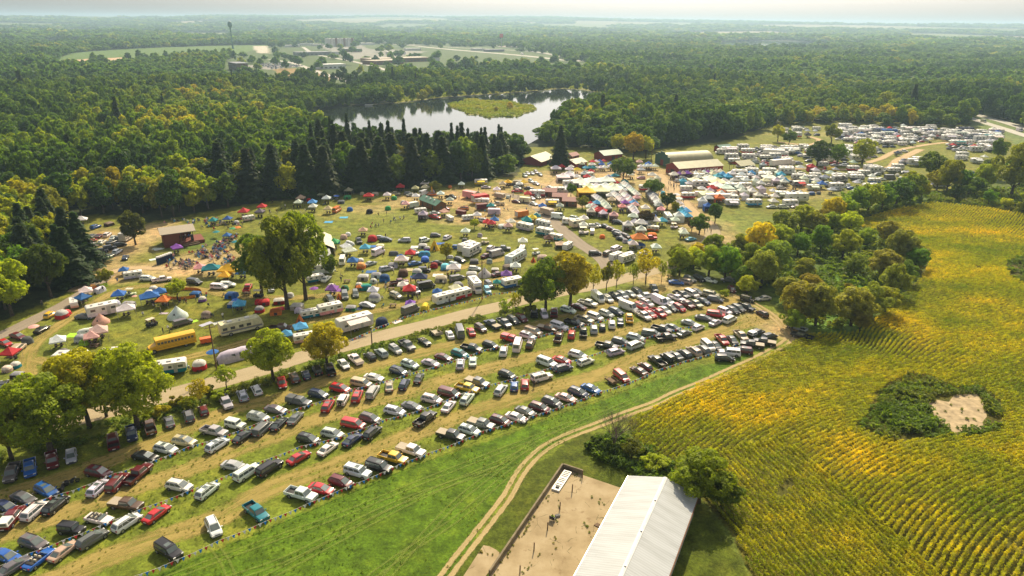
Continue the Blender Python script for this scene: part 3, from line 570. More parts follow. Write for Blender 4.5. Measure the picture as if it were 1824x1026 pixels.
PN = [(crown_pine('crown', 200 + k, 3.6, 1.0, 18, 3600, .42, M_LEAF), trunk_mesh('trunk', 30 + k, 17, .28)) for k in range(3)]
PNM = [(crown_pine('crown', 210 + k, 3.6, .8, 18, 1700, .6, M_LEAF), trunk_mesh('trunk', 35 + k, 17, .28)) for k in range(2)]
SH = []
for k in range(3):
    c, C = crown_broad('crown', 240 + k, 2.0, .1, 3.0, 12, 1300, .2, M_LEAF); SH.append((c, trunk_mesh('trunk', 70 + k, 1.6, .07)))
OPN = []
for k in range(3):
    c, C = crown_broad('crown', 260 + k, 5.0, 2.6, 12.2, 30, 1500, .36, M_LEAF, open_=.3); OPN.append((c, trunk_mesh('trunk', 80 + k, 9.5, .22, C)))
G_DK, G_MD, G_OL, G_LT, G_YL, G_PN, G_WI, G_RU = (.065, .115, .014), (.115, .185, .016), (.21, .235, .018), (.32, .35, .018), (.50, .43, .018), (.038, .074, .018), (.19, .205, .035), (.22, .19, .03)
TREES = []
def tree(x, y, h, kind, col, label, name='tree', group=None, rad=None, world=False, rz=None):
    """x, y: picture point of the foot; h metres tall; rad crown radius"""
    X, Y = (x, y) if world else G(x, y)
    rs = random.Random(int(X * 31 + Y * 17)); lib, bh, brd = {'b': (BR, 12.2, 4.8), 'B': (BIG, 12.2, 4.8), 'm': (MIDB, 12.2, 4.8), 'p': (PN, 18, 3.6), 'q': (PNM, 18, 3.6), 's': (SH, 3, 2.0), 'o': (OPN, 12.2, 4.8)}[kind]
    cr_, tk = rs.choice(lib); o = link(name, None, None, (X, Y, float(hgt(X, Y))), rs.uniform(0, 6.28) if rz is None else rz); o.empty_display_size = .5
    tag(o, label, 'tree' if kind != 's' else 'shrub', group); sz = h / bh; sr = (rad / brd) if rad else sz * rs.uniform(.88, 1.12); o.scale = (sr, sr, sz)
    j = [c * rs.uniform(.85, 1.15) for c in col]
    a = link('crown', cr_, o, color=j); tr = link('trunk', tk, o)
    if tr: TREES.append((X, Y)); return o
# trees one can point to
HAND = [(246, 762, 17.5, 'B', G_LT, 7.0, 'large bright green roadside tree, rightmost of the big left clump'), (160, 762, 16.5, 'B', G_LT, 6.2, 'large green roadside tree in the middle of the big left clump'), (92, 808, 16, 'B', (.25, .29, .018), 7.0, 'large dark green tree low in the big left roadside clump'), (22, 820, 12, 'B', (.25, .29, .018), 4.8, 'green tree at the very left edge beside the road'), (190, 742, 11, 'B', G_LT, 4.2, 'lower green tree behind the big left clump'),
        (487, 678, 12, 'B', (.34, .36, .02), 5.0, 'round green tree by the road above the red sedan'), (583, 652, 10.5, 'B', (.38, .36, .02), 4.8, 'yellow green round tree by the road right of the round green one'), (358, 722, 6, 'o', (.36, .32, .03), 2.2, 'thin sparse yellowing sapling by the road'), (404, 692, 5.4, 'o', (.3, .3, .03), 2.4, 'second thin roadside sapling under the green tree'),
        (512, 550, 26, 'B', (.15, .2, .017), 8.0, 'tall dark tree in mid camp with low hanging foliage'), (466, 522, 17.5, 'B', (.14, .19, .017), 6.2, 'dark tree left of the tallest camp tree, hanging over the yellow canopy'), (545, 534, 25.5, 'B', (.22, .26, .018), 7.4, 'tall camp tree with a long bare trunk before the white marquee'),
        (590, 495, 8, 'b', G_MD, 2.4, 'small tree right of the tall camp trees'), (317, 534, 6, 'b', G_LT, 2.8, 'small green tree ringed by orange netting in the left camp'), (190, 506, 5, 'b', G_OL, 2.4, 'small spreading tree by the dirt path in the left camp'),
        (242, 436, 12, 'b', (.10, .10, .022), 4.8, 'olive tree standing left of the wooden stage'), (795, 462, 5.6, 'b', G_LT, 2.5, 'small round tree beside the white motorhome in mid camp'), (845, 408, 4.2, 'b', G_LT, 1.9, 'young tree below the red food trailers'), (775, 345, 6, 'b', (.12, .14, .02), 2.8, 'green tree in front of the pines by the wooden lodge'),
        (972, 552, 14.5, 'B', (.17, .22, .018), 5.8, 'dense tree at the left end of the roadside clump in mid view'), (1015, 545, 15.5, 'B', G_LT, 6.4, 'broad yellow green tree in the roadside clump in mid view'), (945, 553, 11, 'B', (.16, .21, .018), 4.2, 'lower green tree hanging over the road, mid view'), (900, 560, 4.5, 'o', (.26, .3, .02), 2.0, 'small bushy sapling between the road and the blue pickup'), (918, 556, 5.8, 'o', G_LT, 1.6, 'slim sapling beside the road, right of the bushy sapling'),
        (1056, 522, 9, 'o', (.34, .34, .02), 2.4, 'slender yellow green tree behind the white cargo van'), (1080, 517, 8.5, 'b', G_OL, 2.0, 'slender tree, second behind the white cargo van'), (1098, 512, 8.5, 'o', (.34, .34, .02), 2.3, 'slender tree between the road and the silver sedans'), (1150, 505, 11, 'o', (.40, .37, .02), 3.8, 'yellow green tree by the road bend above the black pickup'), (1128, 506, 6.5, 'o', G_OL, 2.0, 'small tree just left of the road bend'), (1178, 503, 7, 'o', G_OL, 1.6, 'thin leaning tree at the road bend'),
        (1110, 323, 12.5, 'b', G_MD, 6.6, 'large round dark green tree standing alone in the market'), (1162, 352, 8.5, 'b', G_MD, 4.6, 'round tree at the market crossroads'), (1188, 372, 7.5, 'b', G_DK, 3.6, 'dark tree just below the market crossroads'), (1150, 403, 6.5, 'b', (.08, .07, .03), 3.2, 'brownish green tree over the white stall row'), (1202, 382, 5.5, 'b', G_OL, 1.9, 'small tree right of the class A motorhome'), (1273, 398, 8, 'b', G_DK, 3.0, 'dark conical tree beside the sandy market lane'), (1245, 418, 8, 'b', G_MD, 3.8, 'green tree by the fork of the gravel road'), (1232, 412, 6, 'b', (.12, .08, .04), 2.4, 'brown leaved sparse tree by the gravel road'),
        (1037, 372, 5.5, 'b', G_OL, 2.8, 'small tree beside the red roofed cabins'), (1017, 350, 6, 'b', G_MD, 2.4, 'small dark tree among the white marquees'),
        (997, 298, 21, 'p', G_PN, 6.0, 'tall dark spruce between the two tan roofs'), (1455, 296, 14, 'b', G_DK, 7.5, 'dark spreading tree in front of the white trucks'), (1490, 295, 13, 'b', G_MD, 5.6, 'mid green tree right of the dark spreading tree'), (1535, 292, 14, 'b', G_LT, 7.2, 'bright green round tree alone by the sandy lane'), (1480, 256, 13, 'b', G_OL, 5.6, 'tree standing in the far camping field near the wood'), (1405, 260, 10, 'b', G_MD, 4.4, 'tree among the campers at the far wood edge'),
        (1655, 320, 14, 'b', G_MD, 6.5, 'big tree on the hedge line, left of the right hand trees'), (1685, 345, 16, 'B', G_OL, 6.0, 'tall yellow green tree above the top edge of the crop'), (1800, 352, 24, 'B', G_OL, 9.0, 'very tall open tree at the right edge above the crop'), (1775, 290, 14, 'b', G_MD, 4.5, 'round dark tree behind the tall right edge tree'), (1735, 350, 9, 'b', G_MD, 5.0, 'dense bushy tree at the top of the crop field'), (1845, 385, 14, 'B', G_OL, 7.0, 'large tree cut by the right edge'),
        (908, 196, 7, 'm', (.5, .36, .03), 3.0, 'orange tree on the lake island'), (884, 200, 5, 'm', (.4, .38, .03), 2.6, 'small yellow tree left of the orange one on the lake island'), (850, 196, 3.5, 'm', (.4, .38, .03), 2.4, 'low yellow bush at the left of the lake island'),
        (1668, 338, 10, 'b', G_LT, 4.6, 'bright tree in the belt above the crop, second from its left'), (1708, 345, 12, 'b', G_MD, 5.2, 'green tree in the middle of the belt above the crop'), (1748, 340, 13, 'B', G_LT, 5.4, 'bright green tree in the belt left of the very tall open tree'), (1765, 318, 11, 'b', G_MD, 5.0, 'tree behind the belt above the crop'), (1620, 338, 9, 'b', G_LT, 4.0, 'bright tree at the left end of the belt above the crop'), (1815, 330, 16, 'b', G_MD, 6.5, 'dark tall tree at the right edge behind the very tall open tree'),
        (1128, 283, 15, 'b', (.38, .36, .02), 6.5, 'tall yellow tree at the wood edge above the arched barn'), (1100, 276, 13, 'b', (.30, .32, .02), 5.0, 'yellow green tree at the wood edge left of the tall yellow one'), (1385, 252, 11, 'b', (.34, .33, .02), 4.6, 'yellow tree at the wood edge above the far camping field'), (1150, 282, 13, 'b', G_LT, 5, 'bright green tree at the wood edge right of the tall yellow one'),
        (1285, 900, 5.6, 'B', G_MD, 3.0, 'lower green tree crowding the right side of the barn tree'),
        (1125, 815, 3.6, 'b', (.16, .18, .02), 2.2, 'yellow green bush between dead tree and crop'), (1168, 838, 3.0, 'b', G_LT, 2.4, 'low green bush between dead tree and barn')]
_bt = G(1250, 846, 5.0); tree(_bt[0], _bt[1], 9.4, 'B', (.22, .29, .018), 'dense round green tree overhanging the corner of the white barn roof', rad=5.1, world=True)
for (x, y, h, k, c, r, l) in HAND: tree(x, y, h, k, c, l, rad=r, name='tree' if k != 'p' else 'spruce_tree')
dt = link('bare_tree', None, None, (*G(1092, 796), 0), .4); tag(dt, 'leafless grey tree by the meadow track', 'tree'); link('trunk', bare_tree('trunk', 4), dt); dt.scale = (.95, .95, .95)
for i, (x, y, s) in enumerate([(1062, 796, 1.0), (1078, 806, 1.2), (1094, 812, 1.0), (1048, 800, .7)]):
    tree(x, y, 2.2 * s, 's', G_DK, ['small dark shrub below the leafless tree, second from left', 'dark shrub directly under the leafless tree', 'dark shrub right of the leafless tree', 'leftmost small dark shrub below the leafless tree'][i], name='shrub', rad=1.7 * s)
for i, (x, y) in enumerate([(318, 722), (338, 728), (375, 705), (392, 712), (258, 752), (292, 742), (937, 561), (925, 563), (950, 560), (1290, 530), (1325, 520), (1345, 512), (1480, 545), (1462, 560), (1510, 520)]):
    tree(x, y, 2.4, 's', [G_OL, G_LT][i % 2], 'shrub on the verge between gravel road and parked cars' if i < 6 else ('low bush under the roadside clump in mid view' if i < 9 else 'low green bush in the grassy gap of the thicket'), name='shrub', rad=2.0, group='verge shrubs' if i < 6 else ('bushes under the mid view clump' if i < 9 else 'bushes in the thicket gap'))
# the thicket between camp and crop
TH = [(1210, 490, 9, G_OL), (1235, 480, 10, G_LT), (1262, 492, 11, G_OL), (1290, 500, 11, G_MD), (1320, 512, 9, G_MD), (1330, 525, 6.5, G_LT), (1355, 512, 12, G_WI), (1300, 478, 10, G_OL), (1335, 488, 11, G_MD), (1375, 500, 13, G_WI), (1400, 540, 11, G_WI), (1425, 575, 13, G_WI), (1452, 580, 12, G_WI), (1410, 590, 8, G_OL), (1515, 580, 12, G_WI), (1545, 570, 10.5, G_WI), (1530, 590, 8, G_RU), (1575, 560, 9, G_OL), (1590, 530, 10, G_WI), (1610, 505, 10, G_MD), (1570, 500, 11, G_WI), (1540, 510, 10, G_RU), (1520, 490, 9.5, G_WI), (1490, 500, 9, G_RU), (1460, 490, 10, G_WI), (1430, 500, 10, G_RU), (1560, 470, 11, G_MD), (1600, 470, 12, G_WI), (1630, 480, 10, G_MD), (1500, 460, 11, G_OL), (1460, 450, 10, G_MD), (1420, 455, 11, G_MD), (1385, 450, 11, G_OL), (1350, 455, 12, G_YL), (1320, 450, 9, (.15, .17, .02)), (1395, 420, 11, (.13, .15, .02)), (1425, 415, 11, G_OL), (1450, 420, 13, G_RU), (1480, 415, 9, G_OL), (1510, 420, 10, G_LT), (1240, 462, 8, G_LT), (1205, 470, 7.5, (.14, .16, .02)), (1270, 462, 9, (.16, .17, .02)), (1365, 425, 9.5, (.14, .16, .02)),
      (1520, 385, 14, G_MD), (1545, 380, 14, G_OL), (1570, 375, 15, G_MD), (1595, 370, 14.5, G_DK), (1620, 362, 14, G_MD), (1640, 355, 12, G_OL), (1500, 392, 12, G_OL), (1480, 398, 11, G_LT), (1462, 404, 10, (.14, .16, .02)), (1540, 440, 8, G_OL), (1580, 440, 10, G_WI), (1480, 530, 6, G_RU), (1440, 530, 8, G_RU), (1760, 365, 7, G_MD), (1790, 372, 7, G_LT), (1820, 380, 6, G_OL), (1700, 355, 7, G_DK), (1722, 352, 9, G_MD)]
for i, (x, y, h, c) in enumerate(TH):
    kc = [v * (1.5 if (x < 1400 and y < 515) else 1.4) for v in c]
    if (x, y) in ((1560, 470), (1500, 500), (1490, 500), (1540, 510), (1460, 490), (1480, 530)): continue
    kind = {G_WI: 'grey green willow', G_RU: 'rusty brown leaved tree', G_YL: 'yellow leaved tree', G_DK: 'dark green tree', G_MD: 'mid green tree', G_LT: 'bright green tree'}.get(c, 'olive green tree')
    tree(x, y, h * (.98, .72, .88)[i % 3], 'B' if y > 440 else 'b', kc, kind + ' in the thicket between camp and crop', name='willow_tree' if c == G_WI else 'tree', group=kind + 's of the thicket', rad=h * (.42, .36, .46)[i % 3])
# back woods: every tree is placed on a jittered polar grid, the nearest ones as things of their own
def wood_points():
    rs = np.random.RandomState(9); xs = []; r = 150.0
    while r < 9500:
        s = 7.4 if r < 520 else (8.6 if r < 900 else (11.5 if r < 1600 else (17 if r < 3000 else (30 if r < 5200 else 46))))
        n = int(2 * R(50) * r / s); a = (np.arange(n) + rs.uniform(-.38, .38, n) + (rs.rand())) * s / r - R(50); rr = r + rs.uniform(-.36, .36, n) * s
        xs.append(np.stack([rr * np.sin(a), rr * np.cos(a), np.full(n, s)], -1)); r += s * .9
    q = np.concatenate(xs); X, Y, S = q.T; x, y = P(X, Y); m = inpoly(x, y, BACKB) & (X > -900 - .9 * Y) & (np.abs(X) < .95 * Y + 60)
    x0, y0 = P(X, Y - 0 * S); hpx = 13 * FPX / np.maximum(1, np.hypot(X, Y))
    for c in CLEARS: m &= ~(inpoly(x, y, c) & ((rs.rand(len(x)) < .80) if c is DEV else True))
    for c in (FARGREEN, DEV, LAKE2, HWYF): m &= ~(inpoly(x, y - hpx * .75, c) & (rs.rand(len(x)) < .85))
    m &= ~in_fld(X, Y)
    m &= ~inpoly(x, y, [(925, 245), (1000, 262), (1005, 305), (900, 320), (925, 290)])
    thin = (np.hypot(X, Y) > 2400) & (np.sin(X / 210 + 2 * np.sin(Y / 420)) * np.sin(Y / 330 + X / 900) > .62); m &= ~thin
    return X[m], Y[m], S[m], x[m], y[m]
WX, WY, WS, wx, wy = wood_points()
dist = np.hypot(WX, WY); vis = (wx > -30) & (wx < 1860); order = np.argsort(dist + 1e6 * ~vis); NIND = 160
rs = np.random.RandomState(17); pine = ((wx > 555) & (wx < 935) & (wy > 285) & (wy < 352) & (rs.rand(len(wx)) < .8)) | ((wx > 40) & (wx < 165) & (wy > 425) & (wy < 525) & (rs.rand(len(wx)) < .55)) | ((wx > 380) & (wx < 560) & (wy > 335) & (wy < 375) & (rs.rand(len(wx)) < .6)) | (rs.rand(len(wx)) < .004)
for i in order[:NIND]:
    rr = random.Random(int(i)); yel = rr.random()
    left = wx[i] < 175
    if pine[i]: tree(WX[i], WY[i], (hh := rr.uniform(14, 18) if left else rr.uniform(17, 23)), 'p' if dist[i] < 260 else 'q', G_PN, 'dark pointed spruce ' + ('in the left wood beside the gravel lane' if left else 'in the tall spruce belt behind the camp'), 'spruce_tree', 'spruces of the left wood' if left else 'spruces behind the camp', world=True, rad=hh * rr.uniform(.30, .38))
    else:
        c = G_LT if (yel < .6 and (left or wx[i] < 540) and yel < .5) else (G_MD if yel < .6 else (G_DK if yel < .85 else G_OL)); nm = {G_LT: 'bright green', G_MD: 'mid green', G_DK: 'dark green', G_OL: 'olive green'}[c]
        tree(WX[i], WY[i], rr.uniform(12, 17) if left or wx[i] < 540 else rr.uniform(15, 22), 'b' if dist[i] < 260 else 'm', c, nm + ' leafy tree ' + ('in the left wood beside the gravel lane' if left else 'along the wood edge behind the camp'), 'tree', nm + (' trees of the left wood' if left else ' trees behind the camp'), world=True, rad=None)
rest = order[NIND:]; M_LEAFP = leaf_material('spruce_foliage', 'rand', [(0, (.03, .06, .016)), (1, (.06, .10, .022))])
def lowcrown(name, seed, n, size, m=None, nb=20): return crown_broad(name, seed, 5.2, .8, 11.5, nb, n, size, m or M_LEAFR)[0]
pa = [proto('wood_tree', lowcrown('wood_tree', 300 + k, 2100, .46, M_LEAFN, 24)) for k in range(5)] + [proto('wood_spruce', crown_pine('wood_spruce', 310 + k, 3.9, .5, 18, 1700, .58, M_LEAFP)) for k in range(2)]
pb = [proto('far_tree', lowcrown('far_tree', 320 + k, 420, 1.05)) for k in range(4)]
pc = [proto('farthest_tree', lowcrown('farthest_tree', 330 + k, 110, 2.0)) for k in range(4)]
def wood(sel, protos, name, label, isp=None, gain=1.0):
    n = len(sel); rs = np.random.RandomState(n); s = WS[sel]; sc = ((.8 + .95 * rs.uniform(0, 1, n) ** 1.7) * np.maximum(1, s / 8.6))[:, None] * np.array([[1, 1, 1.0]]); sc[:, 2] = rs.uniform(.8, 1.6, n) * (1 + .2 * np.sin(WX[sel] / 60 + 2 * np.sin(WY[sel] / 75))) * gain * np.where(s > 20, 1.25, 1)
    ix = rs.randint(0, 5 if isp is not None else len(protos), n)
    if isp is not None: ix = np.where(isp, 5 + rs.randint(0, 2, n), ix); sc[isp, 2] *= .95; sc[isp, :2] *= 1.15; sc[isp, 2] *= .9
    # join geometry lists prototypes in link order
    return scatter(name, label, 'woodland', np.stack([WX[sel], WY[sel], hgt(WX[sel], WY[sel]) - .3], -1), np.stack([np.zeros(n), np.zeros(n), rs.uniform(0, 6.28, n)], -1), sc, protos, ix)
d_ = dist[rest]
a_ = rest[d_ < 900]; wood(a_, pa, 'woodland', 'dense mixed wood round the lake and behind the camp', pine[a_])
wood(rest[(d_ >= 900) & (d_ < 2400)], pb, 'woodland', 'far woods beyond the lake with uneven tree tops')
wood(rest[d_ >= 2400], pc, 'woodland', 'farthest woods fading into haze at the horizon', gain=1.2)
# ================================================================ VEHICLES
CW = {'W': ('white', (.80, .80, .77)), 'S': ('silver', (.42, .43, .44)), 'G': ('grey', (.13, .135, .14)), 'K': ('black', (.016, .016, .019)), 'B': ('blue', (.02, .12, .42)), 'N': ('navy blue', (.015, .03, .09)), 'R': ('red', (.52, .02, .025)),
      'M': ('maroon', (.13, .015, .022)), 'T': ('beige', (.48, .40, .27)), 'D': ('brown', (.11, .055, .035)), 'Y': ('yellow', (.80, .52, .02)), 'E': ('teal', (.0, .20, .23)), 'O': ('orange', (.75, .19, .03)), 'P': ('purple', (.22, .07, .38)), 'L': ('lime green', (.42, .68, .03)), 'C': ('sky blue', (.08, .38, .62)), 'I': ('pink', (.72, .38, .36)), 'Q': ('cream', (.74, .67, .50)), 'F': ('green', (.04, .28, .10)), 'H': ('light grey', (.58, .59, .60))}
def body_secs(L, W, prof, zb=.28):
    """prof: (x/L from the rear, width factor, top height)"""
    secs = []
    for (u, k, zt) in prof:
        x = -L / 2 + u * L; h = W / 2 * k; zm = zb + (zt - zb) * .55
        secs.append([(x, -h * .86, zb), (x, -h * .98, zb + .12), (x, -h, zm), (x, -h * .93, zt - .05), (x, -h * .84, zt), (x, h * .84, zt), (x, h * .93, zt - .05), (x, h, zm), (x, h * .98, zb + .12), (x, h * .86, zb)])
    return secs
SPEC = {  # L, W, belt, roof z, greenhouse base rear/front, roof rear/front (fractions of length from the rear), hood z, tail z, wheel radius
    's': (4.8, 1.82, .92, 1.44, .10, .77, .27, .54, .80, .98, .33), 'h': (4.1, 1.75, .95, 1.50, .02, .82, .13, .58, .82, .93, .32), 'u': (4.75, 1.90, 1.03, 1.68, .01, .81, .11, .58, .90, 1.02, .37),
    'U': (5.3, 2.02, 1.15, 1.9, .01, .76, .05, .64, 1.1, 1.12, .40), 'v': (5.1, 1.98, 1.0, 1.75, .02, .84, .06, .66, .94, .98, .34), 'V': (5.9, 2.05, 1.25, 2.5, .0, .90, .01, .78, 1.15, 1.24, .37), 'j': (4.2, 1.85, 1.08, 1.82, .03, .70, .04, .66, 1.06, 1.06, .41), 'c': (4.6, 1.82, .93, 1.30, .30, .70, .50, .55, .86, .95, .33)}
def green(b, L, W, zb, zr, xr0, xf0, xr1, xf1, hw0, hw1, m=M_PAINT):
    x = lambda u: -L / 2 + u * L
    b.loft([[(x(xr0), -hw0, zb - .02), (x(xf0), -hw0 * .96, zb - .02), (x(xf0), hw0 * .96, zb - .02), (x(xr0), hw0, zb - .02)], [(x(xr1) - .04, -hw1 - .015, zr - .1), (x(xf1) + .08, -hw1 - .015, zr - .1), (x(xf1) + .08, hw1 + .015, zr - .1), (x(xr1) - .04, hw1 + .015, zr - .1)], [(x(xr1), -hw1 * .93, zr - .02), (x(xf1), -hw1 * .93, zr - .02), (x(xf1), hw1 * .93, zr - .02), (x(xr1), hw1 * .93, zr - .02)], [(x(xr1) + .25, -hw1 * .6, zr), (x(xf1) - .25, -hw1 * .6, zr), (x(xf1) - .25, hw1 * .6, zr), (x(xr1) + .25, hw1 * .6, zr)]], m)
def panes(L, zb, zr, xr0, xf0, xr1, xf1, hw0, hw1, off=.018, side=((.06, .94),), rear=True):
    x = lambda u: -L / 2 + u * L; out = []
    def lerp(a, b, t): return tuple(a[i] * (1 - t) + b[i] * t for i in range(3))
    A = (x(xr0), -hw0, zb); B_ = (x(xf0), -hw0 * .96, zb); C_ = (x(xf1) + .08, -hw1 - .015, zr - .1); D = (x(xr1) - .04, -hw1 - .015, zr - .1)
    mir = lambda p: (p[0], -p[1], p[2])
    def pane(a, b_, c, d, o, ins=(.08, .92, .1, .93)):
        u0, u1, v0, v1 = ins; f = lambda u, v: lerp(lerp(a, b_, u), lerp(d, c, u), v); return [tuple(q[i] + o[i] for i in range(3)) for q in (f(u0, v0), f(u1, v0), f(u1, v1), f(u0, v1))]
    b = MB(); b.quad(*pane(B_, mir(B_), mir(C_), C_, (off, 0, off), (.05, .95, .02, .96)), M_GLASS); out.append(('windscreen', b))
    if rear: b = MB(); b.quad(*pane(A, mir(A), mir(D), D, (-off, 0, off * .6), (.09, .91, .12, .9)), M_GLASS); out.append(('rear_window', b))
    for sgn in (1, -1):
        b = MB()
        for (u0, u1) in side:
            q = pane(A, B_, C_, D, (0, -off, 0), (u0, u1, .1, .93)); b.quad(*(q if sgn == 1 else [mir(p) for p in q]), M_GLASS)
        out.append(('side_window', b))
    return out
def wheel(b, x, y, r, s, w_=.24):
    b.tube((x, y, r), (x, y + s * w_, r), r, r, M_TYRE, 14); b.tube((x, y + s * (w_ - .02), r), (x, y + s * (w_ + .012), r), r * .62, r * .58, M_RIM, 10)
def vehicle_parts(ty):
    """list of (part name, builder, bevel)"""
    out = []; body = MB()
    if ty in SPEC:
        L, W, zb, zr, xr0, xf0, xr1, xf1, hz, tz, wr = SPEC[ty]
        boxy = ty in 'jVUv'; k = .03 if boxy else 0
        prof = [(0, .80 + k, tz - .2), (.012, .88 + k, tz - .08), (.04, .95 + k, tz - .02), (max(.06, xr0), 1, tz), (.5, 1, zb), (xf0 - .04, 1, zb), (xf0 + .02, .99, zb - .01), ((xf0 + .97) / 2, .97, hz + .02), (.94 if not boxy else .96, .90 + k, hz - .06), (.98, .80 + k, hz - .18), (1, .66 + 2 * k, hz - .32)]
        prof = sorted(set(prof)); prof = [q for i, q in enumerate(prof) if not i or q[0] - prof[i - 1][0] > .008]; body.loft(body_secs(L, W, prof), M_PAINT)
        hw0, hw1 = W / 2 * .87, W / 2 * (.70 if not boxy else .80)
        if ty == 'c':
            out.append(('body', body, .03)); x = lambda u: -L / 2 + u * L; b = MB(); b.box(x(.24), x(.60), -hw0 * .86, hw0 * .86, zb - .05, zb + .03, M_DARK)
            for s in (-1, 1):
                for xs in (.30, .47): b.box(x(xs), x(xs) + .16, s * .38 - .22, s * .38 + .22, zb, zb + .38, M_CREAM)
            out.append(('cabin', b, 0)); b = MB(); b.quad((x(.70), -hw0 * .9, zb), (x(.70), hw0 * .9, zb), (x(.61), hw1, zr), (x(.61), -hw1, zr), M_GLASS); out.append(('windscreen', b, 0)); b = MB(); b.box(x(.14), x(.25), -hw0 * .86, hw0 * .86, zb, zb + .12, M_DARK); out.append(('folded_roof', b, .03))
        else:
            green(body, L, W, zb, zr, xr0, xf0, xr1, xf1, hw0, hw1)
            sd_ = {'s': ((.17, .50), (.53, .90)), 'V': ((.80, .97),), 'j': ((.05, .33), (.37, .62), (.66, .94)), 'v': ((.04, .32), (.35, .62), (.65, .93))}.get(ty, ((.05, .28), (.31, .60), (.63, .93)))
            out.append(('body', body, .05)); out += [(n, b, 0) for n, b in panes(L, zb, zr, xr0, xf0, xr1, xf1, hw0, hw1, side=sd_)]
            if ty in 'uU':
                b = MB(); x = lambda u: -L / 2 + u * L
                for s in (-1, 1): b.box(x(xr1) + .2, x(xf1) - .1, s * hw1 * .88 - .025, s * hw1 * .88 + .025, zr + .01, zr + .06, M_DARK)
                out.append(('roof_rail', b, 0)); b = MB(); b.box(x(xf1) - 1.15, x(xf1) - .35, -.42, .42, zr - .005, zr + .014, M_GLASS); out.append(('sunroof', b, 0))
            if ty == 'j': b = MB(); b.tube((-L / 2 - .04, 0, .95), (-L / 2 - .26, 0, .95), .38, .38, M_TYRE, 14); b.tube((-L / 2 - .25, 0, .95), (-L / 2 - .28, 0, .95), .22, .2, M_RIM, 10); out.append(('spare_wheel', b, 0))
        wx = (-L / 2 + L * .19, -L / 2 + L * .81)
    else:      # pickups: p open bed, P capped bed, q bed under a flat cover
        L, W, wr = (5.75, 2.0, .40); zb, zr, hz = 1.12, 1.84, 1.1; x = lambda u: -L / 2 + u * L; bx = x(.365)
        body.loft(body_secs(L, W, [(.37, .99, zb), (.5, 1, zb), (.74, 1, zb), (.78, .99, zb - .01), (.95, .95, hz - .04), (.99, .9, hz - .12), (1, .86, hz - .3)], .42), M_PAINT)
        hw0, hw1 = W / 2 * .87, W / 2 * .74; green(body, L, W, zb, zr, .375, .77, .40, .66, hw0, hw1); out.append(('body', body, .035))
        out += [(n, b, 0) for n, b in panes(L, zb, zr, .375, .77, .40, .66, hw0, hw1, side=((.08, .46), (.50, .93)))]
        b = MB(); h = W / 2 * .97; t_ = .09; x0 = -L / 2 + .02
        b.box(x0, bx, -h, -h + t_, .5, 1.12, M_PAINT); b.box(x0, bx, h - t_, h, .5, 1.12, M_PAINT); b.box(x0, x0 + t_, -h + t_, h - t_, .5, 1.12, M_PAINT); b.box(bx - .05, bx - .003, -h + t_, h - t_, .5, 1.12, M_PAINT); b.box(x0 + t_, bx - .05, -h + t_, h - t_, .55, .66, M_DARK); out.append(('bed', b, .02))
        if ty == 'P':
            b = MB(); b.loft([[(x0, -h, 1.125), (bx - .02, -h, 1.125), (bx - .02, h, 1.125), (x0, h, 1.125)], [(x0 + .12, -h * .84, 1.8), (bx - .06, -h * .84, 1.8), (bx - .06, h * .84, 1.8), (x0 + .12, h * .84, 1.8)]], M_PAINT)
            for s in (-1, 1): b.quad((x0 + .35, s * (h * .97 + .012), 1.28), (bx - .3, s * (h * .97 + .012), 1.28), (bx - .35, s * (h * .87 + .012), 1.66), (x0 + .4, s * (h * .87 + .012), 1.66), M_GLASS)
            b.quad((x0 - .0, -h * .8, 1.25), (x0 - .0, h * .8, 1.25), (x0 + .08, h * .7, 1.68), (x0 + .08, -h * .7, 1.68), M_GLASS); out.append(('bed_cap', b, 0))
        if ty == 'q': b = MB(); b.box(x0 + .03, bx - .03, -h + .03, h - .03, 1.122, 1.17, M_TONN); out.append(('bed_cover', b, 0))
        wx = (-L / 2 + L * .2, -L / 2 + L * .82)
    for xx in wx:
        for s in (-1, 1):
            b = MB(); wheel(b, xx, s * (W / 2 - .235), wr, s); out.append(('wheel', b, 0))
    hzz = (SPEC[ty][8] if ty in SPEC else 1.1) - .28; tzz = (SPEC[ty][9] if ty in SPEC else 1.05) - .2
    for s in (-1, 1):
        b = MB(); b.box(L / 2 - .16, L / 2 - .02, s * W * .33 - .19, s * W * .33 + .19, hzz, hzz + .17, M_HEAD); out.append(('headlight', b, 0))
        b = MB(); b.box(-L / 2 - .012, -L / 2 + .1, s * W * .37 - .12, s * W * .37 + .12, tzz - .1, tzz + .12, M_TAIL); out.append(('tail_light', b, 0))
        zz = (SPEC[ty][2] if ty in SPEC else 1.12); xm = (SPEC[ty][5] if ty in SPEC else .77); b = MB(); b.box(-L / 2 + xm * L - .42, -L / 2 + xm * L - .24, min(s * W * .5, s * (W * .5 + .2)), max(s * W * .5, s * (W * .5 + .2)), zz, zz + .15, M_PAINT); out.append(('mirror', b, 0))
    b = MB(); b.box(L / 2 - .3, L / 2 + .03, -W * .36, W * .36, .32, .5, M_DARK); out.append(('front_bumper', b, 0)); b = MB(); b.box(L / 2 - .1, L / 2 - .02 + .035, -W * .2, W * .2, hzz + .02, hzz + .13, M_DARK); out.append(('grille', b, 0)); b = MB(); b.box(-L / 2 - .03, -L / 2 + .25, -W * .42, W * .42, .34, .52, M_DARK); out.append(('rear_bumper', b, 0)); b = MB(); b.box(-L / 2 - .036, -L / 2 - .012, -.26, .26, .56, .7, M_HEAD); out.append(('number_plate', b, 0))
    return out
M_TONN = mat('bed_cover_vinyl', (.42, .36, .27), rough=.7, noise=.2)
VP = {}
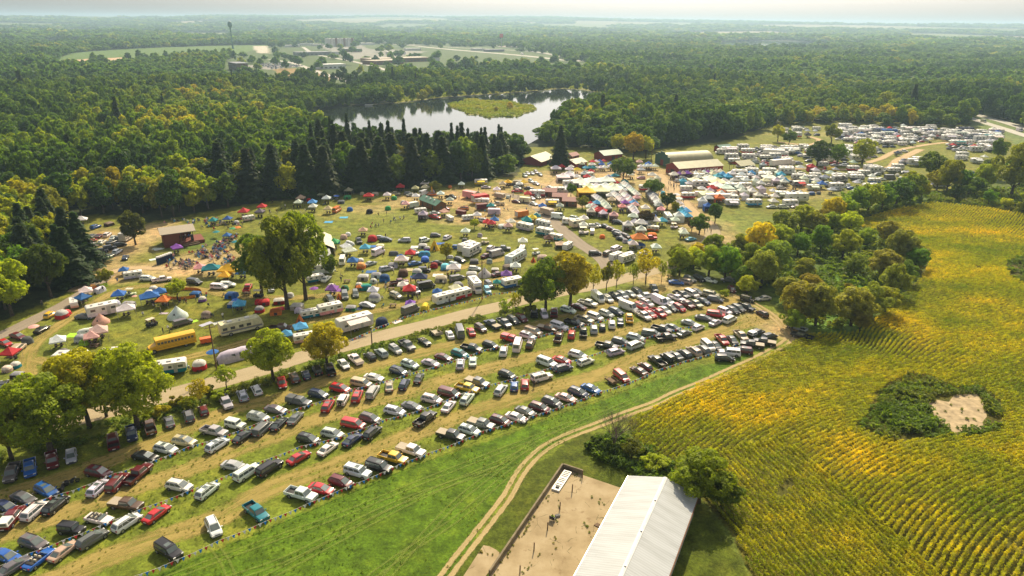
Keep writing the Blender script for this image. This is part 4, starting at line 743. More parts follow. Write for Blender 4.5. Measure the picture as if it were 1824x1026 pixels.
def vmesh(ty):
    if ty not in VP:
        ps = vehicle_parts(ty); VP[ty] = [(n, b.mesh(n, bevel=bv, smooth=38)) for n, b, bv in ps]
        full = MB(); [full.merge(b) for n, b, bv in ps]; VP[ty + '_one'] = full.mesh('vehicle', smooth=38)
    return VP[ty]
TW = {'s': ('sedan', 'car'), 'h': ('hatchback', 'car'), 'u': ('SUV', 'suv'), 'U': ('large SUV', 'suv'), 'v': ('minivan', 'minivan'), 'V': ('cargo van', 'van'), 'j': ('boxy off-roader', 'suv'), 'c': ('convertible', 'car'), 'p': ('pickup', 'pickup truck'), 'P': ('pickup with capped bed', 'pickup truck'), 'q': ('pickup with covered bed', 'pickup truck')}
NM = {'s': 'sedan', 'h': 'hatchback', 'u': 'suv', 'U': 'suv', 'v': 'minivan', 'V': 'cargo_van', 'j': 'off_roader', 'c': 'convertible', 'p': 'pickup_truck', 'P': 'pickup_truck', 'q': 'pickup_truck'}
REG = []      # everything placed, for the labels: (object, description, category, place, order, px, py)
def reg(o, desc, cat, place, px_, py_, group=None): REG.append([o, desc, cat, place, px_, py_, group]); o['category'] = cat; return o
def car(x, y, th, ty, c, place, lod=1, roof=None, zc=.75, world_rz=None, group=None):
    X, Y = G(x, y, zc); rz = HEAD(x, y, th) if world_rz is None else world_rz; cn, cc = CW[c]; rr = random.Random(int(x * 13 + y * 7)); cc = [v * rr.uniform(.88, 1.1) for v in cc]
    ps = vmesh(ty); s = rr.uniform(.86, .92)
    bod = None
    if lod >= 1:
        o = link(NM[ty], None, None, (X, Y, 0), rz)
        for n, me in ps:
            if lod == 1 and n in ('mirror', 'front_bumper', 'rear_bumper', 'grille', 'number_plate', 'roof_rail', 'tail_light'): continue
            if n == 'sunroof' and rr.random() < .5: continue
            ch = link(n, me, bod if n in ('sunroof', 'roof_rail', 'grille', 'mirror') and bod else o, color=cc)
            if n == 'body': bod = ch
            if roof and n in ('bed_cap',): ch.color = (*CW[roof][1], 1)
    else: o = link(NM[ty], VP[ty + '_one'], None, (X, Y, 0), rz, color=cc)
    o.scale = (s, s, s)
    return reg(o, cn + ' ' + TW[ty][0], TW[ty][1], place, x, y, group)
def interp(keys, x):
    for (a, b), (c, d) in zip(keys, keys[1:]):
        if x <= c: return b + (d - b) * max(0, (x - a)) / (c - a)
    return keys[-1][1]
ROWS = {
 'in the roadside row': """21,840,-112,p,G;53,832,-88,p,B;92,818,-82,p,M;126,810,-88,s,S;201,785,97,p,M;234,770,-80,p,N;267,759,105,p,D;301,749,108,s,G;336,739,108,u,G;362,729,112,h,M;402,715,-60,p,S;432,703,114,u,S;457,693,118,u,W;502,680,-75,s,R;524,671,118,u,D;545,666,112,h,N;565,659,118,j,K;588,657,110,p,K;612,647,-48,s,W;633,639,140,q,W;659,633,143,h,K;679,627,143,u,S;704,621,-35,u,S;725,614,-35,p,G;756,607,-33,c,K;801,594,116,s,W;819,591,108,V,G;839,589,116,s,R;856,583,-33,u,D;877,577,150,q,N;898,574,-35,p,G;914,569,-32,u,K;929,565,-38,u,M;952,557,86,p,K;969,558,-65,u,W;987,556,88,p,M;1012,551,-15,u,W;1031,545,-15,s,M;1047,539,-14,p,W;1065,530,-36,V,W;1083,531,-35,u,W;1097,527,-30,p,G;1109,525,-30,u,S;1123,522,-28,s,S;1136,519,-28,u,K;1152,527,185,p,W;1165,513,-62,p,K""",
 'nosed right to the far bunting line': """10,901,-22,s,N;41,885,-20,s,G;82,872,-26,u,B;175,840,-12,u,M;258,811,-10,s,K;295,798,-13,u,W;328,785,-9,u,T;381,767,-13,p,S;419,755,-13,j,W;460,742,-13,u,S;491,728,-11,s,G;532,714,-12,P,G;567,701,-13,u,N;606,691,-13,u,R;643,681,-12,v,T;666,671,-11,s,W;710,660,-18,u,N;730,648,-18,u,W;767,645,-15,s,S;790,635,-15,s,M;819,629,-17,u,E;840,619,-12,p,K;874,614,-17,u,K;911,603,-14,P,R;940,597,-16,u,W;950,589,-18,v,T;975,584,-12,q,D;996,580,-18,U,W;1023,574,-16,p,K;1041,568,-17,p,T;1060,563,-20,v,W;1080,558,-20,u,S;1097,554,-20,u,N;1119,547,-20,V,W;1142,545,-22,u,R;1152,539,-24,u,W;1175,537,-26,V,W;1190,535,-24,s,W;1205,530,-20,p,W;1214,524,-24,p,K;1232,522,-24,v,W;1241,518,-22,s,K;1267,524,-12,U,T;1274,532,-10,u,G;1253,535,-24,s,N;1238,540,-26,p,T;1223,541,-26,p,M;1210,547,-28,u,R;1195,547,-26,s,K;1184,551,-28,s,W;1173,556,-30,p,R;1158,558,-28,s,R;1146,561,-30,p,W""",
 'tailed this side of the far bunting line': """21,921,50,P,M;62,908,40,u,W;99,898,40,u,K;176,867,42,u,W;209,858,47,U,M;246,843,40,p,M;387,791,32,u,W;434,775,35,s,K;468,762,41,v,G;497,753,45,s,K;526,743,48,s,G;584,721,58,u,R;611,711,58,j,W;636,704,67,u,R;664,697,57,U,S;693,686,92,s,T;720,683,62,u,N;746,672,65,s,K;820,647,83,u,W;842,642,88,s,W;897,624,78,u,W;922,615,72,V,W;945,611,65,u,D;995,600,70,p,D;1018,594,82,u,R;1039,591,92,p,K;1058,585,93,u,S;1073,581,93,h,K;1090,576,92,u,W;1105,571,93,s,N;1121,566,96,p,Y""",
 'nosed right to the middle bunting line': """12,989,-20,s,B;59,965,-18,u,G;127,941,-8,j,K;176,922,-12,c,W;224,897,-9,q,D;319,864,-11,u,W;417,828,-10,s,S;549,781,-15,u,K;592,771,-12,u,H;629,754,-12,v,R;659,744,-16,u,G;703,731,-13,u,W;734,722,-15,s,G;769,710,-13,u,W;800,699,-15,v,M;832,690,-14,p,Y;850,680,-17,q,G;904,667,-20,u,K;974,645,-20,U,W;1001,640,-15,s,R;1029,631,-15,u,W;1081,615,-10,p,K;1105,607,-12,u,G;1132,600,-12,u,H;1160,593,-8,v,G;1179,585,-14,p,K;1199,582,-18,s,G;1229,574,-14,s,S;1254,565,-10,s,G;1275,559,-8,v,R;1291,554,-20,j,W;1305,552,-26,u,K;1315,548,-24,u,G;1328,546,-20,p,K""",
 'tailed this side of the middle bunting line': """24,1007,33,s,G;69,993,38,c,B;113,979,38,s,T;164,958,32,u,G;226,929,33,u,W;279,913,37,s,R;369,872,39,u,W;440,840,33,U,W;480,832,32,U,K;532,813,30,s,R;584,797,37,s,W;628,781,37,s,N;663,769,41,u,K;757,745,36,p,K;799,722,50,s,W;832,709,50,u,W;892,693,52,u,W;916,686,88,h,B;935,683,88,u,R;965,671,15,U,W;1003,655,15,u,N;1043,643,20,u,W;1097,626,14,u,S;1132,614,20,v,S;1187,600,8,p,K;1219,592,20,s,G;1244,582,22,h,W;1275,573,25,s,S;1300,568,26,v,W""",
 'nosed to the nearest bunting line': """300,979,-32,U,K;380,937,-64,u,W;456,910,-40,p,E;536,879,-16,p,W;572,869,-15,s,R;607,857,-18,u,M;637,839,-16,U,W;675,830,-17,U,K;700,814,-16,p,Y;732,801,-17,q,W;803,774,-15,q,K;836,765,-17,u,W;857,754,-16,q,G;891,748,-17,u,M;920,742,-18,s,W;936,731,-20,s,G;961,725,-18,u,M;983,715,-20,u,G;1008,707,-17,s,I;1030,698,-20,u,N;1053,691,-22,s,B;1107,669,-38,v,R;1138,659,152,s,D;1149,651,150,h,M;1171,642,147,p,K;1189,636,148,j,K;1203,632,147,s,G;1219,629,146,u,K;1236,624,145,u,T;1252,621,145,u,G;1261,614,-40,v,W;1275,614,-40,s,K;1286,604,-46,p,R;1305,605,-45,s,K;1320,597,-42,p,T""",
 'at the far tip of the meadow': """1347,593,22,P,K;1371,598,14,u,K;1340,613,172,q,K;1362,608,170,q,K;1324,623,172,u,M;1300,627,174,U,W;1291,637,-4,u,K;1205,502,-5,s,B;1220,500,165,u,T;1229,496,-25,u,G;1246,495,-25,u,K;1264,498,-12,s,W;1304,514,-50,h,M;1332,532,-15,j,K;1360,530,185,s,W;1358,557,150,h,D;1419,582,160,p,S;1429,597,165,p,K;1300,498,175,p,G"""}
for place, dat in ROWS.items():
    for e in dat.replace('\n', '').split(';'):
        x, y, th, ty, c = e.strip().split(','); x, y, th = float(x), float(y), float(th)
        car(x, y, th, ty, c, place, lod=2 if y > 640 else 1, roof='W' if (ty == 'P' and (x < 30 or x > 1300)) else None, group='vehicles parked in the meadow')
def dress(o, name, b): return link(name, b.mesh(name), o)
# motorbikes
def motorbike(x, y, th, lab):
    o = link('motorbike', None, None, (*G(x, y, .5), 0), HEAD(x, y, th)); tag(o, lab, 'motorbike')
    for xx, n in ((-.72, 'wheel'), (.74, 'wheel')):
        b = MB(); b.tube((xx, -.07, .33), (xx, .07, .33), .33, .33, M_TYRE, 16); b.tube((xx, -.08, .33), (xx, .08, .33), .17, .17, M_METAL, 10); link(n, b.mesh(n), o)
    b = MB(); b.tube((-.72, 0, .36), (.1, 0, .5), .05, .05, M_METAL); b.box(-.25, .25, -.2, .2, .3, .62, M_DARK); b.tube((-.7, .2, .3), (.15, .2, .3), .05, .05, M_METAL); link('frame', b.mesh('frame'), o)
    b = MB(); b.loft([[(-.1, -.12, .7), (-.1, .12, .7), (-.1, .08, .86), (-.1, -.08, .86)], [(.2, -.17, .68), (.2, .17, .68), (.2, .12, .98), (.2, -.12, .98)], [(.5, -.08, .72), (.5, .08, .72), (.5, .05, .9), (.5, -.05, .9)]], M_DARK); link('fuel_tank', b.mesh('fuel_tank'), o)
    b = MB(); b.box(-.72, -.05, -.15, .15, .68, .8, M_DARK); link('seat', b.mesh('seat', .03), o)
    b = MB(); b.tube((.74, 0, .35), (.48, 0, 1.05), .04, .04, M_METAL); b.tube((.45, -.4, 1.08), (.45, .4, 1.08), .025, .025, M_METAL); link('handlebar', b.mesh('handlebar'), o)
    for s in (-1, 1): b = MB(); b.box(-.95, -.45, s * .3 - .12, s * .3 + .12, .42, .8, M_DARK); link('saddlebag', b.mesh('saddlebag', .04), o)
    b = MB(); b.tube((.58, 0, .95), (.68, 0, .95), .1, .09, M_HEAD, 10); link('headlight', b.mesh('headlight'), o)
motorbike(111, 868, 60, 'touring motorbike parked behind the blue SUV, lower of the pair'); motorbike(128, 857, 20, 'black touring motorbike in the far left lane, upper of the pair')
def flat_trailer(x, y, th, lab, m=M_WOOD, s=1.0, walls=True):
    o = link('trailer', None, None, (*G(x, y, .5), 0), HEAD(x, y, th)); tag(o, lab, 'trailer'); o.scale = (s, s, s)
    b = MB(); b.box(-1.6, 1.5, -.95, .95, .5, .58, m)
    link('deck', b.mesh('deck'), o)
    if walls: b = MB(); [b.box(-1.6, 1.5, q * .95 - .03, q * .95 + .03, .585, .95, m) for q in (-1, 1)]; b.box(-1.66, -1.61, -.95, .95, .58, 1.3, m); link('side_board', b.mesh('side_board'), o)
    b = MB(); b.tube((1.5, .6, .5), (2.9, 0, .45), .05, .05, M_DARK); b.tube((1.5, -.6, .5), (2.9, 0, .45), .05, .05, M_DARK); link('drawbar', b.mesh('drawbar'), o)
    for q in (-1, 1): b = MB(); wheel(b, -.1, q * 1.0, .33, q, .2); link('wheel', b.mesh('wheel'), o)
flat_trailer(777, 593, 140, 'empty beige flat trailer between black convertible and white sedan', M_TONN)
flat_trailer(1090, 678, 145, 'small wooden utility trailer beside the red minivan', M_WOOD, .85)
# ---------------------------------------------------------------- bunting
BUNT = [('nearest bunting line of red white and blue pennants, along the green meadow', [(205, 1042), (241, 1026), (311, 999), (387, 964), (477, 927), (553, 895), (629, 862), (657, 852), (720, 823), (766, 806), (829, 782), (862, 767), (918, 750), (937, 744), (1001, 724), (1069, 698), (1122, 681), (1170, 659), (1220, 643), (1274, 627), (1317, 611)]),
        ('middle bunting line of red white and blue pennants between the parked rows', [(-40, 1024), (0, 1008), (48, 987), (116, 961), (187, 932), (252, 906), (340, 873), (424, 838), (467, 821), (535, 795), (601, 779), (550, 792), (621, 772), (687, 747), (753, 729), (822, 701), (878, 684), (931, 669), (1018, 643), (1087, 621), (1165, 597), (1215, 583), (1261, 578)]),
        ('far bunting line of red white and blue pennants between the parked rows', [(-40, 930), (0, 916), (45, 898), (113, 878), (144, 868), (202, 844), (270, 822), (335, 796), (413, 772), (473, 747), (524, 729), (595, 707), (632, 692), (677, 681), (738, 663), (804, 644), (860, 624), (919, 609), (974, 595), (1029, 581), (1099, 564)]),
        ('bunting strung along the roadside campers by the pole', [(590, 620), (640, 598), (672, 583), (720, 564), (772, 550), (815, 540), (858, 530), (875, 523), (928, 517)])]
PEN = {}
def pennant(ci, s=1.0):
    k = ci
    if k not in PEN:
        m = mat(('red_pennant', 'white_pennant', 'blue_pennant')[ci], ((.65, .03, .03), (.8, .8, .78), (.01, .25, .75))[ci], rough=.6, noise=.1)
        b = MB(); b.add([(-.25, -.004, 0), (.25, -.004, 0), (0, -.16, -.52), (-.25, .004, 0), (.25, .004, 0), (0, -.152, -.52)], [(0, 1, 2), (5, 4, 3), (0, 3, 4, 1), (1, 4, 5, 2), (2, 5, 3, 0)], m); PEN[k] = b.mesh('pennant')
    return PEN[k]
M_ROPE = mat('white_rope', (.7, .68, .6), rough=.8, noise=.1)
for bi, (lab, pts) in enumerate(BUNT):
    if bi == 1: pts = [p for p in pts if p != (550, 792)]
    w3 = [Vector((*G(x, y, 1.0), 1.0)) for x, y in pts]; o = link('bunting', None, None, (w3[0].x, w3[0].y, 0)); tag(o, lab, 'bunting', 'bunting lines')
    dense = []; seg = 0
    for a, b_ in zip(w3, w3[1:]):
        L_ = (b_ - a).length; n = max(1, int(L_ / 7)); 
        for q in range(n):
            p0 = a.lerp(b_, q / n); p1 = a.lerp(b_, (q + 1) / n)
            for k in range(8): u = k / 8; v = p0.lerp(p1, u); v.z = 1.05 - .55 * .5 * (4 * u * (1 - u)) * .5; dense.append(v)
            bst = MB(); bst.tube((p0.x - w3[0].x, p0.y - w3[0].y, -.05), (p0.x - w3[0].x, p0.y - w3[0].y, 1.08), .022, .018, M_STEEL, 5)
            link('stake', bst.mesh('stake'), o)
    rb = MB()
    for a, b_ in zip(dense, dense[1:]): rb.tube(a - Vector((w3[0].x, w3[0].y, 0)), b_ - Vector((w3[0].x, w3[0].y, 0)), .018, .018, M_ROPE, 4, cap=False)
    link('rope', rb.mesh('rope'), o)
    pos = []; acc = 0
    for a, b_ in zip(dense, dense[1:]):
        L_ = (b_ - a).length; t0 = acc
        while t0 < L_: pos.append((a.lerp(b_, t0 / L_), math.atan2(b_.y - a.y, b_.x - a.x))); t0 += .74
        acc = t0 - L_
    allp = sorted(range(len(pos)), key=lambda i: pos[i][0].y); keep = set(allp[:100]); mb = MB()
    for i, (p, an) in enumerate(pos):
        lx, ly = p.x - w3[0].x, p.y - w3[0].y; tw = random.uniform(-.5, .2)
        if i in keep: q = link('pennant', pennant(i % 3), o, (lx, ly, p.z), an + tw)
        else:
            me = pennant(i % 3); ca, sa = math.cos(an + tw), math.sin(an + tw); mb.add([(lx + v.co.x * ca - v.co.y * sa, ly + v.co.x * sa + v.co.y * ca, p.z + v.co.z) for v in me.vertices], [tuple(f.vertices) for f in me.polygons], me.materials[0])
    if mb.v: q = link('pennant_run', mb.mesh('pennant_run'), o); tag(q, kind='stuff')
# ================================================================ CAMP THINGS
M_WIN = mat('window_glass', (.09, .10, .10), rough=.1, spec=.8, noise=.2)
M_C2 = mat('second_fabric', (.50, .50, .48), rough=.85, noise=.2, nscale=2)
M_MESHW = mat('dark_mesh', (.05, .05, .055), rough=.9, noise=.2)
M_SKIN = mat('skin', (.42, .25, .17), rough=.6, noise=.15)
M_DENIM = mat('dark_trousers', (.04, .05, .09), rough=.85, noise=.2)
M_WFAB = mat('white_fabric', (.78, .77, .73), rough=.8, noise=.14, nscale=1.0, bump=.15)
M_STRIPE = mat('grey_stripe', (.22, .22, .24), rough=.5, noise=.1)
def profile(b, pts, y0, y1, m, inset=.0):
    """side outline (x, z) pushed across from y0 to y1"""
    n = len(pts); b.add([(x, y0, z) for x, z in pts] + [(x, y1, z) for x, z in pts], [tuple(range(n))[::-1], tuple(range(n, 2 * n))] + [(k, (k + 1) % n, n + (k + 1) % n, n + k) for k in range(n)], m)
def T_dome(w=2.6, l=2.6, h=1.6):
    out = []; nseg, nr = 16, 6
    def shell(b, a0, a1, k, m, lift=0.0):
        rows = []
        for i in range(nr + 1):
            a = a0 + (a1 - a0) * i / nr; r = math.cos(a) ** .75; z = h * math.sin(a) ** .9
            rows.append([(w / 2 * r * k * math.copysign(abs(math.cos(t)) ** .75, math.cos(t)), l / 2 * r * k * math.copysign(abs(math.sin(t)) ** .75, math.sin(t)), z * k + lift + .05 * r * math.sin(4 * t) ** 2) for t in [2 * math.pi * j / nseg for j in range(nseg)]])
        vs = [v for r_ in rows for v in r_]; fs = [(i * nseg + j, i * nseg + (j + 1) % nseg, (i + 1) * nseg + (j + 1) % nseg, (i + 1) * nseg + j) for i in range(nr) for j in range(nseg)]; b.add(vs, fs, m)
    b = MB(); shell(b, 0.0, 1.5, 1, M_FAB); out.append(('tent_body', b)); b = MB(); shell(b, .5, 1.53, 1.035, M_FAB, .02); out.append(('rainfly', b))
    b = MB(); b.quad((-.45, -l / 2 - .02, .08), (.45, -l / 2 - .02, .08), (.28, -l / 2 * .80, h * .62), (-.28, -l / 2 * .80, h * .62), M_MESHW); out.append(('door', b)); return out
def T_canopy(w=3.0, l=3.0, h=2.1, pk=1.15, side=False, mroof=M_FAB):
    b = MB(); out = []
    for sx in (-1, 1):
        for sy in (-1, 1): q = MB(); q.tube((sx * (w / 2 - .05), sy * (l / 2 - .05), 0), (sx * (w / 2 - .05), sy * (l / 2 - .05), h), .035, .03, M_STEEL, 5); out.append(('leg', q))
    r = MB(); a, c = w / 2 + .06, l / 2 + .06; base = [(-a, -c, h), (a, -c, h), (a, c, h), (-a, c, h)]; low = [(x, y, h - .26) for x, y, z in base]; mid = [(x * .45, y * .45, h + pk * .42) for x, y, z in base]; rx, ry = max(0, (w - l) / 2), max(0, (l - w) / 2)
    top = [(-rx * .8 - .04, -ry * .8 - .04, h + pk), (rx * .8 + .04, -ry * .8 - .04, h + pk), (rx * .8 + .04, ry * .8 + .04, h + pk), (-rx * .8 - .04, ry * .8 + .04, h + pk)]
    mid = [tuple(base[i][k] * .5 + top[i][k] * .5 - (0, 0, pk * .1)[k] for k in range(3)) for i in range(4)]
    vs = low + base + mid + top; r.add(vs, [(i + 4 * j, (i + 1) % 4 + 4 * j, (i + 1) % 4 + 4 * (j + 1), i + 4 * (j + 1)) for j in range(3) for i in range(4)] + [(12, 13, 14, 15)], mroof); out.append(('roof_cover', r))
    q = MB(); q.box(-.9, .9, -.35, .35, .7, .76, M_WOOD); [q.box(x, x + .45, .6, 1.05, .0, .8, M_DARK) for x in (-.9, .1)]; out.append(('table', q))
    if side: q = MB(); q.box(-a + .05, a - .05, c - .08, c - .05, .05, h, mroof); q.box(-a + .05, -a + .08, -c + .1, c - .1, .05, h, mroof); out.append(('side_wall', q))
    return out
def T_stall():      # market stall: canopy with a table of goods
    out = T_canopy(3.2, 3.2, 2.2, 1.3, side=True); q = MB(); q.box(-1.3, 1.3, -1.45, -.85, .7, .76, M_WOOD); out.append(('table', q)); rs = random.Random(3); q = MB()
    for k in range(14): x = rs.uniform(-1.2, 1.1); y = rs.uniform(-1.4, -1.0); q.box(x, x + rs.uniform(.1, .3), y, y + .2, .765, .8 + rs.uniform(.05, .25), rs.choice([M_TAIL, M_C2, M_CREAM, M_STRIPE]))
    out.append(('goods', q)); return out
def T_marquee(n=3, w=6.0, l=5.0, h=2.4, walls=True):
    out = []; r = MB(); W_ = w * n
    for k in range(n):
        x0 = -W_ / 2 + k * w; x1 = x0 + w; c = l / 2; cx = (x0 + x1) / 2; base = [(x0, -c, h), (x1, -c, h), (x1, c, h), (x0, c, h)]; mid = [(cx + (x - cx) * .42, y * .42, h + .55) for x, y, z in base]
        r.add(base + mid + [(cx, 0, h + 1.7)], [(i, (i + 1) % 4, 4 + (i + 1) % 4, 4 + i) for i in range(4)] + [(4 + i, 4 + (i + 1) % 4, 8) for i in range(4)], M_FAB)
    r.box(-W_ / 2 - .01, W_ / 2 + .01, -l / 2 - .02, l / 2 + .02, h - .3, h - .005, M_FAB); out.append(('roof_cover', r))
    if walls: q = MB(); q.box(-W_ / 2 + .1, W_ / 2 - .1, l / 2 - .12, l / 2 - .08, 0, h - .3, M_FAB); q.box(-W_ / 2 + .1, -W_ / 2 + .14, -l / 2 + .1, l / 2 - .13, 0, h - .3, M_FAB); out.append(('side_wall', q))
    for k in range(n + 1):
        for s in (-1, 1): q = MB(); q.tube((-W_ / 2 + k * w, s * (l / 2 - .06), 0), (-W_ / 2 + k * w, s * (l / 2 - .06), h - .31), .05, .05, M_STEEL, 5); out.append(('leg', q))
    return out
def T_frame(L=12, W=9, h=2.3, pk=3.0, m=M_FAB):     # long gabled tent
    out = []; r = MB(); profile(r, [(-W / 2, h), (0, pk + h), (W / 2, h), (W / 2 - .12, h - .02), (0, pk + h - .14), (-W / 2 + .12, h - .02)], -L / 2, L / 2, m); r.v = [(y, x, z) for x, y, z in r.v]; out.append(('roof_cover', r))
    q = MB()
    for s in (-1, 1): q.box(-L / 2 + .1, L / 2 - .1, s * (W / 2 - .2) - .02, s * (W / 2 - .2) + .02, .1, h, m)
    q.add([(-L / 2 + .06, -W / 2 + .2, 0), (-L / 2 + .06, W / 2 - .2, 0), (-L / 2 + .06, W / 2 - .2, h), (-L / 2 + .06, 0, h + pk - .25), (-L / 2 + .06, -W / 2 + .2, h)], [(0, 1, 2, 3, 4)], m); out.append(('side_wall', q))
    for k in range(5):
        for s in (-1, 1): p = MB(); x = -L / 2 + .3 + k * (L - .6) / 4; p.tube((x, s * (W / 2 - .05), 0), (x, s * (W / 2 - .05), h), .05, .05, M_STEEL, 5); out.append(('leg', p))
    return out
def T_cone(r=2.3, h=2.9, m=M_FAB, wall=.5):
    b = MB(); n = 16; ring = lambda rr, z: [(rr * math.cos(2 * math.pi * k / n), rr * math.sin(2 * math.pi * k / n), z + (.04 * math.cos(n / 2 * 2 * math.pi * k / n) if z else 0)) for k in range(n)]
    b.loft([ring(r, 0), ring(r * .98, wall), ring(r * .42, h * .62), ring(.05, h)], m); q = MB(); a = -.32; q.add([(r * 1.01 * math.sin(a), -r * 1.01 * math.cos(a), .02), (r * 1.01 * math.sin(-a), -r * 1.01 * math.cos(a), .02), (.12, -r * .62, h * .52), (-.12, -r * .62, h * .52)], [(0, 1, 2, 3)], M_MESHW); p = MB(); p.tube((0, 0, h - .1), (0, 0, h + .25), .04, .03, M_WOOD, 5); return [('tent_body', b), ('door', q), ('pole', p)]
def T_cabin(w=3.6, l=2.8, h=1.9):
    b = MB(); b.loft([[(-w / 2, -l / 2, 0), (w / 2, -l / 2, 0), (w / 2, l / 2, 0), (-w / 2, l / 2, 0)], [(-w / 2 * .93, -l / 2 * .9, h * .68), (w / 2 * .93, -l / 2 * .9, h * .68), (w / 2 * .93, l / 2 * .9, h * .68), (-w / 2 * .93, l / 2 * .9, h * .68)]], M_FAB); out = [('wall_panel', b)]
    b = MB(); b.loft([[(-w / 2 * 1.0, -l / 2 * .98, h * .65), (w / 2 * 1.0, -l / 2 * .98, h * .65), (w / 2 * 1.0, l / 2 * .98, h * .65), (-w / 2 * 1.0, l / 2 * .98, h * .65)], [(-w / 2 * .6, -l / 2 * .5, h * .93), (w / 2 * .6, -l / 2 * .5, h * .93), (w / 2 * .6, l / 2 * .5, h * .93), (-w / 2 * .6, l / 2 * .5, h * .93)], [(-w / 2 * .35, -.06, h), (w / 2 * .35, -.06, h), (w / 2 * .35, .06, h), (-w / 2 * .35, .06, h)]], M_FAB); out.append(('rainfly', b))
    b = MB(); b.quad((-.5, -l / 2 - .015, .1), (.5, -l / 2 - .015, .1), (.46, -l / 2 * .94 - .01, h * .55), (-.46, -l / 2 * .94 - .01, h * .55), M_MESHW); out.append(('door', b)); return out
def T_tunnel(w=2.6, l=4.4, h=1.9, m=M_FAB):
    b = MB(); n = 9; secs = []
    for i, (t, k) in enumerate(((0, .55), (.12, .92), (.35, 1.02), (.5, .97), (.68, 1.02), (.9, .9), (1, .5))):
        x = -l / 2 + t * l; secs.append([(x, w / 2 * k * math.cos(math.pi * j / (n - 1)), h * k * math.sin(math.pi * j / (n - 1)) ** .8 if 0 < j < n - 1 else 0) for j in range(n)])
    b.loft(secs, m); q = MB(); q.add([(-l / 2 - .03, -.5, .05), (-l / 2 - .03, .5, .05), (-l / 2 + .02, .3, h * .5), (-l / 2 + .02, -.3, h * .5)], [(0, 1, 2, 3)], M_MESHW); p = MB()
    for s in (-1, 1):
        for x in (-.9, .7): p.quad((x - .4, s * (w / 2 * .93), h * .42), (x + .4, s * (w / 2 * .93), h * .42), (x + .36, s * (w / 2 * .75), h * .76), (x - .36, s * (w / 2 * .75), h * .76), M_WIN)
    return [('tent_body', b), ('door', q), ('window', p)]
def T_camper(L=6.0, W=2.3, H=2.6, z0=.55, awn=False, retro=False, axles=1, lower=M_FAB, upper=M_WHITE):
    r = .75 if retro else .35; x0, x1 = -L / 2, L / 2; zt = z0 + H - .55; b = MB()
    up = [(x0 + .06, z0 + .7), (x1 - .04, z0 + .7), (x1 + .05 - r * .15, zt - r), (x1 - r * .35, zt - .12), (x1 - r * 1.2, zt), (x0 + r * 1.0, zt), (x0 + r * .25, zt - .15), (x0 + .0, zt - r)]
    profile(b, up, -W / 2, W / 2, upper); out = [('shell', b)]
    b = MB(); profile(b, [(x0 + .3, z0 - .1), (x1 - .35, z0 - .1), (x1 - .06, z0 + .2), (x1 - .04, z0 + .70), (x0 + .06, z0 + .70), (x0 + .07, z0 + .15)], -W / 2 - .012, W / 2 + .012, lower); out.append(('lower_panel', b))
    for s in (-1, 1):
        for xx, wd in ((-L * .3, .9), (L * .02, .6), (L * .33, .9)):
            q = MB(); y = s * (W / 2 + .014); q.box(xx - wd / 2, xx + wd / 2, min(y, y - s * .02), max(y, y - s * .02), z0 + 1.0, z0 + 1.5, M_WIN); out.append(('window', q))
    q = MB(); q.box(L * .12, L * .12 + .65, -W / 2 - .03, -W / 2 - .001, z0 - .02, z0 + 1.75, M_C2); out.append(('door', q))
    q = MB(); q.box(-.4, .4, -.35, .35, zt + .003, zt + .26, M_WHITE); out.append(('air_conditioner', q)); q = MB(); q.box(L * .28 - .3, L * .28 + .3, -.25, .25, zt + .003, zt + .1, M_STRIPE); q.box(-L * .3 - .2, -L * .3 + .2, -.2, .2, zt + .003, zt + .12, M_STRIPE); out.append(('roof_vent', q))
    for k in range(axles):
        for s in (-1, 1): q = MB(); wheel(q, -.2 + (k - (axles - 1) / 2) * .85, s * (W / 2 - .18), .33, s, .2); out.append(('wheel', q))
    q = MB(); q.tube((x1 - .1, .5, z0 - .1), (x1 + 1.0, 0, z0 - .1), .045, .045, M_DARK); q.tube((x1 - .1, -.5, z0 - .1), (x1 + 1.0, 0, z0 - .1), .045, .045, M_DARK); q.tube((x1 + .25, 0, z0 - .05), (x1 + .25, 0, z0 + .5), .17, .17, M_C2, 8); out.append(('drawbar', q))
    if awn: q = MB(); q.quad((-L * .3, -W / 2 - .03, zt - .25), (L * .3, -W / 2 - .03, zt - .25), (L * .3, -W / 2 - 2.2, zt - .6), (-L * .3, -W / 2 - 2.2, zt - .6), M_FAB); q.tube((-L * .3, -W / 2 - 2.2, zt - .6), (-L * .3, -W / 2 - 2.2, 0), .03, .03, M_STEEL, 4); q.tube((L * .3, -W / 2 - 2.2, zt - .6), (L * .3, -W / 2 - 2.2, 0), .03, .03, M_STEEL, 4); out.append(('awning', q))
    return out
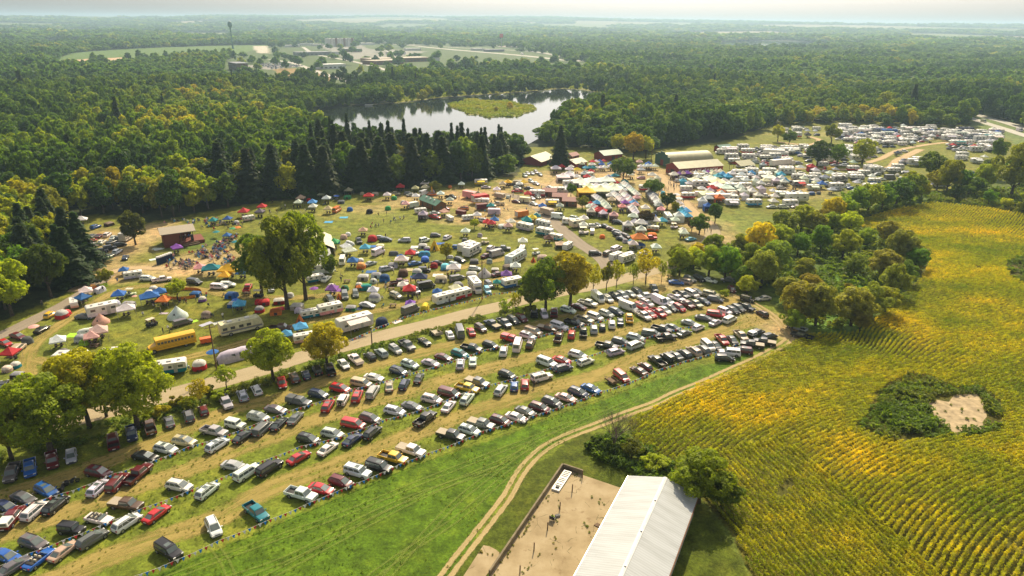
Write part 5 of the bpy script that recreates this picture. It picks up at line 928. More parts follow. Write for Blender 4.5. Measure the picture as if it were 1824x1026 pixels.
def T_mh(L=9.6, W=2.5, H=3.1, clsA=True):
    x0, x1, z0 = -L / 2, L / 2, .5; b = MB(); out = []
    if clsA: pr = [(x0, z0), (x1 - .15, z0), (x1, 1.3), (x1 - .35, H - .5), (x1 - .8, H), (x0 + .15, H), (x0, H - .2)]
    else: pr = [(x0, z0), (x1 - 1.9, z0), (x1 - 1.9, 1.9), (x1 - .9, 1.95), (x1 - .7, H - .6), (x1 - 1.2, H), (x0 + .15, H), (x0, H - .2)]
    profile(b, pr, -W / 2, W / 2, M_WHITE if not clsA else M_FAB); out.append(('shell', b))
    if not clsA:
        b = MB(); profile(b, [(x1 - 1.95, .4), (x1, .4), (x1, 1.15), (x1 - .9, 1.3), (x1 - 1.3, 1.93), (x1 - 1.95, 1.93)], -.95, .95, M_WHITE); out.append(('cab', b)); b = MB(); b.quad((x1 - .88, -.85, 1.32), (x1 - .88, .85, 1.32), (x1 - 1.27, .8, 1.9), (x1 - 1.27, -.8, 1.9), M_WIN); out.append(('windscreen', b))
    else: b = MB(); b.quad((x1 + .012, -W * .44, 1.4), (x1 + .012, W * .44, 1.4), (x1 - .27, W * .43, H - .65), (x1 - .27, -W * .43, H - .65), M_WIN); out.append(('windscreen', b))
    for s in (-1, 1):
        for i, xx in enumerate([x0 + 1.0, x0 + 2.7, x0 + 4.6, x0 + 6.3, x0 + 8.0]):
            if xx > x1 - 2: break
            q = MB(); y = s * (W / 2 + .012); q.box(xx - .5, xx + .5, min(y, y - s * .03), max(y, y - s * .03), 1.65, 2.3, M_WIN); out.append(('window', q))
        q = MB(); y = s * (W / 2 + .008); q.box(x0 + .1, x1 - (.3 if clsA else 2.0), min(y, y - s * .03), max(y, y - s * .03), 1.0, 1.35, M_STRIPE); q.box(x0 + .1, x1 - (.4 if clsA else 2.0), min(y, y - s * .03), max(y, y - s * .03), 1.38, 1.45, M_BROWNS); out.append(('stripe', q))
        for xx in (x0 + L * .22, x1 - L * .16): q = MB(); wheel(q, xx, s * (W / 2 - .26), .45, s, .27); out.append(('wheel', q))
    for xx in (x0 + L * .25, x0 + L * .66): q = MB(); q.box(xx - .5, xx + .5, -.4, .4, H + .003, H + .28, M_WHITE); out.append(('air_conditioner', q))
    q = MB(); q.box(x0 + L * .45, x0 + L * .45 + .4, -.6, -.2, H + .003, H + .12, M_STRIPE); q.box(x0 + L * .12, x0 + L * .12 + .5, .2, .7, H + .003, H + .1, M_STRIPE); out.append(('roof_vent', q)); return out
M_BROWNS = mat('brown_stripe', (.20, .12, .06), rough=.5, noise=.1); M_BUSY = mat('bus_yellow', (.82, .45, .02), rough=.4, noise=.12, nscale=.8)
def T_bus():
    L, W, H = 9.6, 2.45, 3.05; x0, x1 = -L / 2, L / 2 - 1.5; out = []; b = MB(); n = 7
    rf = [(y, z) for y, z in ((-W / 2, .6), (W / 2, .6), (W / 2, 2.55), (W / 2 * .9, 2.9), (W / 2 * .5, 3.05), (-W / 2 * .5, 3.05), (-W / 2 * .9, 2.9), (-W / 2, 2.55))]
    b.loft([[(x0, y, z) for y, z in rf], [(x1, y, z) for y, z in rf]], M_BUSY); out.append(('body', b)); b = MB(); b.loft([[(x1 + .004, -1.1, .6), (x1 + .004, 1.1, .6), (x1 + .004, 1.1, 1.75), (x1 + .004, -1.1, 1.75)], [(x1 + 1.45, -.85, .6), (x1 + 1.45, .85, .6), (x1 + 1.45, .8, 1.35), (x1 + 1.45, -.8, 1.35)]], M_BUSY); out.append(('bonnet', b))
    for s in (-1, 1):
        y = s * (W / 2 + .014)
        for k in range(11): q = MB(); xx = x0 + .45 + k * .68; q.box(xx, xx + .54, min(y, y - s * .03), max(y, y - s * .03), 1.85, 2.4, M_WIN); out.append(('window', q))
        q = MB()
        for z in (1.0, 1.3, 1.65): q.box(x0 + .05, x1 - .05, min(y, y - s * .03), max(y, y - s * .03), z, z + .05, M_DARK)
        out.append(('rub_rail', q))
        for xx in (x0 + 2.2, x1 + .55): q = MB(); wheel(q, xx, s * (W / 2 - .29), .48, s, .27); out.append(('wheel', q))
    q = MB(); q.box(x1 - .02, x1 + .012, -1.05, 1.05, 1.8, 2.6, M_WIN); out.append(('windscreen', q)); q = MB(); q.box(x1 + 1.4, x1 + 1.6, -1.1, 1.1, .5, .75, M_DARK); q.box(x0 - .1, x0, -1.1, 1.1, .5, .75, M_DARK); out.append(('bumper', q)); return out
def T_box(L=12.5, W=2.5, H=3.9, cab=True, m=M_WHITE):   # lorry trailer
    out = []; b = MB(); b.box(-L / 2, L / 2, -W / 2, W / 2, 1.15, H, m); out.append(('box_body', b)); q = MB(); q.box(-L / 2 + .1, L / 2 - .1, -W / 2 - .015, -W / 2 + .01, 1.3, 1.5, M_STRIPE); q.box(-L / 2 + .1, L / 2 - .1, W / 2 - .01, W / 2 + .015, 1.3, 1.5, M_STRIPE); out.append(('stripe', q))
    for xx in (-L / 2 + 1.2, -L / 2 + 2.3) + ((L / 2 - 1.0,) if not cab else (L / 2 + 1.9,)):
        for s in (-1, 1): q = MB(); wheel(q, xx, s * (W / 2 - .3), .48, s, .28); out.append(('wheel', q))
    if cab: q = MB(); profile(q, [(L / 2 + .3, .6), (L / 2 + 2.6, .6), (L / 2 + 2.6, 1.7), (L / 2 + 2.2, 2.9), (L / 2 + .4, 3.1)], -1.15, 1.15, m); out.append(('cab', q)); q = MB(); q.quad((L / 2 + 2.61, -1.0, 1.75), (L / 2 + 2.61, 1.0, 1.75), (L / 2 + 2.25, 1.0, 2.8), (L / 2 + 2.25, -1.0, 2.8), M_WIN); out.append(('windscreen', q))
    return out
def T_encl(L=4.2, W=2.0, H=2.2, m=M_OBJ):
    out = []; b = MB(); profile(b, [(-L / 2, .45), (L / 2 - .1, .45), (L / 2 + .1, 1.0), (L / 2 + .05, H - .15), (L / 2 - .25, H), (-L / 2, H)], -W / 2, W / 2, m); out.append(('box_body', b)); q = MB(); q.box(-L / 2 - .02, -L / 2, -W * .42, W * .42, .6, H - .1, M_C2); out.append(('door', q))
    for s in (-1, 1): q = MB(); wheel(q, -.3, s * (W / 2), .33, s, .2); out.append(('wheel', q))
    q = MB(); q.tube((L / 2, 0, .45), (L / 2 + 1, 0, .45), .05, .05, M_DARK); out.append(('drawbar', q)); return out
def T_toilet():
    b = MB(); b.box(-.55, .55, -.55, .55, 0, 2.05, M_FAB); out = [('cabin', b)]; q = MB(); q.loft([[(-.6, -.6, 2.053), (.6, -.6, 2.053), (.6, .6, 2.053), (-.6, .6, 2.053)], [(-.4, -.4, 2.35), (.4, -.4, 2.35), (.4, .4, 2.35), (-.4, .4, 2.35)]], M_WHITE); out.append(('roof', q)); q = MB(); q.box(-.36, .36, -.575, -.552, .1, 1.9, M_C2); out.append(('door', q)); return out
def T_umbr(r=1.2):
    q = MB(); q.tube((0, 0, 0), (0, 0, 2.2), .03, .025, M_STEEL, 5); b = MB(); n = 8; b.loft([[(r * math.cos(2 * math.pi * k / n), r * math.sin(2 * math.pi * k / n), 1.95) for k in range(n)], [(r * .5 * math.cos(2 * math.pi * k / n), r * .5 * math.sin(2 * math.pi * k / n), 2.25) for k in range(n)], [(.03 * math.cos(2 * math.pi * k / n), .03 * math.sin(2 * math.pi * k / n), 2.42) for k in range(n)]], M_FAB, cap=False); return [('pole', q), ('shade', b)]
def T_cart():
    out = []; b = MB(); b.loft(body_secs(2.6, 1.25, [(0, .8, .7), (.1, 1, .85), (.45, 1, .62), (.75, 1, .62), (.9, .9, .85), (1, .7, .75)], .25), M_FAB); out.append(('body', b)); q = MB(); q.box(-1.1, .7, -.62, .62, 1.85, 1.93, M_CREAM)
    for x in (-1.0, .6):
        for y in (-.55, .55): q.tube((x, y, .6), (x, y, 1.86), .025, .025, M_STEEL, 4)
    out.append(('roof', q)); q = MB(); q.box(-.5, .0, -.5, .5, .68, .8, M_DARK); q.box(-.6, -.5, -.5, .5, .7, 1.15, M_DARK); out.append(('seat', q))
    for x in (-.85, .85):
        for s in (-1, 1): p = MB(); wheel(p, x, s * .45, .24, s, .18); out.append(('wheel', p))
    return out
def T_table():
    q = MB(); q.box(-.9, .9, -.38, .38, .70, .75, M_WOOD); out = [('table_top', q)]
    for s in (-1, 1): p = MB(); p.box(-.9, .9, s * .75 - .13, s * .75 + .13, .42, .46, M_WOOD); out.append(('bench', p))
    p = MB(); [p.box(x - .04, x + .04, -.72, .72, .05, .7, M_WOOD) for x in (-.6, .6)]; out.append(('leg_frame', p)); return out
def T_tarp(w=3, l=2.4):
    b = MB(); rs = random.Random(int(w * 10)); n = 6; vs = [(-w / 2 + w * i / n, -l / 2 + l * j / n, .04 + rs.uniform(0, .12)) for j in range(n + 1) for i in range(n + 1)]; b.add(vs, [(j * (n + 1) + i, j * (n + 1) + i + 1, (j + 1) * (n + 1) + i + 1, (j + 1) * (n + 1) + i) for j in range(n) for i in range(n)], M_FAB); return [('cloth', b)]
def skin_person(name, joints, edges, radii, mats, cuts):
    """one continuous body grown round a skeleton; mats by height bands"""
    me = bpy.data.meshes.new(name); me.from_pydata(joints, edges, []); o = bpy.data.objects.new(name, me); COL.objects.link(o)
    md = o.modifiers.new('skin', 'SKIN'); sv = me.skin_vertices[0].data
    for i, r in enumerate(radii): sv[i].radius = (r[0], r[1]) if isinstance(r, tuple) else (r, r); sv[i].use_root = (i == 0)
    ss = o.modifiers.new('sub', 'SUBSURF'); ss.levels = 1; dg = bpy.context.evaluated_depsgraph_get(); ev = o.evaluated_get(dg); m2 = bpy.data.meshes.new_from_object(ev); bpy.data.objects.remove(o); m2.name = name
    m2.materials.clear(); [m2.materials.append(m) for m in mats]
    for f in m2.polygons: f.material_index = cuts(f.center); f.use_smooth = True
    return m2
J = [(0, 0, .95), (0, 0, 1.15), (0, 0, 1.38), (0, 0, 1.5), (0, .01, 1.62), (0, .01, 1.74), (-.19, 0, 1.40), (-.26, .03, 1.14), (-.24, -.12, .92), (.19, 0, 1.40), (.27, .02, 1.14), (.25, -.08, .9), (-.1, 0, .88), (-.12, -.04, .48), (-.13, .02, .08), (-.13, -.14, .04), (.1, 0, .88), (.12, .06, .48), (.13, .12, .08), (.13, -.02, .04)]
ED = [(0, 1), (1, 2), (2, 3), (3, 4), (4, 5), (2, 6), (6, 7), (7, 8), (2, 9), (9, 10), (10, 11), (0, 12), (12, 13), (13, 14), (14, 15), (0, 16), (16, 17), (17, 18), (18, 19)]
RD = [(.15, .11), (.14, .10), (.16, .11), .055, .095, .085, .065, .045, .035, .065, .045, .035, .085, .06, .04, .045, .085, .06, .04, .045]
cutp = lambda c: 0 if (c.z > 1.5 or (abs(c.x) > .2 and c.z < 1.15 and c.z > .8)) else (2 if c.z < .93 else 1)
PERS = skin_person('person', J, ED, RD, [M_SKIN, M_FAB, M_DENIM], cutp)
J2 = [(0, 0, .45), (0, .03, .65), (0, .05, .88), (0, .04, 1.0), (0, 0, 1.12), (0, 0, 1.24), (-.19, .03, .9), (-.26, -.08, .66), (-.15, -.3, .62), (.19, .03, .9), (.26, -.06, .66), (.14, -.3, .6), (-.1, -.05, .45), (-.14, -.48, .5), (-.14, -.5, .08), (-.14, -.64, .05), (.1, -.05, .45), (.14, -.48, .48), (.15, -.55, .08), (.15, -.68, .05)]
SITP = skin_person('person', J2, ED, RD, [M_SKIN, M_FAB, M_DENIM], lambda c: 0 if c.z > 1.0 else (2 if c.z < .56 and abs(c.x) < .3 else 1))
KIT = {'d': (T_dome, 'tent', 'dome tent', 'tent'), 'o': (T_canopy, 'canopy', 'pop-up canopy', 'canopy'), 'a': (lambda: T_canopy(4.0, 3.0, 2.2, 1.1), 'canopy', 'large canopy', 'canopy'), 'O': (T_stall, 'market_stall', 'market stall tent', 'stall'), 'k': (lambda: T_marquee(1, 6, 6), 'peaked_tent', 'peaked tent', 'tent'), 'K': (lambda: T_marquee(3, 5, 4.5), 'marquee', 'long peaked marquee', 'marquee'),
       'b': (T_cone, 'bell_tent', 'bell tent', 'tent'), 'y': (lambda: T_cone(1.7, 3.3, M_FAB, .1), 'teepee_tent', 'teepee tent', 'tent'), 'C': (T_cabin, 'cabin_tent', 'cabin tent', 'tent'), 'n': (T_tunnel, 'tunnel_tent', 'tunnel tent', 'tent'), 'N': (lambda: T_tunnel(3.2, 8.0, 2.3), 'tunnel_tent', 'long arched tent', 'tent'),
       't': (T_camper, 'camper_trailer', 'camper trailer', 'camper trailer'), 'A': (lambda: T_camper(awn=True), 'camper_trailer', 'camper trailer with awning out', 'camper trailer'), 'r': (lambda: T_camper(4.6, 2.1, 2.4, retro=True, lower=M_FAB, upper=M_CREAM), 'camper_trailer', 'rounded retro camper trailer', 'camper trailer'), 'F': (lambda: T_camper(8.6, 2.5, 3.3, .7, True, False, 2), 'camper_trailer', 'long camper trailer', 'camper trailer'),
       'm': (T_mh, 'motorhome', 'long motorhome', 'motorhome'), 'M': (lambda: T_mh(7.4, 2.35, 3.0, False), 'motorhome', 'motorhome with cab sleeper', 'motorhome'), 'x': (T_box, 'lorry', 'lorry with long trailer', 'lorry'), 'e': (T_encl, 'box_trailer', 'enclosed trailer', 'trailer'), 'w': (T_toilet, 'portable_toilet', 'portable toilet', 'toilet'), 'i': (T_umbr, 'parasol', 'parasol', 'parasol'), 'g': (T_cart, 'golf_cart', 'golf cart', 'golf cart'), 'f': (T_table, 'picnic_table', 'picnic table', 'table'), 'z': (T_tarp, 'ground_tarp', 'ground tarp', 'tarp'), 'Z': (lambda: T_tarp(6, 3), 'ground_tarp', 'large ground tarp', 'tarp')}
KM = {}
def kit(x, y, th, ty, c, place, lod=1, s=1.0, h=.8, group=None, seed=None):
    if ty in SPEC or ty in 'pPq' and ty not in KIT: return car(x, y, th, ty, c, place, lod=lod, group=group)
    fn, nm, desc, cat = KIT[ty]
    if ty not in KM:
        ps = fn(); KM[ty] = [(n, b.mesh(n, smooth=40)) for n, b in ps]; full = MB(); [full.merge(b) for n, b in ps]; KM[ty + '_one'] = full.mesh(nm, smooth=40)
    X, Y = G(x, y, h); cn, cc = CW[c]; rr = random.Random(int(x * 7 + y * 3)); cc = [v * rr.uniform(.8, 1.0 if c == 'W' else 1.1) for v in cc]; rz = HEAD(x, y, th)
    if lod: 
        o = link(nm, None, None, (X, Y, 0), rz)
        main = None
        for n, me in KM[ty]:
            c2 = cc
            if n == 'rainfly' and rr.random() < .8: c2 = rr.choice([(.5, .5, .48), (.62, .6, .54), (.3, .3, .32), [min(.8, v * 1.8 + .06) for v in cc], [v * .55 for v in cc]])
            if n == 'wall_panel' and rr.random() < .7: c2 = rr.choice([(.5, .5, .46), (.45, .4, .3), [v * .6 for v in cc]])
            ch = link(n, me, main if main and n in ('air_conditioner', 'roof_vent', 'stripe') else o, color=c2)
            if n in ('shell', 'body'): main = ch
    else: o = link(nm, KM[ty + '_one'], None, (X, Y, 0), rz, color=cc)
    s *= .76 if ty in 'dCn' else 1; o.scale = (s, s, s); return reg(o, cn + ' ' + desc, cat, place, x, y, group)
def person(x, y, c, place, sit=False, th=None):
    X, Y = G(x, y); rr = random.Random(int(x * 11 + y * 5)); o = link('person', SITP if sit else PERS, None, (X, Y, 0), rr.uniform(0, 6.28) if th is None else th, color=CW[c][1]); o.scale = (1, 1, rr.uniform(.95, 1.05))
    return reg(o, 'person in a ' + CW[c][0] + (' top sitting' if sit else ' top standing'), 'person', place, x, y)
def placeall(dat, place, lod, group=None):
    for e in dat.replace('\n', '').split(';'):
        if not e.strip(): continue
        q = e.strip().split(','); kit(float(q[0]), float(q[1]), float(q[2]), q[3], q[4], place, lod, float(q[5]) if len(q) > 5 else 1.0, group=group)
# ================================================================ CAMP POPULATION  x,y,heading,type,colour[,size]
placeall("""128,409,10,V,W;145,397,5,a,W;170,403,20,u,B;194,398,15,C,D;134,417,20,s,R;121,417,20,s,W;153,421,35,s,S;164,419,35,s,G;177,419,35,s,M;191,417,35,u,W;202,422,35,s,H;213,423,35,u,G;228,422,30,M,W;164,428,30,s,R;158,433,15,s,W;170,435,15,s,W;181,430,30,s,W;199,430,20,s,K;213,435,10,u,K;195,441,10,j,K;180,447,10,j,K;209,447,32,u,W;175,456,-10,s,W;195,455,25,s,G;223,457,60,s,N""", 'in the small car park by the left wood', 1)
placeall("""316,447,10,o,P;357,483,5,o,I;377,487,5,a,E,1.15;409,491,0,a,Y,1.3;432,492,0,o,B;402,497,0,o,Y;221,485,5,o,B,.8;237,491,8,t,H,.8;263,495,0,u,W;288,497,8,p,W;346,501,-10,v,K;390,510,-3,v,W;405,506,0,u,W;441,512,60,p,R;484,512,75,s,W;386,419,0,i,E;405,423,0,o,B,.8;380,397,0,o,E,.9;406,394,0,o,B,.9;421,395,0,d,G;443,389,10,t,Q,.7;415,413,0,i,F;424,411,0,i,O;420,437,0,i,E;398,425,10,Z,I,.5;281,439,0,Z,Q,.6""", 'round the wooden stage', 1)
placeall("""273,513,0,d,B,1.1;266,521,0,d,B,1.2;268,537,10,a,B,1.1;286,527,10,o,B;293,541,0,o,O;291,553,0,Z,S,.35;213,531,5,o,B;233,521,0,g,Q;204,540,0,d,H,1.3;228,542,0,C,E,1.1;183,556,12,t,W,1.15;226,558,10,a,W;179,570,0,b,I,.85;316,560,0,b,W,1.05;325,573,15,v,G;341,568,15,Z,L,.45;367,559,0,d,T,1.2;366,572,20,Z,H,.5;390,569,15,Z,H,.5;420,537,10,d,B,1.2;416,541,0,C,B;427,549,5,o,C;360,531,0,d,P;270,575,20,g,K;267,567,0,f,D;154,525,10,o,W;177,515,25,n,W;184,506,20,n,L,.7;165,508,0,d,O,.8;149,537,20,o,B;132,541,100,t,I,.75;90,559,30,h,Y;110,560,25,d,R,1.5;118,555,25,d,R;74,585,30,s,K;62,590,0,i,I;31,597,-15,s,M;8,609,-20,s,R;48,605,15,d,G,1.2;31,620,40,v,T;20,636,0,o,R;27,648,0,d,E;12,655,0,d,T;30,665,0,C,D,.8;3,685,60,s,K;62,678,15,u,B;158,588,10,N,W,.6;130,592,0,z,L;143,602,0,d,H,1.3;149,608,0,d,L;178,600,10,o,I,1.2;165,607,10,o,I;105,614,10,o,W;113,627,20,d,G,1.2;108,635,30,z,L,.7;147,630,20,d,D,1.2;194,615,5,Z,W,.5;168,612,0,f,D;213,640,10,t,W,.8;225,668,0,d,B;170,660,0,d,W;160,632,0,f,W;240,530,0,i,I,.6;460,524,0,g,K;440,520,0,f,D""", 'on the left camp lawn', 1)
placeall("""367,605,10,e,O,.6;500,583,0,p,D;430,585,13,m,Q,1.0;304,658,8,t,E,1.05;355,650,8,d,R,1.5;380,637,0,i,B,1.1;421,632,15,N,H;632,581,15,F,W;680,573,10,d,N,1.5;708,568,20,Z,W,.4;731,552,22,V,G,.9;731,545,0,o,P,.8;757,545,70,n,Y;779,524,0,o,B,.8;791,534,15,t,W;821,526,15,t,R,.95;812,520,10,o,Q;816,509,10,d,H,1.5;847,512,-50,M,W,1.0;868,516,-60,u,C;871,506,-40,u,G;885,506,0,o,E,.7;912,506,12,t,B,1.0;902,495,0,o,P;542,603,10,t,I,.8;536,590,10,o,C;510,602,10,o,C,.9;552,560,10,t,E,.8;588,553,12,t,I,1.0;534,568,0,y,O,.6;563,556,0,f,D""", 'in the strip of campers along the gravel road', 1)
placeall("""470,537,5,C,R;460,536,5,d,R;497,535,5,C,R;495,546,10,z,R;462,550,0,d,R,1.2;491,554,5,C,O;529,545,0,C,B,1.1;531,551,0,d,H;588,532,-50,u,G;614,525,-80,v,G;633,522,-80,u,G;651,511,5,n,E;614,512,0,d,F,1.1;639,506,0,d,R;667,530,0,d,Q,1.6;654,542,-10,s,H;625,547,0,C,F,.9;640,545,60,z,N,.6;600,545,0,f,O;560,521,0,i,P;592,521,0,o,P;604,527,0,y,O,.5;569,481,0,t,W;562,497,10,t,E,.8;581,495,40,s,W;600,429,0,d,B;612,421,0,d,T,1.2;623,431,-20,N,W,.5;639,428,-65,p,K;663,425,0,d,R,1.6;677,422,0,s,S;687,426,0,u,N;664,435,0,z,B;677,437,0,C,T,.9;674,449,25,V,W;617,445,10,o,W;623,453,10,a,W;610,464,75,V,W,.9;651,447,0,o,C;629,471,0,o,B;643,473,0,d,O,1.4;660,468,18,s,S;661,480,0,z,B;756,427,15,j,W;753,437,0,C,T;761,441,0,d,P;774,441,0,y,Y;797,422,28,u,W;784,430,0,z,B,.9;738,448,-25,u,G;731,457,0,o,R;757,461,0,d,B,1.3;714,462,0,o,B,.8;700,471,0,C,H;716,469,0,a,W;688,478,10,u,S;739,468,10,s,B;670,489,0,C,H;647,493,0,C,T,1.1;685,495,0,d,B,1.5;718,486,0,d,D,1.5;743,485,0,d,F,1.5;742,488,5,Z,B,.6;756,480,0,j,K;711,502,8,p,M;748,501,0,a,N;759,509,12,V,K,.8;738,516,-30,v,S;718,513,0,o,W,.9;705,525,-20,u,T;814,494,12,v,G;786,496,0,C,T,1.2;808,484,0,a,W;810,471,-12,u,W;793,475,0,d,C,1.4;773,472,0,d,R,1.2;780,467,-5,s,K;819,462,-15,u,K;802,455,0,n,W,.6;832,443,20,A,W,1.1;842,449,28,M,W,1.1;919,462,30,m,W,1.0;930,444,70,t,C,.7;931,435,0,o,W;885,452,15,V,S,.8;866,454,22,s,M;874,441,35,u,W;895,442,0,p,G;902,440,0,d,B,.7;864,430,0,g,T;840,488,0,C,F,1.1;863,487,0,b,Q,.9;888,487,12,s,M;882,479,0,C,D,.8;955,449,10,g,W;966,458,0,C,T,1.1;950,462,0,y,O,.5;905,474,10,C,T;918,480,0,o,W;819,444,0,f,D;740,436,0,z,W;690,505,0,f,D;665,499,0,d,H;652,503,0,z,F;697,512,0,f,D;600,512,0,z,P;590,508,0,d,H;618,498,0,f,D;640,512,0,o,O,.5;780,486,0,z,W;700,541,0,f,W""", 'among the tents in mid camp', 1)
placeall("""550,355,0,d,R;600,354,0,i,B;657,354,0,a,R;690,352,0,o,W;702,352,0,d,F,1.2;700,349,0,d,Y;558,373,0,o,W;585,377,0,o,T;600,374,30,V,O;623,372,0,d,B,1.2;585,392,0,z,C;612,384,0,z,C;658,376,0,d,K,1.3;691,370,0,d,F,1.2;723,368,0,o,I;736,366,10,e,W;749,376,5,t,W,.75;774,386,-8,p,R;801,389,-30,t,W,.7;792,382,10,o,I;821,380,-10,e,M,.9;833,388,5,t,W,.7;792,370,-5,s,R;862,392,-5,u,W;850,388,0,o,W;875,403,0,o,R;868,401,0,o,R;881,397,0,o,B;895,402,5,C,W;910,400,5,o,W;905,408,0,o,T;935,406,-12,t,H;970,415,-10,t,E;990,423,-12,t,C,.8;977,430,0,o,D;999,437,0,k,T,.6;1012,439,30,M,W,.7;929,383,10,e,O,1.15;948,393,0,o,Y;938,390,20,s,W;969,401,-15,M,E,.85;974,379,-15,e,T,1.2;966,372,0,o,B;994,386,-5,V,W,.9;1013,395,-5,t,W,.8;1024,388,-10,u,W;1028,401,8,r,Q,1.2;1040,413,0,g,W,1.3;1039,406,0,o,W;1055,412,90,t,W,.6;1057,402,0,u,W;1073,420,0,d,O;837,350,-10,e,I,1.4;803,350,-5,p,K;785,350,0,o,W;741,354,0,o,W;755,344,20,V,W,.9;732,346,10,s,S;740,340,0,o,T;770,340,0,d,H;728,344,0,u,G;855,358,8,e,R,1.6;858,370,5,e,M,1.1;872,366,0,p,T;885,342,0,o,W;890,350,-10,e,T;905,350,0,d,H;920,358,-10,s,M;940,350,0,o,R;935,357,-5,e,Q;947,352,-20,s,W;960,342,-5,s,W;958,350,-30,u,W;951,362,-20,s,W;980,333,-10,s,W;982,335,-12,s,H;955,326,-20,s,W;946,322,-30,u,W;940,308,-35,s,W;948,308,-35,s,S;955,306,-35,u,W;962,310,-35,s,G;935,312,-35,u,W;933,329,10,o,Y;925,332,0,o,W;910,327,0,s,K;905,329,0,o,Y;895,332,0,o,T;942,334,0,s,K;922,334,-10,u,W""", 'round the wooden lodge and the food trailers', 0)
placeall("""1012,317,0,k,H;1003,320,0,k,W;1034,331,0,k,W,1.2;1056,329,0,k,W,1.2;1080,328,0,k,W,1.2;1050,339,0,k,Q;1062,338,0,k,W;1078,337,0,k,W;1090,337,0,k,Q;1044,348,0,k,Y,1.2;1069,346,0,k,Q,1.2;1094,344,0,k,W,1.2;1010,336,90,K,W,.5;990,306,0,a,W,1.2;1014,306,0,a,W;1028,306,0,a,Y,.9;1015,313,0,a,W;1045,312,0,o,S;1047,318,0,o,E;1050,313,10,M,H,.8;1094,318,10,a,C;1113,328,0,o,E;1110,343,0,o,W;1061,377,-10,a,W;1070,382,-5,a,R,1.1;1050,373,0,o,W;1134,357,0,o,I;1108,373,0,o,I;1120,374,-10,o,I;1131,370,0,o,I;1113,366,0,o,P;1128,391,-5,a,W;1130,401,-10,o,H;1142,404,-5,a,W,1.1;1147,398,-10,t,C,.8;1162,418,0,C,O,1.1;1163,407,-5,t,O,.7;1165,399,-5,a,W,1.1;1163,352,0,a,S;1159,346,0,o,E;1172,371,0,o,S;1175,365,0,o,W;1177,378,-5,o,I;1168,378,0,d,G;1190,390,-50,M,W,.9;1201,403,0,g,W;1202,397,0,o,W;1216,413,0,o,W,.8;1222,381,-40,a,C;1217,375,-40,a,W,.9;1204,355,0,i,W,1.4;1208,362,0,i,W,1.4;1217,420,0,o,W;1231,425,10,s,C;1040,394,0,o,W;1100,395,-5,u,K;1065,400,-15,s,K""", 'in the market rows left of the crossroads', 0)
placeall("""1078,402,-15,s,K;1089,407,-15,s,M;1100,412,-10,s,G;1102,418,-15,u,K;1115,420,-20,u,D;1107,424,-15,s,K;1125,430,0,d,C,1.2;1114,428,0,d,H;1138,433,0,a,O,1.3;1142,437,0,C,B;1083,450,25,v,D;1098,442,25,P,W;1098,458,20,M,Y,.75;1120,457,15,V,S,.9;1117,462,18,M,W,.85;1060,450,0,u,K;1127,440,0,o,H;1150,450,0,s,W;1168,446,0,o,W""", 'parked on the grass above the roadside clump', 1)
def rowof(x0, y0, x1, y1, n, types, cols, place, s=1.0):
    rr = random.Random(int(x0 + y1))
    for k in range(n): u = (k + .5) / n; kit(x0 + (x1 - x0) * u, y0 + (y1 - y0) * u, math.degrees(math.atan2(-(y1 - y0), x1 - x0)), rr.choice(types), rr.choice(cols), place, 0, s * rr.uniform(.9, 1.1))
ML = 'in the market rows left of the crossroads'
for a in ((1110, 330, 1136, 352, 8, 'OoO', 'WWWWWWC'), (1090, 346, 1112, 366, 8, 'Oo', 'WWHWWWB'), (1104, 344, 1130, 368, 9, 'Oo', 'WWWWWQWCWI'), (1122, 372, 1138, 390, 6, 'OO', 'WWW'), (1058, 352, 1084, 376, 7, 'OoO', 'WWQWWB'), (1050, 368, 1076, 386, 6, 'Oo', 'WWWWRW'), (1155, 344, 1175, 372, 6, 'aO', 'WSW'), (1138, 300, 1170, 300, 5, 'o', 'WTW'), (1198, 314, 1286, 310, 12, 'Oo', 'WTPWQ'), (1040, 303, 1080, 302, 6, 'oO', 'WECW'), (1052, 292, 1078, 290, 4, 'o', 'WRB'), (1212, 378, 1226, 392, 4, 'Oo', 'WCY')): rowof(*a, ML, .95)
rfz = random.Random(21)
def clearof(X, Y, r, ry):
    for q in REG:
        l = q[0].location
        if abs(l[0] - X) < r and abs(l[1] - Y) < ry: return False
    for a, b in PATHS:
        if abs(a - X) < 3.0 and abs(b - Y) < 3.0: return False
    return True
def fill(poly, sp, types, cols, place, jit=.3, skip=.1, base=0, group=None, lod=0, rows=None):
    w = [G(*q) for q in poly]; xs = [p[0] for p in w]; ys = [p[1] for p in w]; y = min(ys)
    while y < max(ys):
        x = min(xs) + rfz.uniform(0, 3)
        while x < max(xs):
            ty = rfz.choice(types); st = {'m': 11, 'F': 11, 'M': 8.5, 'A': 8.5, 't': 8, 'K': 16, 'k': 7, 'x': 17, 'r': 7}.get(ty, sp[0]); X = x + st / 2; Y = y + rfz.uniform(-jit, jit) * 2
            if inpoly(np.array([X]), np.array([Y]), w)[0] and rfz.random() > skip and clearof(X, Y, st * .42 + .6 if lod == 0 else 3.2, 2.5 if lod == 0 else 2.8) and all((X - a) ** 2 + (Y - b) ** 2 > 5 for a, b in TREES[:80]):
                px_, py_ = P(X, Y); px_ = float(px_); py_ = float(py_)
                th = base + rfz.uniform(-6, 6); o = kit(px_, py_, 0, ty, rfz.choice(cols), place, lod, rfz.uniform(.88, 1.1) if ty not in 'OoKk' else rfz.uniform(.9, 1.15), h=0, group=group); o.rotation_euler.z = R(th) + (math.pi if rfz.random() < .3 else 0) ; o.location.xy = (X, Y)
            x += st + rfz.uniform(.0, .7)
        y += sp[1] + rfz.uniform(-.5, .8)
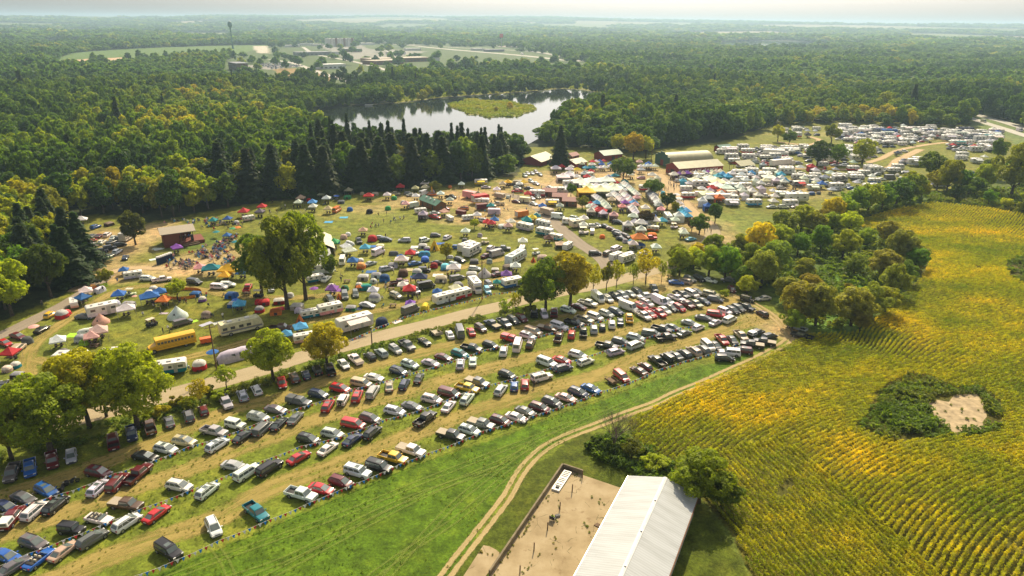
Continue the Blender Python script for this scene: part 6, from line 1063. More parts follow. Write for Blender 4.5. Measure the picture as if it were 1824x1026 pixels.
fill([(1212, 320), (1290, 312), (1395, 312), (1400, 330), (1320, 340), (1225, 338)], (4.2, 6), 'OOOkaMtOO', 'WWWWHCWWWQ', 'in the market rows right of the crossroads', skip=.04)
fill([(1228, 342), (1330, 338), (1370, 345), (1300, 362), (1240, 362)], (4.2, 6), 'OOkaOeO', 'WWWHWQROWWWH', 'in the lower market rows', skip=.08)
fill([(1240, 366), (1262, 364), (1275, 378), (1255, 384)], (4.2, 7), 'OaO', 'WWBW', 'beside the sandy lane below the market', skip=.05)
fill([(1278, 362), (1330, 352), (1440, 350), (1435, 366), (1350, 376), (1295, 376)], (5.5, 8), 'MtAuFuotp', 'WWWWHCSK', 'in the camper rows below the market', skip=.1)
fill([(1330, 298), (1450, 298), (1460, 330), (1430, 350), (1360, 340), (1340, 320)], (5.5, 6.5), 'MtsuAaOsp', 'WWWWHSKRQD', 'between the market and the lorries', skip=.15)
fill([(1432, 312), (1520, 318), (1500, 352), (1440, 345)], (5.2, 6.5), 'usdotaMs', 'WWSKBGWFH', 'in the car and tent rows above the hedge', skip=.2)
fill([(1372, 370), (1420, 368), (1425, 378), (1376, 381)], (4.4, 9), 'uss', 'WWWSH', 'in the short car row behind the yellow trees', skip=.03)
fill([(1490, 385), (1510, 368), (1525, 372), (1500, 392)], (4.4, 7), 'uss', 'WWWS', 'in the short car row behind the yellow trees', skip=.03)
fill([(1585, 282), (1640, 276), (1660, 290), (1640, 306), (1590, 306)], (5, 8), 'MFmtus', 'WWWWHS', 'in the camper cluster beside the sandy lane', skip=.12)
fill([(1545, 308), (1625, 305), (1625, 325), (1560, 325)], (5, 7), 'MVsutd', 'WWWGSWK', 'in the van cluster above the hedge', skip=.2)
fill([(1480, 229), (1600, 228), (1720, 232), (1785, 236), (1780, 248), (1640, 248), (1480, 244)], (4.6, 6.4), 'MFtmAuastpusd', 'WWWWWHSKBGN', 'in the far camping field, back rows', skip=.04)
fill([(1490, 244), (1640, 248), (1660, 254), (1620, 262), (1560, 262), (1490, 252)], (4.6, 6.6), 'MFtmAuuostusp', 'WWWWHSKGRB', 'in the far camping field, middle rows', skip=.05)
fill([(1685, 248), (1775, 246), (1780, 270), (1750, 274), (1690, 268)], (4.6, 6.6), 'MFtAussuu', 'WWWWHSKNGRE', 'at the right end of the far camping field', skip=.08)
fill([(1700, 276), (1770, 285), (1765, 297), (1705, 290)], (5.2, 9), 'MtAuoos', 'WWWWHBS', 'in the small camper group near the right edge', skip=.3)
fill([(1392, 232), (1425, 228), (1470, 232), (1460, 243), (1395, 252)], (5.0, 8), 'MFtAusouo', 'WWWWHSKR', 'in the clearing at the wood edge', skip=.12)
fill([(1395, 262), (1440, 262), (1560, 270), (1540, 280), (1400, 278)], (5.0, 9), 'MusptuF', 'WWWHSKR', 'on the grass below the wood edge clearing', skip=.3)
fill([(1520, 318), (1600, 326), (1680, 332), (1660, 345), (1560, 345), (1510, 340)], (5.0, 7), 'usdotMsu', 'WWSKBGWH', 'in the cars behind the hedge trees', skip=.2)
fill([(1275, 318), (1440, 352), (1430, 366), (1290, 362)], (5.0, 9), 'OtusoAd', 'WWHSKWR', 'in the mixed rows between stalls and campers', skip=.45)
fill([(1275, 272), (1330, 268), (1400, 262), (1440, 268), (1400, 284), (1330, 290), (1290, 290)], (5.0, 9), 'MFtussxpuu', 'WWWWWSKRB', 'on the grass behind the market barns', skip=.12)
fill([(1700, 305), (1760, 310), (1740, 325), (1700, 318)], (5.2, 9), 'ust', 'WWSB', 'behind the right hand trees', skip=.35)
fill([(598, 418), (700, 418), (830, 412), (935, 435), (925, 490), (850, 505), (700, 545), (600, 540), (590, 500)], (4.6, 6.5), 'dddCousonhzdd', 'BRHTWGKEFOWSCNHTQHWG', 'among the tents in mid camp', skip=.3, lod=1)
fill([(190, 508), (300, 512), (460, 518), (600, 520), (600, 560), (420, 552), (260, 590), (120, 620), (140, 570)], (4.6, 7.5), 'ddCoofszuid', 'BRHTWGKEFOWIB', 'on the left camp lawn', skip=.55, lod=1)
fill([(40, 630), (70, 600), (110, 640), (150, 650), (290, 640), (280, 690), (100, 720), (20, 700)], (5, 8), 'ddCostd', 'BRHTWGKI', 'on the left camp lawn', skip=.6, lod=1)
fill([(700, 335), (900, 322), (1000, 330), (1010, 400), (880, 412), (700, 392)], (5.0, 7), 'oosuteAdOp', 'WWWHRTHOKEYS', 'round the wooden lodge and the food trailers', skip=.45)
fill([(1000, 300), (1140, 295), (1250, 330), (1240, 400), (1140, 420), (1040, 385), (1000, 340)], (4.4, 6), 'OoaOodtu', 'WWWWWHQHTCIBR', 'in the market rows left of the crossroads', skip=.35)
fill([(560, 352), (700, 340), (720, 350), (620, 368), (520, 380), (450, 392), (400, 395)], (5, 7), 'doCsodi', 'BRHTWGKECF', 'at the camp edge below the pines', skip=.35)
fill([(1060, 430), (1190, 425), (1180, 462), (1080, 470)], (5, 8), 'sudoMp', 'KWSGBR', 'parked on the grass above the roadside clump', skip=.55, lod=1)
for (x, y, th, c, s) in ((1390, 292, 5, 'W', 1.0), (1378, 273, -3, 'W', .9), (1278, 352, 0, 'G', .8)): kit(x, y, th, 'x', c, 'near the market barns', 0, s, h=1.5)
for (x, y) in ((1475, 302), (1481, 303)): kit(x, y, 0, 'V', 'Y' if x > 1478 else 'R', 'beside the dark spreading tree', 0, 1.0)
for q in ([(1480, 229), (1600, 228), (1720, 232), (1785, 236), (1780, 248), (1640, 250), (1480, 244)], [(1490, 244), (1640, 248), (1660, 254), (1620, 262), (1560, 262), (1490, 252)], [(1685, 246), (1780, 246), (1785, 272), (1690, 270)]): fill(q, (4.2, 4.6), 'suuhpo', 'WWSHKGWNR', 'in the far camping field, between the campers', skip=.1)
fill([(1280, 268), (1400, 262), (1600, 262), (1640, 296), (1520, 312), (1440, 312), (1290, 302)], (4.4, 5.2), 'suuthpoMt', 'WWWSHKGWNR', 'on the field behind the market barns', skip=.38)
fill([(1440, 305), (1600, 300), (1620, 345), (1440, 352)], (4.4, 5.6), 'suuhodMt', 'WWSHKGWNB', 'in the car and tent rows above the hedge', skip=.3)
# people
rp = random.Random(4); PCOL = 'WKRBGTNSCDMW'
def crowd_at(cx, cy, rx, ry, n, place, sit=.4):
    for k in range(n): person(cx + rp.gauss(0, rx), cy + rp.gauss(0, ry), rp.choice(PCOL), place, rp.random() < sit)
for a in ((880, 385, 14, 5, 12, 'by the food trailers', .1), (700, 392, 16, 4, 10, 'on the open slope below the lodge', .6), (660, 400, 12, 5, 5, 'on the open slope below the lodge', .6), (1095, 380, 10, 5, 12, 'beside the market stall rows', .1), (1196, 335, 6, 5, 12, 'at the market crossroads', .0), (1215, 360, 5, 7, 6, 'at the market crossroads', .0), (1262, 410, 4, 6, 5, 'on the gravel road near the fork', .0), (960, 345, 14, 6, 7, 'on the lane below the pavilion', 0), (1140, 305, 14, 4, 8, 'in the yard before the market barns', 0), (310, 540, 22, 6, 9, 'among the left camp tents', .6), (370, 530, 10, 3, 4, 'among the left camp tents', .8), (800, 500, 50, 20, 10, 'among the mid camp tents', .4), (640, 520, 40, 15, 10, 'among the mid camp tents', .4), (560, 360, 30, 6, 8, 'at the camp edge below the pines', .3), (680, 500, 60, 24, 26, 'among the mid camp tents', .5), (260, 560, 80, 24, 22, 'among the left camp tents', .5), (900, 360, 50, 16, 20, 'by the food trailers', .1), (1120, 350, 40, 20, 24, 'beside the market stall rows', .05), (1300, 330, 60, 10, 16, 'in the right hand market rows', .1), (450, 400, 40, 6, 12, 'at the camp edge below the pines', .4), (520, 380, 40, 5, 10, 'at the camp edge below the pines', .3)): crowd_at(*a)
for (x, y, c) in ((687, 424, 'K'), (608, 503, 'N'), (951, 690, 'K'), (1148, 616, 'I'), (1305, 522, 'W'), (301, 474, 'B'), (400, 660, 'W'), (291, 594, 'K'), (730, 672 - 0, 'W')): person(x, y, c, 'alone on open grass' if y < 600 else 'near the parked cars')
# seated audience as one mass
aud = []
for (cx, cy, rx, ry, n) in ((330, 472, 22, 7, 70), (365, 455, 22, 9, 90), (395, 440, 14, 12, 70), (410, 470, 12, 12, 40), (340, 395, 30, 4, 35), (390, 400, 22, 8, 40), (300, 462, 14, 6, 12), (418, 425, 8, 10, 25)):
    for k in range(int(n * .68)): aud.append(G(cx + rp.gauss(0, rx * .6), cy + rp.gauss(0, ry * .6)))
def chaired(col):
    b = MB(); m = mat('crowd_' + col, CW[col][1], rough=.85, noise=.2); b.box(-.25, .25, -.25, .25, .3, .38, m); b.box(-.25, .25, .22, .28, .38, .85, m)
    for sx in (-.22, .22): b.tube((sx, -.2, 0), (sx, -.2, .3), .02, .02, M_STEEL, 4); b.tube((sx, .2, 0), (sx, .2, .3), .02, .02, M_STEEL, 4)
    q = MB(); q.v = [tuple(v.co) for v in SITP.vertices]; 
    for f in SITP.polygons: q.f.append(tuple(f.vertices)); q.m.append(q.mi([M_SKIN, mat('crowd_top_' + rp.choice('WKRBGT'), (.5, .5, .5)) if False else m, M_DENIM][f.material_index]))
    b.merge(q); return proto('audience_' + CW[col][0].replace(' ', '_'), b.mesh('audience'))
ap = [chaired(c) for c in 'WKRBTGCI']; n = len(aud); rsn = np.random.RandomState(2)
scatter('crowd', 'seated audience in folding chairs on the slope before the wooden stage', 'crowd', [(x, y, 0) for x, y in aud], np.stack([np.zeros(n), np.zeros(n), rsn.normal(math.pi * .75, .3, n)], -1), np.ones((n, 3)), ap)
def ordinal_(n): return ['', 'first','second','third','fourth','fifth','sixth','seventh','eighth','ninth','tenth','eleventh','twelfth','thirteenth','fourteenth','fifteenth','sixteenth','seventeenth','eighteenth','nineteenth'][n]
# ================================================================ BUILDINGS
M_ROOF = mat('metal_roof_tan', (.40, .38, .22), rough=.5, noise=.18, nscale=.5); M_RGRN = mat('metal_roof_green', (.10, .22, .16), rough=.5, noise=.2); M_RED = mat('red_boards', (.24, .035, .03), rough=.75, noise=.25); M_RROSE = mat('rose_roof', (.34, .13, .11), rough=.6, noise=.2)
M_BRN = mat('brown_boards', (.19, .085, .04), rough=.8, noise=.3); M_CONC = mat('concrete', (.46, .36, .22), rough=.9, noise=.3, nscale=.35, bump=.3); M_WALLC = mat('concrete_wall', (.22, .18, .11), rough=.9, noise=.35, nscale=1.0)
M_PALE = mat('pale_render', (.6, .58, .54), rough=.8, noise=.12, nscale=.1); M_WR = mat('white_roofing', (.7, .7, .68), rough=.6, noise=.1, nscale=.1); M_GRNP = mat('dark_green_boards', (.05, .12, .08), rough=.7, noise=.2); M_RDWD = mat('stage_boards', (.20, .055, .035), rough=.8, noise=.3)
def gable(name, label, cat, x, y, th, L, W, H, pk, mw, mr, over=.4, doors=(), wins=(), z=0, op=False, group=None, rzw=None):
    X, Y = G(x, y); o = link(name, None, None, (X, Y, z), HEAD(x, y, th) if rzw is None else rzw); tag(o, label, cat, group)
    b = MB()
    if op:
        for i in range(4):
            for s in (-1, 1): q = MB(); xx = -L / 2 + .3 + i * (L - .6) / 3; q.tube((xx, s * (W / 2 - .2), 0), (xx, s * (W / 2 - .2), H), .12, .12, M_WOOD, 6); link('post', q.mesh('post'), o)
        b.add([(-L / 2 + .12, -W / 2, H), (-L / 2 + .12, W / 2, H), (-L / 2 + .12, 0, H + pk - .1), (L / 2 - .12, -W / 2, H), (L / 2 - .12, W / 2, H), (L / 2 - .12, 0, H + pk - .1)], [(0, 1, 2), (5, 4, 3)], mw)
    else: profile(b, [(-W / 2, 0), (W / 2, 0), (W / 2, H), (0, H + pk - .05), (-W / 2, H)], -L / 2, L / 2, mw); b.v = [(yy, xx, zz) for xx, yy, zz in b.v]
    link('wall', b.mesh('wall'), o); k = pk / (W / 2)
    r = MB(); e = over; profile(r, [(-W / 2 - e, H - k * e + .02), (0, H + pk + .02), (W / 2 + e, H - k * e + .02), (W / 2 + e, H - k * e + .14), (0, H + pk + .16), (-W / 2 - e, H - k * e + .14)], -L / 2 - e, L / 2 + e, mr); r.v = [(yy, xx, zz) for xx, yy, zz in r.v]; link('roof', r.mesh('roof'), o)
    for (s, u, dw, dh) in doors:     # s: 'f' front long side (-y), 'b', 'l' (-x), 'r'
        q = MB()
        if s in 'fb': yy = (-1 if s == 'f' else 1) * (W / 2 + .02); q.box(u * L - dw / 2, u * L + dw / 2, min(yy, yy * .995), max(yy, yy * .995) + .01, .02, dh, M_DARK)
        else: xx = (-1 if s == 'l' else 1) * (L / 2 + .02); q.box(min(xx, xx * .997), max(xx, xx * .997) + .01, u * W - dw / 2, u * W + dw / 2, .02, dh, M_DARK)
        link('door', q.mesh('door'), o)
    for (s, u, zz, ww, wh) in wins:
        q = MB()
        if s in 'fb': yy = (-1 if s == 'f' else 1) * (W / 2 + .025); q.box(u * L - ww / 2, u * L + ww / 2, min(yy, yy * .99), max(yy, yy * .99), zz, zz + wh, M_WIN)
        else: xx = (-1 if s == 'l' else 1) * (L / 2 + .025); q.box(min(xx, xx * .99), max(xx, xx * .99), u * W - ww / 2, u * W + ww / 2, zz, zz + wh, M_WIN)
        link('window', q.mesh('window'), o)
    return o
def lettering(parent, txt, size, loc, rot, m, ext=.03, name='lettering'):
    c = bpy.data.curves.new(name, 'FONT'); c.body = txt; c.size = size; c.extrude = ext; c.align_x = 'CENTER'; c.space_character = 1.25; c.offset = size * .02; t_ = bpy.data.objects.new(name, c); COL.objects.link(t_)
    me = bpy.data.meshes.new_from_object(t_.evaluated_get(bpy.context.evaluated_depsgraph_get())); bpy.data.objects.remove(t_); me.materials.clear(); me.materials.append(m); o = link(name, me, parent, loc); o.rotation_euler = rot; return o
bn = gable('market_barn', 'long red barn with tan green roof and white lettering above the market', 'barn', 1236, 308, 4.5, 25, 11, 3.9, 2.0, M_RED, M_ROOF, doors=(('l', 0, 3, 2.6), ('f', .35, 1.2, 2.1)), wins=(('l', .3, 1.2, .9, .9),))
lettering(bn, 'BUCK  LAKE  RANCH', 1.9, (-1.5, -5.55, 1.75), (math.pi / 2, 0, 0), M_WFAB)
X, Y = G(1219, 292); o = link('arched_barn', None, None, (X, Y, 0), HEAD(1219, 292, 3.5)); tag(o, 'arched tan roofed barn with dark green false front behind the red barn', 'barn')
b = MB(); n = 11; b.loft([[(x, 6.5 * math.cos(math.pi * k / (n - 1)), 2.2 + 4.2 * math.sin(math.pi * k / (n - 1))) for k in range(n)] for x in (-13, 13)], M_ROOF); link('roof', b.mesh('roof', smooth=40), o); b = MB(); b.box(-12.9, 12.9, -6.4, 6.4, 0, 2.21, M_GRNP); link('wall', b.mesh('wall'), o)
b = MB(); profile(b, [(-7, 0), (7, 0), (7, 5), (4.6, 5), (4.6, 6.1), (2, 6.1), (2, 7), (-2, 7), (-2, 6.1), (-4.6, 6.1), (-4.6, 5), (-7, 5)], -13.4, -13.02, M_GRNP); b.v = [(yy, xx, zz) for xx, yy, zz in b.v]; link('false_front', b.mesh('false_front'), o); b = MB(); b.box(-13.45, -13.41, -1.4, 1.4, .02, 3, M_RED); link('door', b.mesh('door'), o)
gable('pavilion', 'broad tan roofed pavilion left of the tall spruce near the beach', 'pavilion', 958, 290, 18, 15, 12, 2.4, 2.2, M_RED, M_ROOF, .6, doors=(('f', 0, 3, 2),))
gable('hall', 'small tan roofed red hall right of the tall spruce', 'building', 1024, 297, 12, 9, 8, 2.6, 1.5, M_RED, M_ROOF, doors=(('f', .2, 1.2, 2),), wins=(('f', -.2, 1, 1, .8),))
gable('kitchen_hut', 'little grey roofed hut behind the small red hall', 'hut', 1019, 284, 12, 6, 4.5, 2.4, 1.2, M_RED, M_RROSE, doors=(('f', 0, 1, 2),))
gable('red_hall', 'red hall with green roof left of the large round market tree', 'building', 1083, 283, 6, 12, 9, 3, 1.7, M_RED, M_RGRN, doors=(('f', 0, 2, 2.2),), wins=(('f', .3, 1, 1, .9),))
gable('red_shed', 'red shed with bright green roof at the wood edge behind the barns', 'shed', 1287, 269, 5, 8.5, 5, 2.4, 1.2, M_RED, M_RGRN, doors=(('f', -.2, 1.5, 2),), wins=(('f', .2, 1, 1, .8),))
gable('open_shed', 'open tan roofed shed right of the red barn, red trucks beside it', 'shed', 1320, 303, 6, 9, 8, 3.2, 1.6, M_RED, M_ROOF, op=True)
gable('lodge', 'brown wooden lodge with green roof and round vents at mid camp', 'lodge', 771, 370, -22, 12.5, 4.6, 2.6, 1.3, M_BRN, M_RGRN, doors=(('f', -.3, 1, 2), ('f', .3, 1, 2)), wins=(('f', 0, 1.1, 1, .8), ('r', 0, 1.1, 1, .8)))
lo = SC.objects.get('lodge')
for k in range(3): q = MB(); q.tube((-3 + 3 * k, -.9, 3.3), (-3 + 3 * k, -.9, 3.95), .34, .34, M_WHITE, 10); link('roof_vent', q.mesh('roof_vent'), lo)
for i, (x, y) in enumerate(((979, 349), (997, 358), (1015, 366))): gable('cabin', ['upper rose roofed cabin of the three in mid camp', 'middle rose roofed cabin of the three in mid camp', 'lower rose roofed cabin of the three in mid camp'][i], 'cabin', x, y, -2, 5.6, 4.2, 2.3, 1.0, M_BRN, M_RROSE, .35, doors=(('f', -.2, .9, 1.9),), wins=(('f', .22, 1.1, .8, .7),), group='rose roofed cabins')
# stage
X, Y = G(318, 433); rz = HEAD(318, 433, 8); o = link('stage', None, None, (X, Y, 0), rz); tag(o, 'red brown wooden concert stage with tan roof at the left wood', 'stage')
def prt(name, fn, bev=0): b = MB(); fn(b); return link(name, b.mesh(name, bev), o)
prt('deck', lambda b: b.box(-4.4, 7.5, -3.6, 3.6, .0, 1.1, M_RDWD)); prt('back_wall', lambda b: b.box(-4.4, -4.15, -3.4, 3.4, 1.103, 4.6, M_RDWD)); prt('side_wall', lambda b: b.box(-4.1, 4.2, 3.2, 3.4, 1.103, 4.4, M_RDWD)); prt('side_wall', lambda b: b.box(-4.1, .2, -3.4, -3.2, 1.103, 4.4, M_RDWD))
prt('roof', lambda b: (profile(b, [(-4.2, 4.4), (0, 5.7), (4.2, 4.4), (4.2, 4.56), (0, 5.88), (-4.2, 4.56)], -5.2, 5.2, M_TONN), setattr(b, 'v', [(yy, xx, zz) for xx, yy, zz in b.v])))
for xx in (4.2, .6):
    for s in (-1, 1): prt('post', lambda b: b.box(xx, xx + .2, s * 3.2 - .1, s * 3.2 + .1, 1.103, 4.42, M_WOOD))
for k, (x_, y_) in enumerate(((1.5, -1.6), (2.4, .2), (1.0, 1.7), (3.3, -.6))): p = link('person', PERS, None, (X + x_ * math.cos(rz) - y_ * math.sin(rz), Y + x_ * math.sin(rz) + y_ * math.cos(rz), 1.1), rz, color=CW['KWRB'[k]][1]); tag(p, ['performer in black at the front left of the stage', 'performer in white in the middle of the stage', 'performer in red at the back of the stage', 'performer in blue at the stage front'][k], 'person', 'performers on stage')
for k, (x_, y_) in enumerate(((4.0, -2.6), (4.0, 2.6))): b = MB(); b.box(-.4, .4, -.5, .5, 0, 1.9, M_DARK); b.box(.401, .42, -.4, .4, .15, .85, M_STRIPE); b.box(.401, .42, -.4, .4, 1.0, 1.75, M_STRIPE); s_ = link('loudspeaker', b.mesh('loudspeaker', .02), None, (X + x_ * math.cos(rz) - y_ * math.sin(rz), Y + x_ * math.sin(rz) + y_ * math.cos(rz), 1.1), rz); tag(s_, ['black loudspeaker stack at the near side of the stage', 'black loudspeaker stack at the far side of the stage'][k], 'loudspeaker', 'stage loudspeakers')
b = MB(); b.box(-2.5, 2.5, -.5, .5, .0, .5, M_WOOD); b.box(-2.5, 2.5, .1, .5, .5, .9, M_WOOD); p = link('stage_steps', b.mesh('stage_steps'), None, (*G(342, 437), 0), HEAD(342, 437, 12)); tag(p, 'long wooden bench step on the grass before the stage', 'step')
for k in range(7): kit(282 + k * 3.6, 465 - k * 1.3, 15 - 90, 'w', 'N', 'beside the purple canopy', 1, h=1.0)
kit(272, 458, 10, 'z', 'W', 'beside the portable toilets', 1, .7); kit(281, 440, 10, 'z', 'W', 'by the olive tree', 1, .8)
# marquees in the middle of camp
def bigtent(x, y, th, L, W, h, pk, c, lab):
    X, Y = G(x, y); o = link('marquee', None, None, (X, Y, 0), HEAD(x, y, th)); tag(o, lab, 'marquee')
    for n, b in T_frame(L, W, h, pk): link(n, b.mesh(n), o, color=CW[c][1])
bigtent(560, 446, -78, 15, 12, 2.4, 3.4, 'Q', 'large cream marquee behind the tall camp tree with bare trunk'); bigtent(550, 474, 8, 13, 8, 2.2, 2.4, 'W', 'white marquee just below the large cream marquee'); kit(575, 482, 0, 't', 'W', 'by the white marquee', 1, 1.1)
# orange netting ring
b = MB(); n = 28
for k in range(n):
    a, c = 2 * math.pi * k / n, 2 * math.pi * (k + 1) / n; b.quad((4.6 * math.cos(a), 3.4 * math.sin(a), .02), (4.6 * math.cos(c), 3.4 * math.sin(c), .02), (4.6 * math.cos(c), 3.4 * math.sin(c), .8), (4.6 * math.cos(a), 3.4 * math.sin(a), .8), mat('orange_netting', (.75, .25, .03), rough=.8, noise=.3))
o = link('safety_fence', b.mesh('safety_fence'), None, (*G(327, 525), 0)); tag(o, 'orange netting ring round the small tree in the left camp', 'fence')
# ---------------------------------------------------------------- near barn and yard
EL, ER = 3.4, 3.4; RG = 5.0
a0 = Vector(G(1119, 848, EL)); a1 = Vector(G(1022, 1026, EL)); c0 = Vector(G(1243, 887, ER)); c1 = Vector(G(1196, 1026, ER)); r0 = Vector(G(1185, 852, RG)); r1 = Vector(G(1107, 1026, RG))
dv = ((a0 - a1).normalized() + (r0 - r1).normalized()).normalized(); nv = Vector((dv.y, -dv.x)); Wb = (c0 - a0).dot(nv); org = a0; Lb = 46.0
print('BARN', a0, c0, r0, 'dir', dv, 'width', Wb, 'gable skew', (c0 - a0).dot(dv), 'ridge off', (r0 - a0).dot(nv), (r0 - a0).dot(dv), [round((q1 - q0).length, 1) for q0, q1 in ((a0, a1), (c0, c1), (r0, r1))])
M_BARNR = bpy.data.materials.new('white_ribbed_metal'); M_BARNR.use_nodes = True; t = M_BARNR.node_tree; bb = t.nodes['Principled BSDF']; bb.inputs['Roughness'].default_value = .38; tc = t.nodes.new('ShaderNodeTexCoord'); wv = t.nodes.new('ShaderNodeTexWave'); wv.bands_direction = 'Y'; wv.inputs['Scale'].default_value = .75; wv.inputs['Distortion'].default_value = 0
t.links.new(tc.outputs['Object'], wv.inputs['Vector']); bp = t.nodes.new('ShaderNodeBump'); bp.inputs['Strength'].default_value = .25; bp.inputs['Distance'].default_value = .03; t.links.new(wv.outputs['Fac'], bp.inputs['Height']); t.links.new(bp.outputs[0], bb.inputs['Normal'])
nz = t.nodes.new('ShaderNodeTexNoise'); nz.inputs['Scale'].default_value = .35; nz.inputs['Detail'].default_value = 6; mpn = t.nodes.new('ShaderNodeMapping'); mpn.inputs['Scale'].default_value = (.5, 3, 1); t.links.new(tc.outputs['Object'], mpn.inputs['Vector']); t.links.new(mpn.outputs[0], nz.inputs['Vector']); rp_ = t.nodes.new('ShaderNodeValToRGB'); rp_.color_ramp.elements[0].color = (.37, .39, .39, 1); rp_.color_ramp.elements[0].position = .3; rp_.color_ramp.elements[1].color = (.45, .475, .485, 1); rp_.color_ramp.elements[1].position = .6
t.links.new(nz.outputs['Fac'], rp_.inputs[0]); mm = t.nodes.new('ShaderNodeMix'); mm.data_type = 'RGBA'; mm.blend_type = 'MULTIPLY'; mm.inputs['Factor'].default_value = .35; t.links.new(rp_.outputs[0], mm.inputs[6]); wr = t.nodes.new('ShaderNodeMapRange'); wr.inputs['From Min'].default_value = 0; wr.inputs['From Max'].default_value = .35; wr.inputs['To Min'].default_value = .6; wr.inputs['To Max'].default_value = 1
t.links.new(wv.outputs['Fac'], wr.inputs['Value']); t.links.new(wr.outputs[0], mm.inputs[7]); t.links.new(mm.outputs[2], bb.inputs['Base Color'])
bo = link('barn', None, None, (org.x, org.y, 0), math.atan2(dv.y, dv.x) - math.pi / 2); tag(bo, 'long white metal roofed barn beside the concrete yard at the bottom', 'barn')
rx = (r0 - a0).dot(nv)      # local frame: +x across towards the crop, +y along towards the far gable
def bprt(name, fn): b = MB(); fn(b); return link(name, b.mesh(name), bo)
bprt('wall', lambda b: b.add([(.35, -Lb, 0), (Wb - .35, -Lb, 0), (Wb - .35, -Lb, EL), (rx, -Lb, RG - .08), (.35, -Lb, EL), (.35, -.35, 0), (Wb - .35, -.35, 0), (Wb - .35, -.35, EL), (rx, -.35, RG - .08), (.35, -.35, EL)], [(0, 1, 2, 3, 4), (9, 8, 7, 6, 5), (0, 5, 6, 1), (1, 6, 7, 2), (4, 9, 5, 0)], M_OBJ)).color = (.6, .58, .5, 1)
bprt('roof', lambda b: b.add([(0, -Lb, EL), (rx, -Lb, RG), (Wb, -Lb, EL), (Wb, -Lb, EL + .1), (rx, -Lb, RG + .1), (0, -Lb, EL + .1), (0, 0, EL), (rx, 0, RG), (Wb, 0, EL), (Wb, 0, EL + .1), (rx, 0, RG + .1), (0, 0, EL + .1)], [(0, 5, 11, 6), (5, 4, 10, 11), (4, 3, 9, 10), (3, 2, 8, 9), (2, 1, 7, 8), (1, 0, 6, 7), (6, 11, 10, 9, 8, 7), (0, 1, 2, 3, 4, 5)], M_BARNR))
bprt('ridge_cap', lambda b: b.add([(rx - .28, -Lb, RG + .07), (rx, -Lb, RG + .16), (rx + .28, -Lb, RG + .07), (rx - .28, .02, RG + .07), (rx, .02, RG + .16), (rx + .28, .02, RG + .07)], [(0, 1, 4, 3), (1, 2, 5, 4)], M_WHITE))
for k in range(4): bprt('roof_light', lambda b: b.box(rx - .12, rx + .12, -6 - 7 * k, -5.8 - 7 * k, RG + .17, RG + .32, M_STEEL))
bprt('gutter', lambda b: b.box(Wb + .003, Wb + .12, -Lb, 0, EL - .08, EL + .08, M_BRN)); bprt('gutter', lambda b: b.box(-.1, -.003, -Lb, 0, EL - .06, EL + .08, M_STEEL))
slab = [(1001, 835), (1038, 847), (1106, 870), (1128, 880), (1090, 1026), (1040, 1180), (760, 1240), (872, 1026)]
msl = bpy.data.materials.new('old_concrete'); msl.use_nodes = True; t = msl.node_tree; bb = t.nodes['Principled BSDF']; bb.inputs['Roughness'].default_value = .9; geo = t.nodes.new('ShaderNodeNewGeometry')
def tn(sc, d=5): n = t.nodes.new('ShaderNodeTexNoise'); n.inputs['Scale'].default_value = sc; n.inputs['Detail'].default_value = d; n.inputs['Roughness'].default_value = .65; t.links.new(geo.outputs['Position'], n.inputs['Vector']); return n.outputs['Fac']
def rmp(s, st): r = t.nodes.new('ShaderNodeValToRGB'); e = r.color_ramp.elements; [e.new(.5) for _ in range(len(st) - 2)]; [(setattr(e[i], 'position', p), setattr(e[i], 'color', (*c, 1))) for i, (p, c) in enumerate(st)]; t.links.new(s, r.inputs[0]); return r.outputs[0]
def mixc(a, b_, f): m = t.nodes.new('ShaderNodeMix'); m.data_type = 'RGBA'; t.links.new(f, m.inputs['Factor']); t.links.new(a, m.inputs[6]); t.links.new(b_, m.inputs[7]); return m.outputs[2]
base = rmp(tn(.22, 7), [(.3, (.24, .175, .085)), (.5, (.34, .26, .14)), (.7, (.42, .335, .2))]); stain = rmp(tn(.5, 6), [(.60, (0, 0, 0)), (.66, (1, 1, 1))]); dk = rmp(tn(.05), [(0, (.16, .11, .05)), (1, (.26, .17, .08))])
vo = t.nodes.new('ShaderNodeTexVoronoi'); vo.feature = 'DISTANCE_TO_EDGE'; vo.inputs['Scale'].default_value = .23; vadd = t.nodes.new('ShaderNodeVectorMath'); nv_ = t.nodes.new('ShaderNodeTexNoise'); nv_.inputs['Scale'].default_value = .8; t.links.new(geo.outputs['Position'], nv_.inputs['Vector']); t.links.new(geo.outputs['Position'], vadd.inputs[0]); t.links.new(nv_.outputs['Color'], vadd.inputs[1]); t.links.new(vadd.outputs[0], vo.inputs['Vector'])
crk = rmp(vo.outputs['Distance'], [(.0, (1, 1, 1)), (.012, (0, 0, 0))]); gate = rmp(tn(.35, 2), [(.5, (0, 0, 0)), (.56, (1, 1, 1))]); mu = t.nodes.new('ShaderNodeMath'); mu.operation = 'MULTIPLY'; t.links.new(crk, mu.inputs[0]); t.links.new(gate, mu.inputs[1]); gr = t.nodes.new('ShaderNodeRGB'); gr.outputs[0].default_value = (.10, .085, .03, 1)
m1_ = t.nodes.new('ShaderNodeMath'); m1_.operation = 'MULTIPLY'; m1_.inputs[1].default_value = .65; t.links.new(stain, m1_.inputs[0]); cc_ = mixc(mixc(base, dk, m1_.outputs[0]), gr.outputs[0], mu.outputs[0]); t.links.new(cc_, bb.inputs['Base Color'])
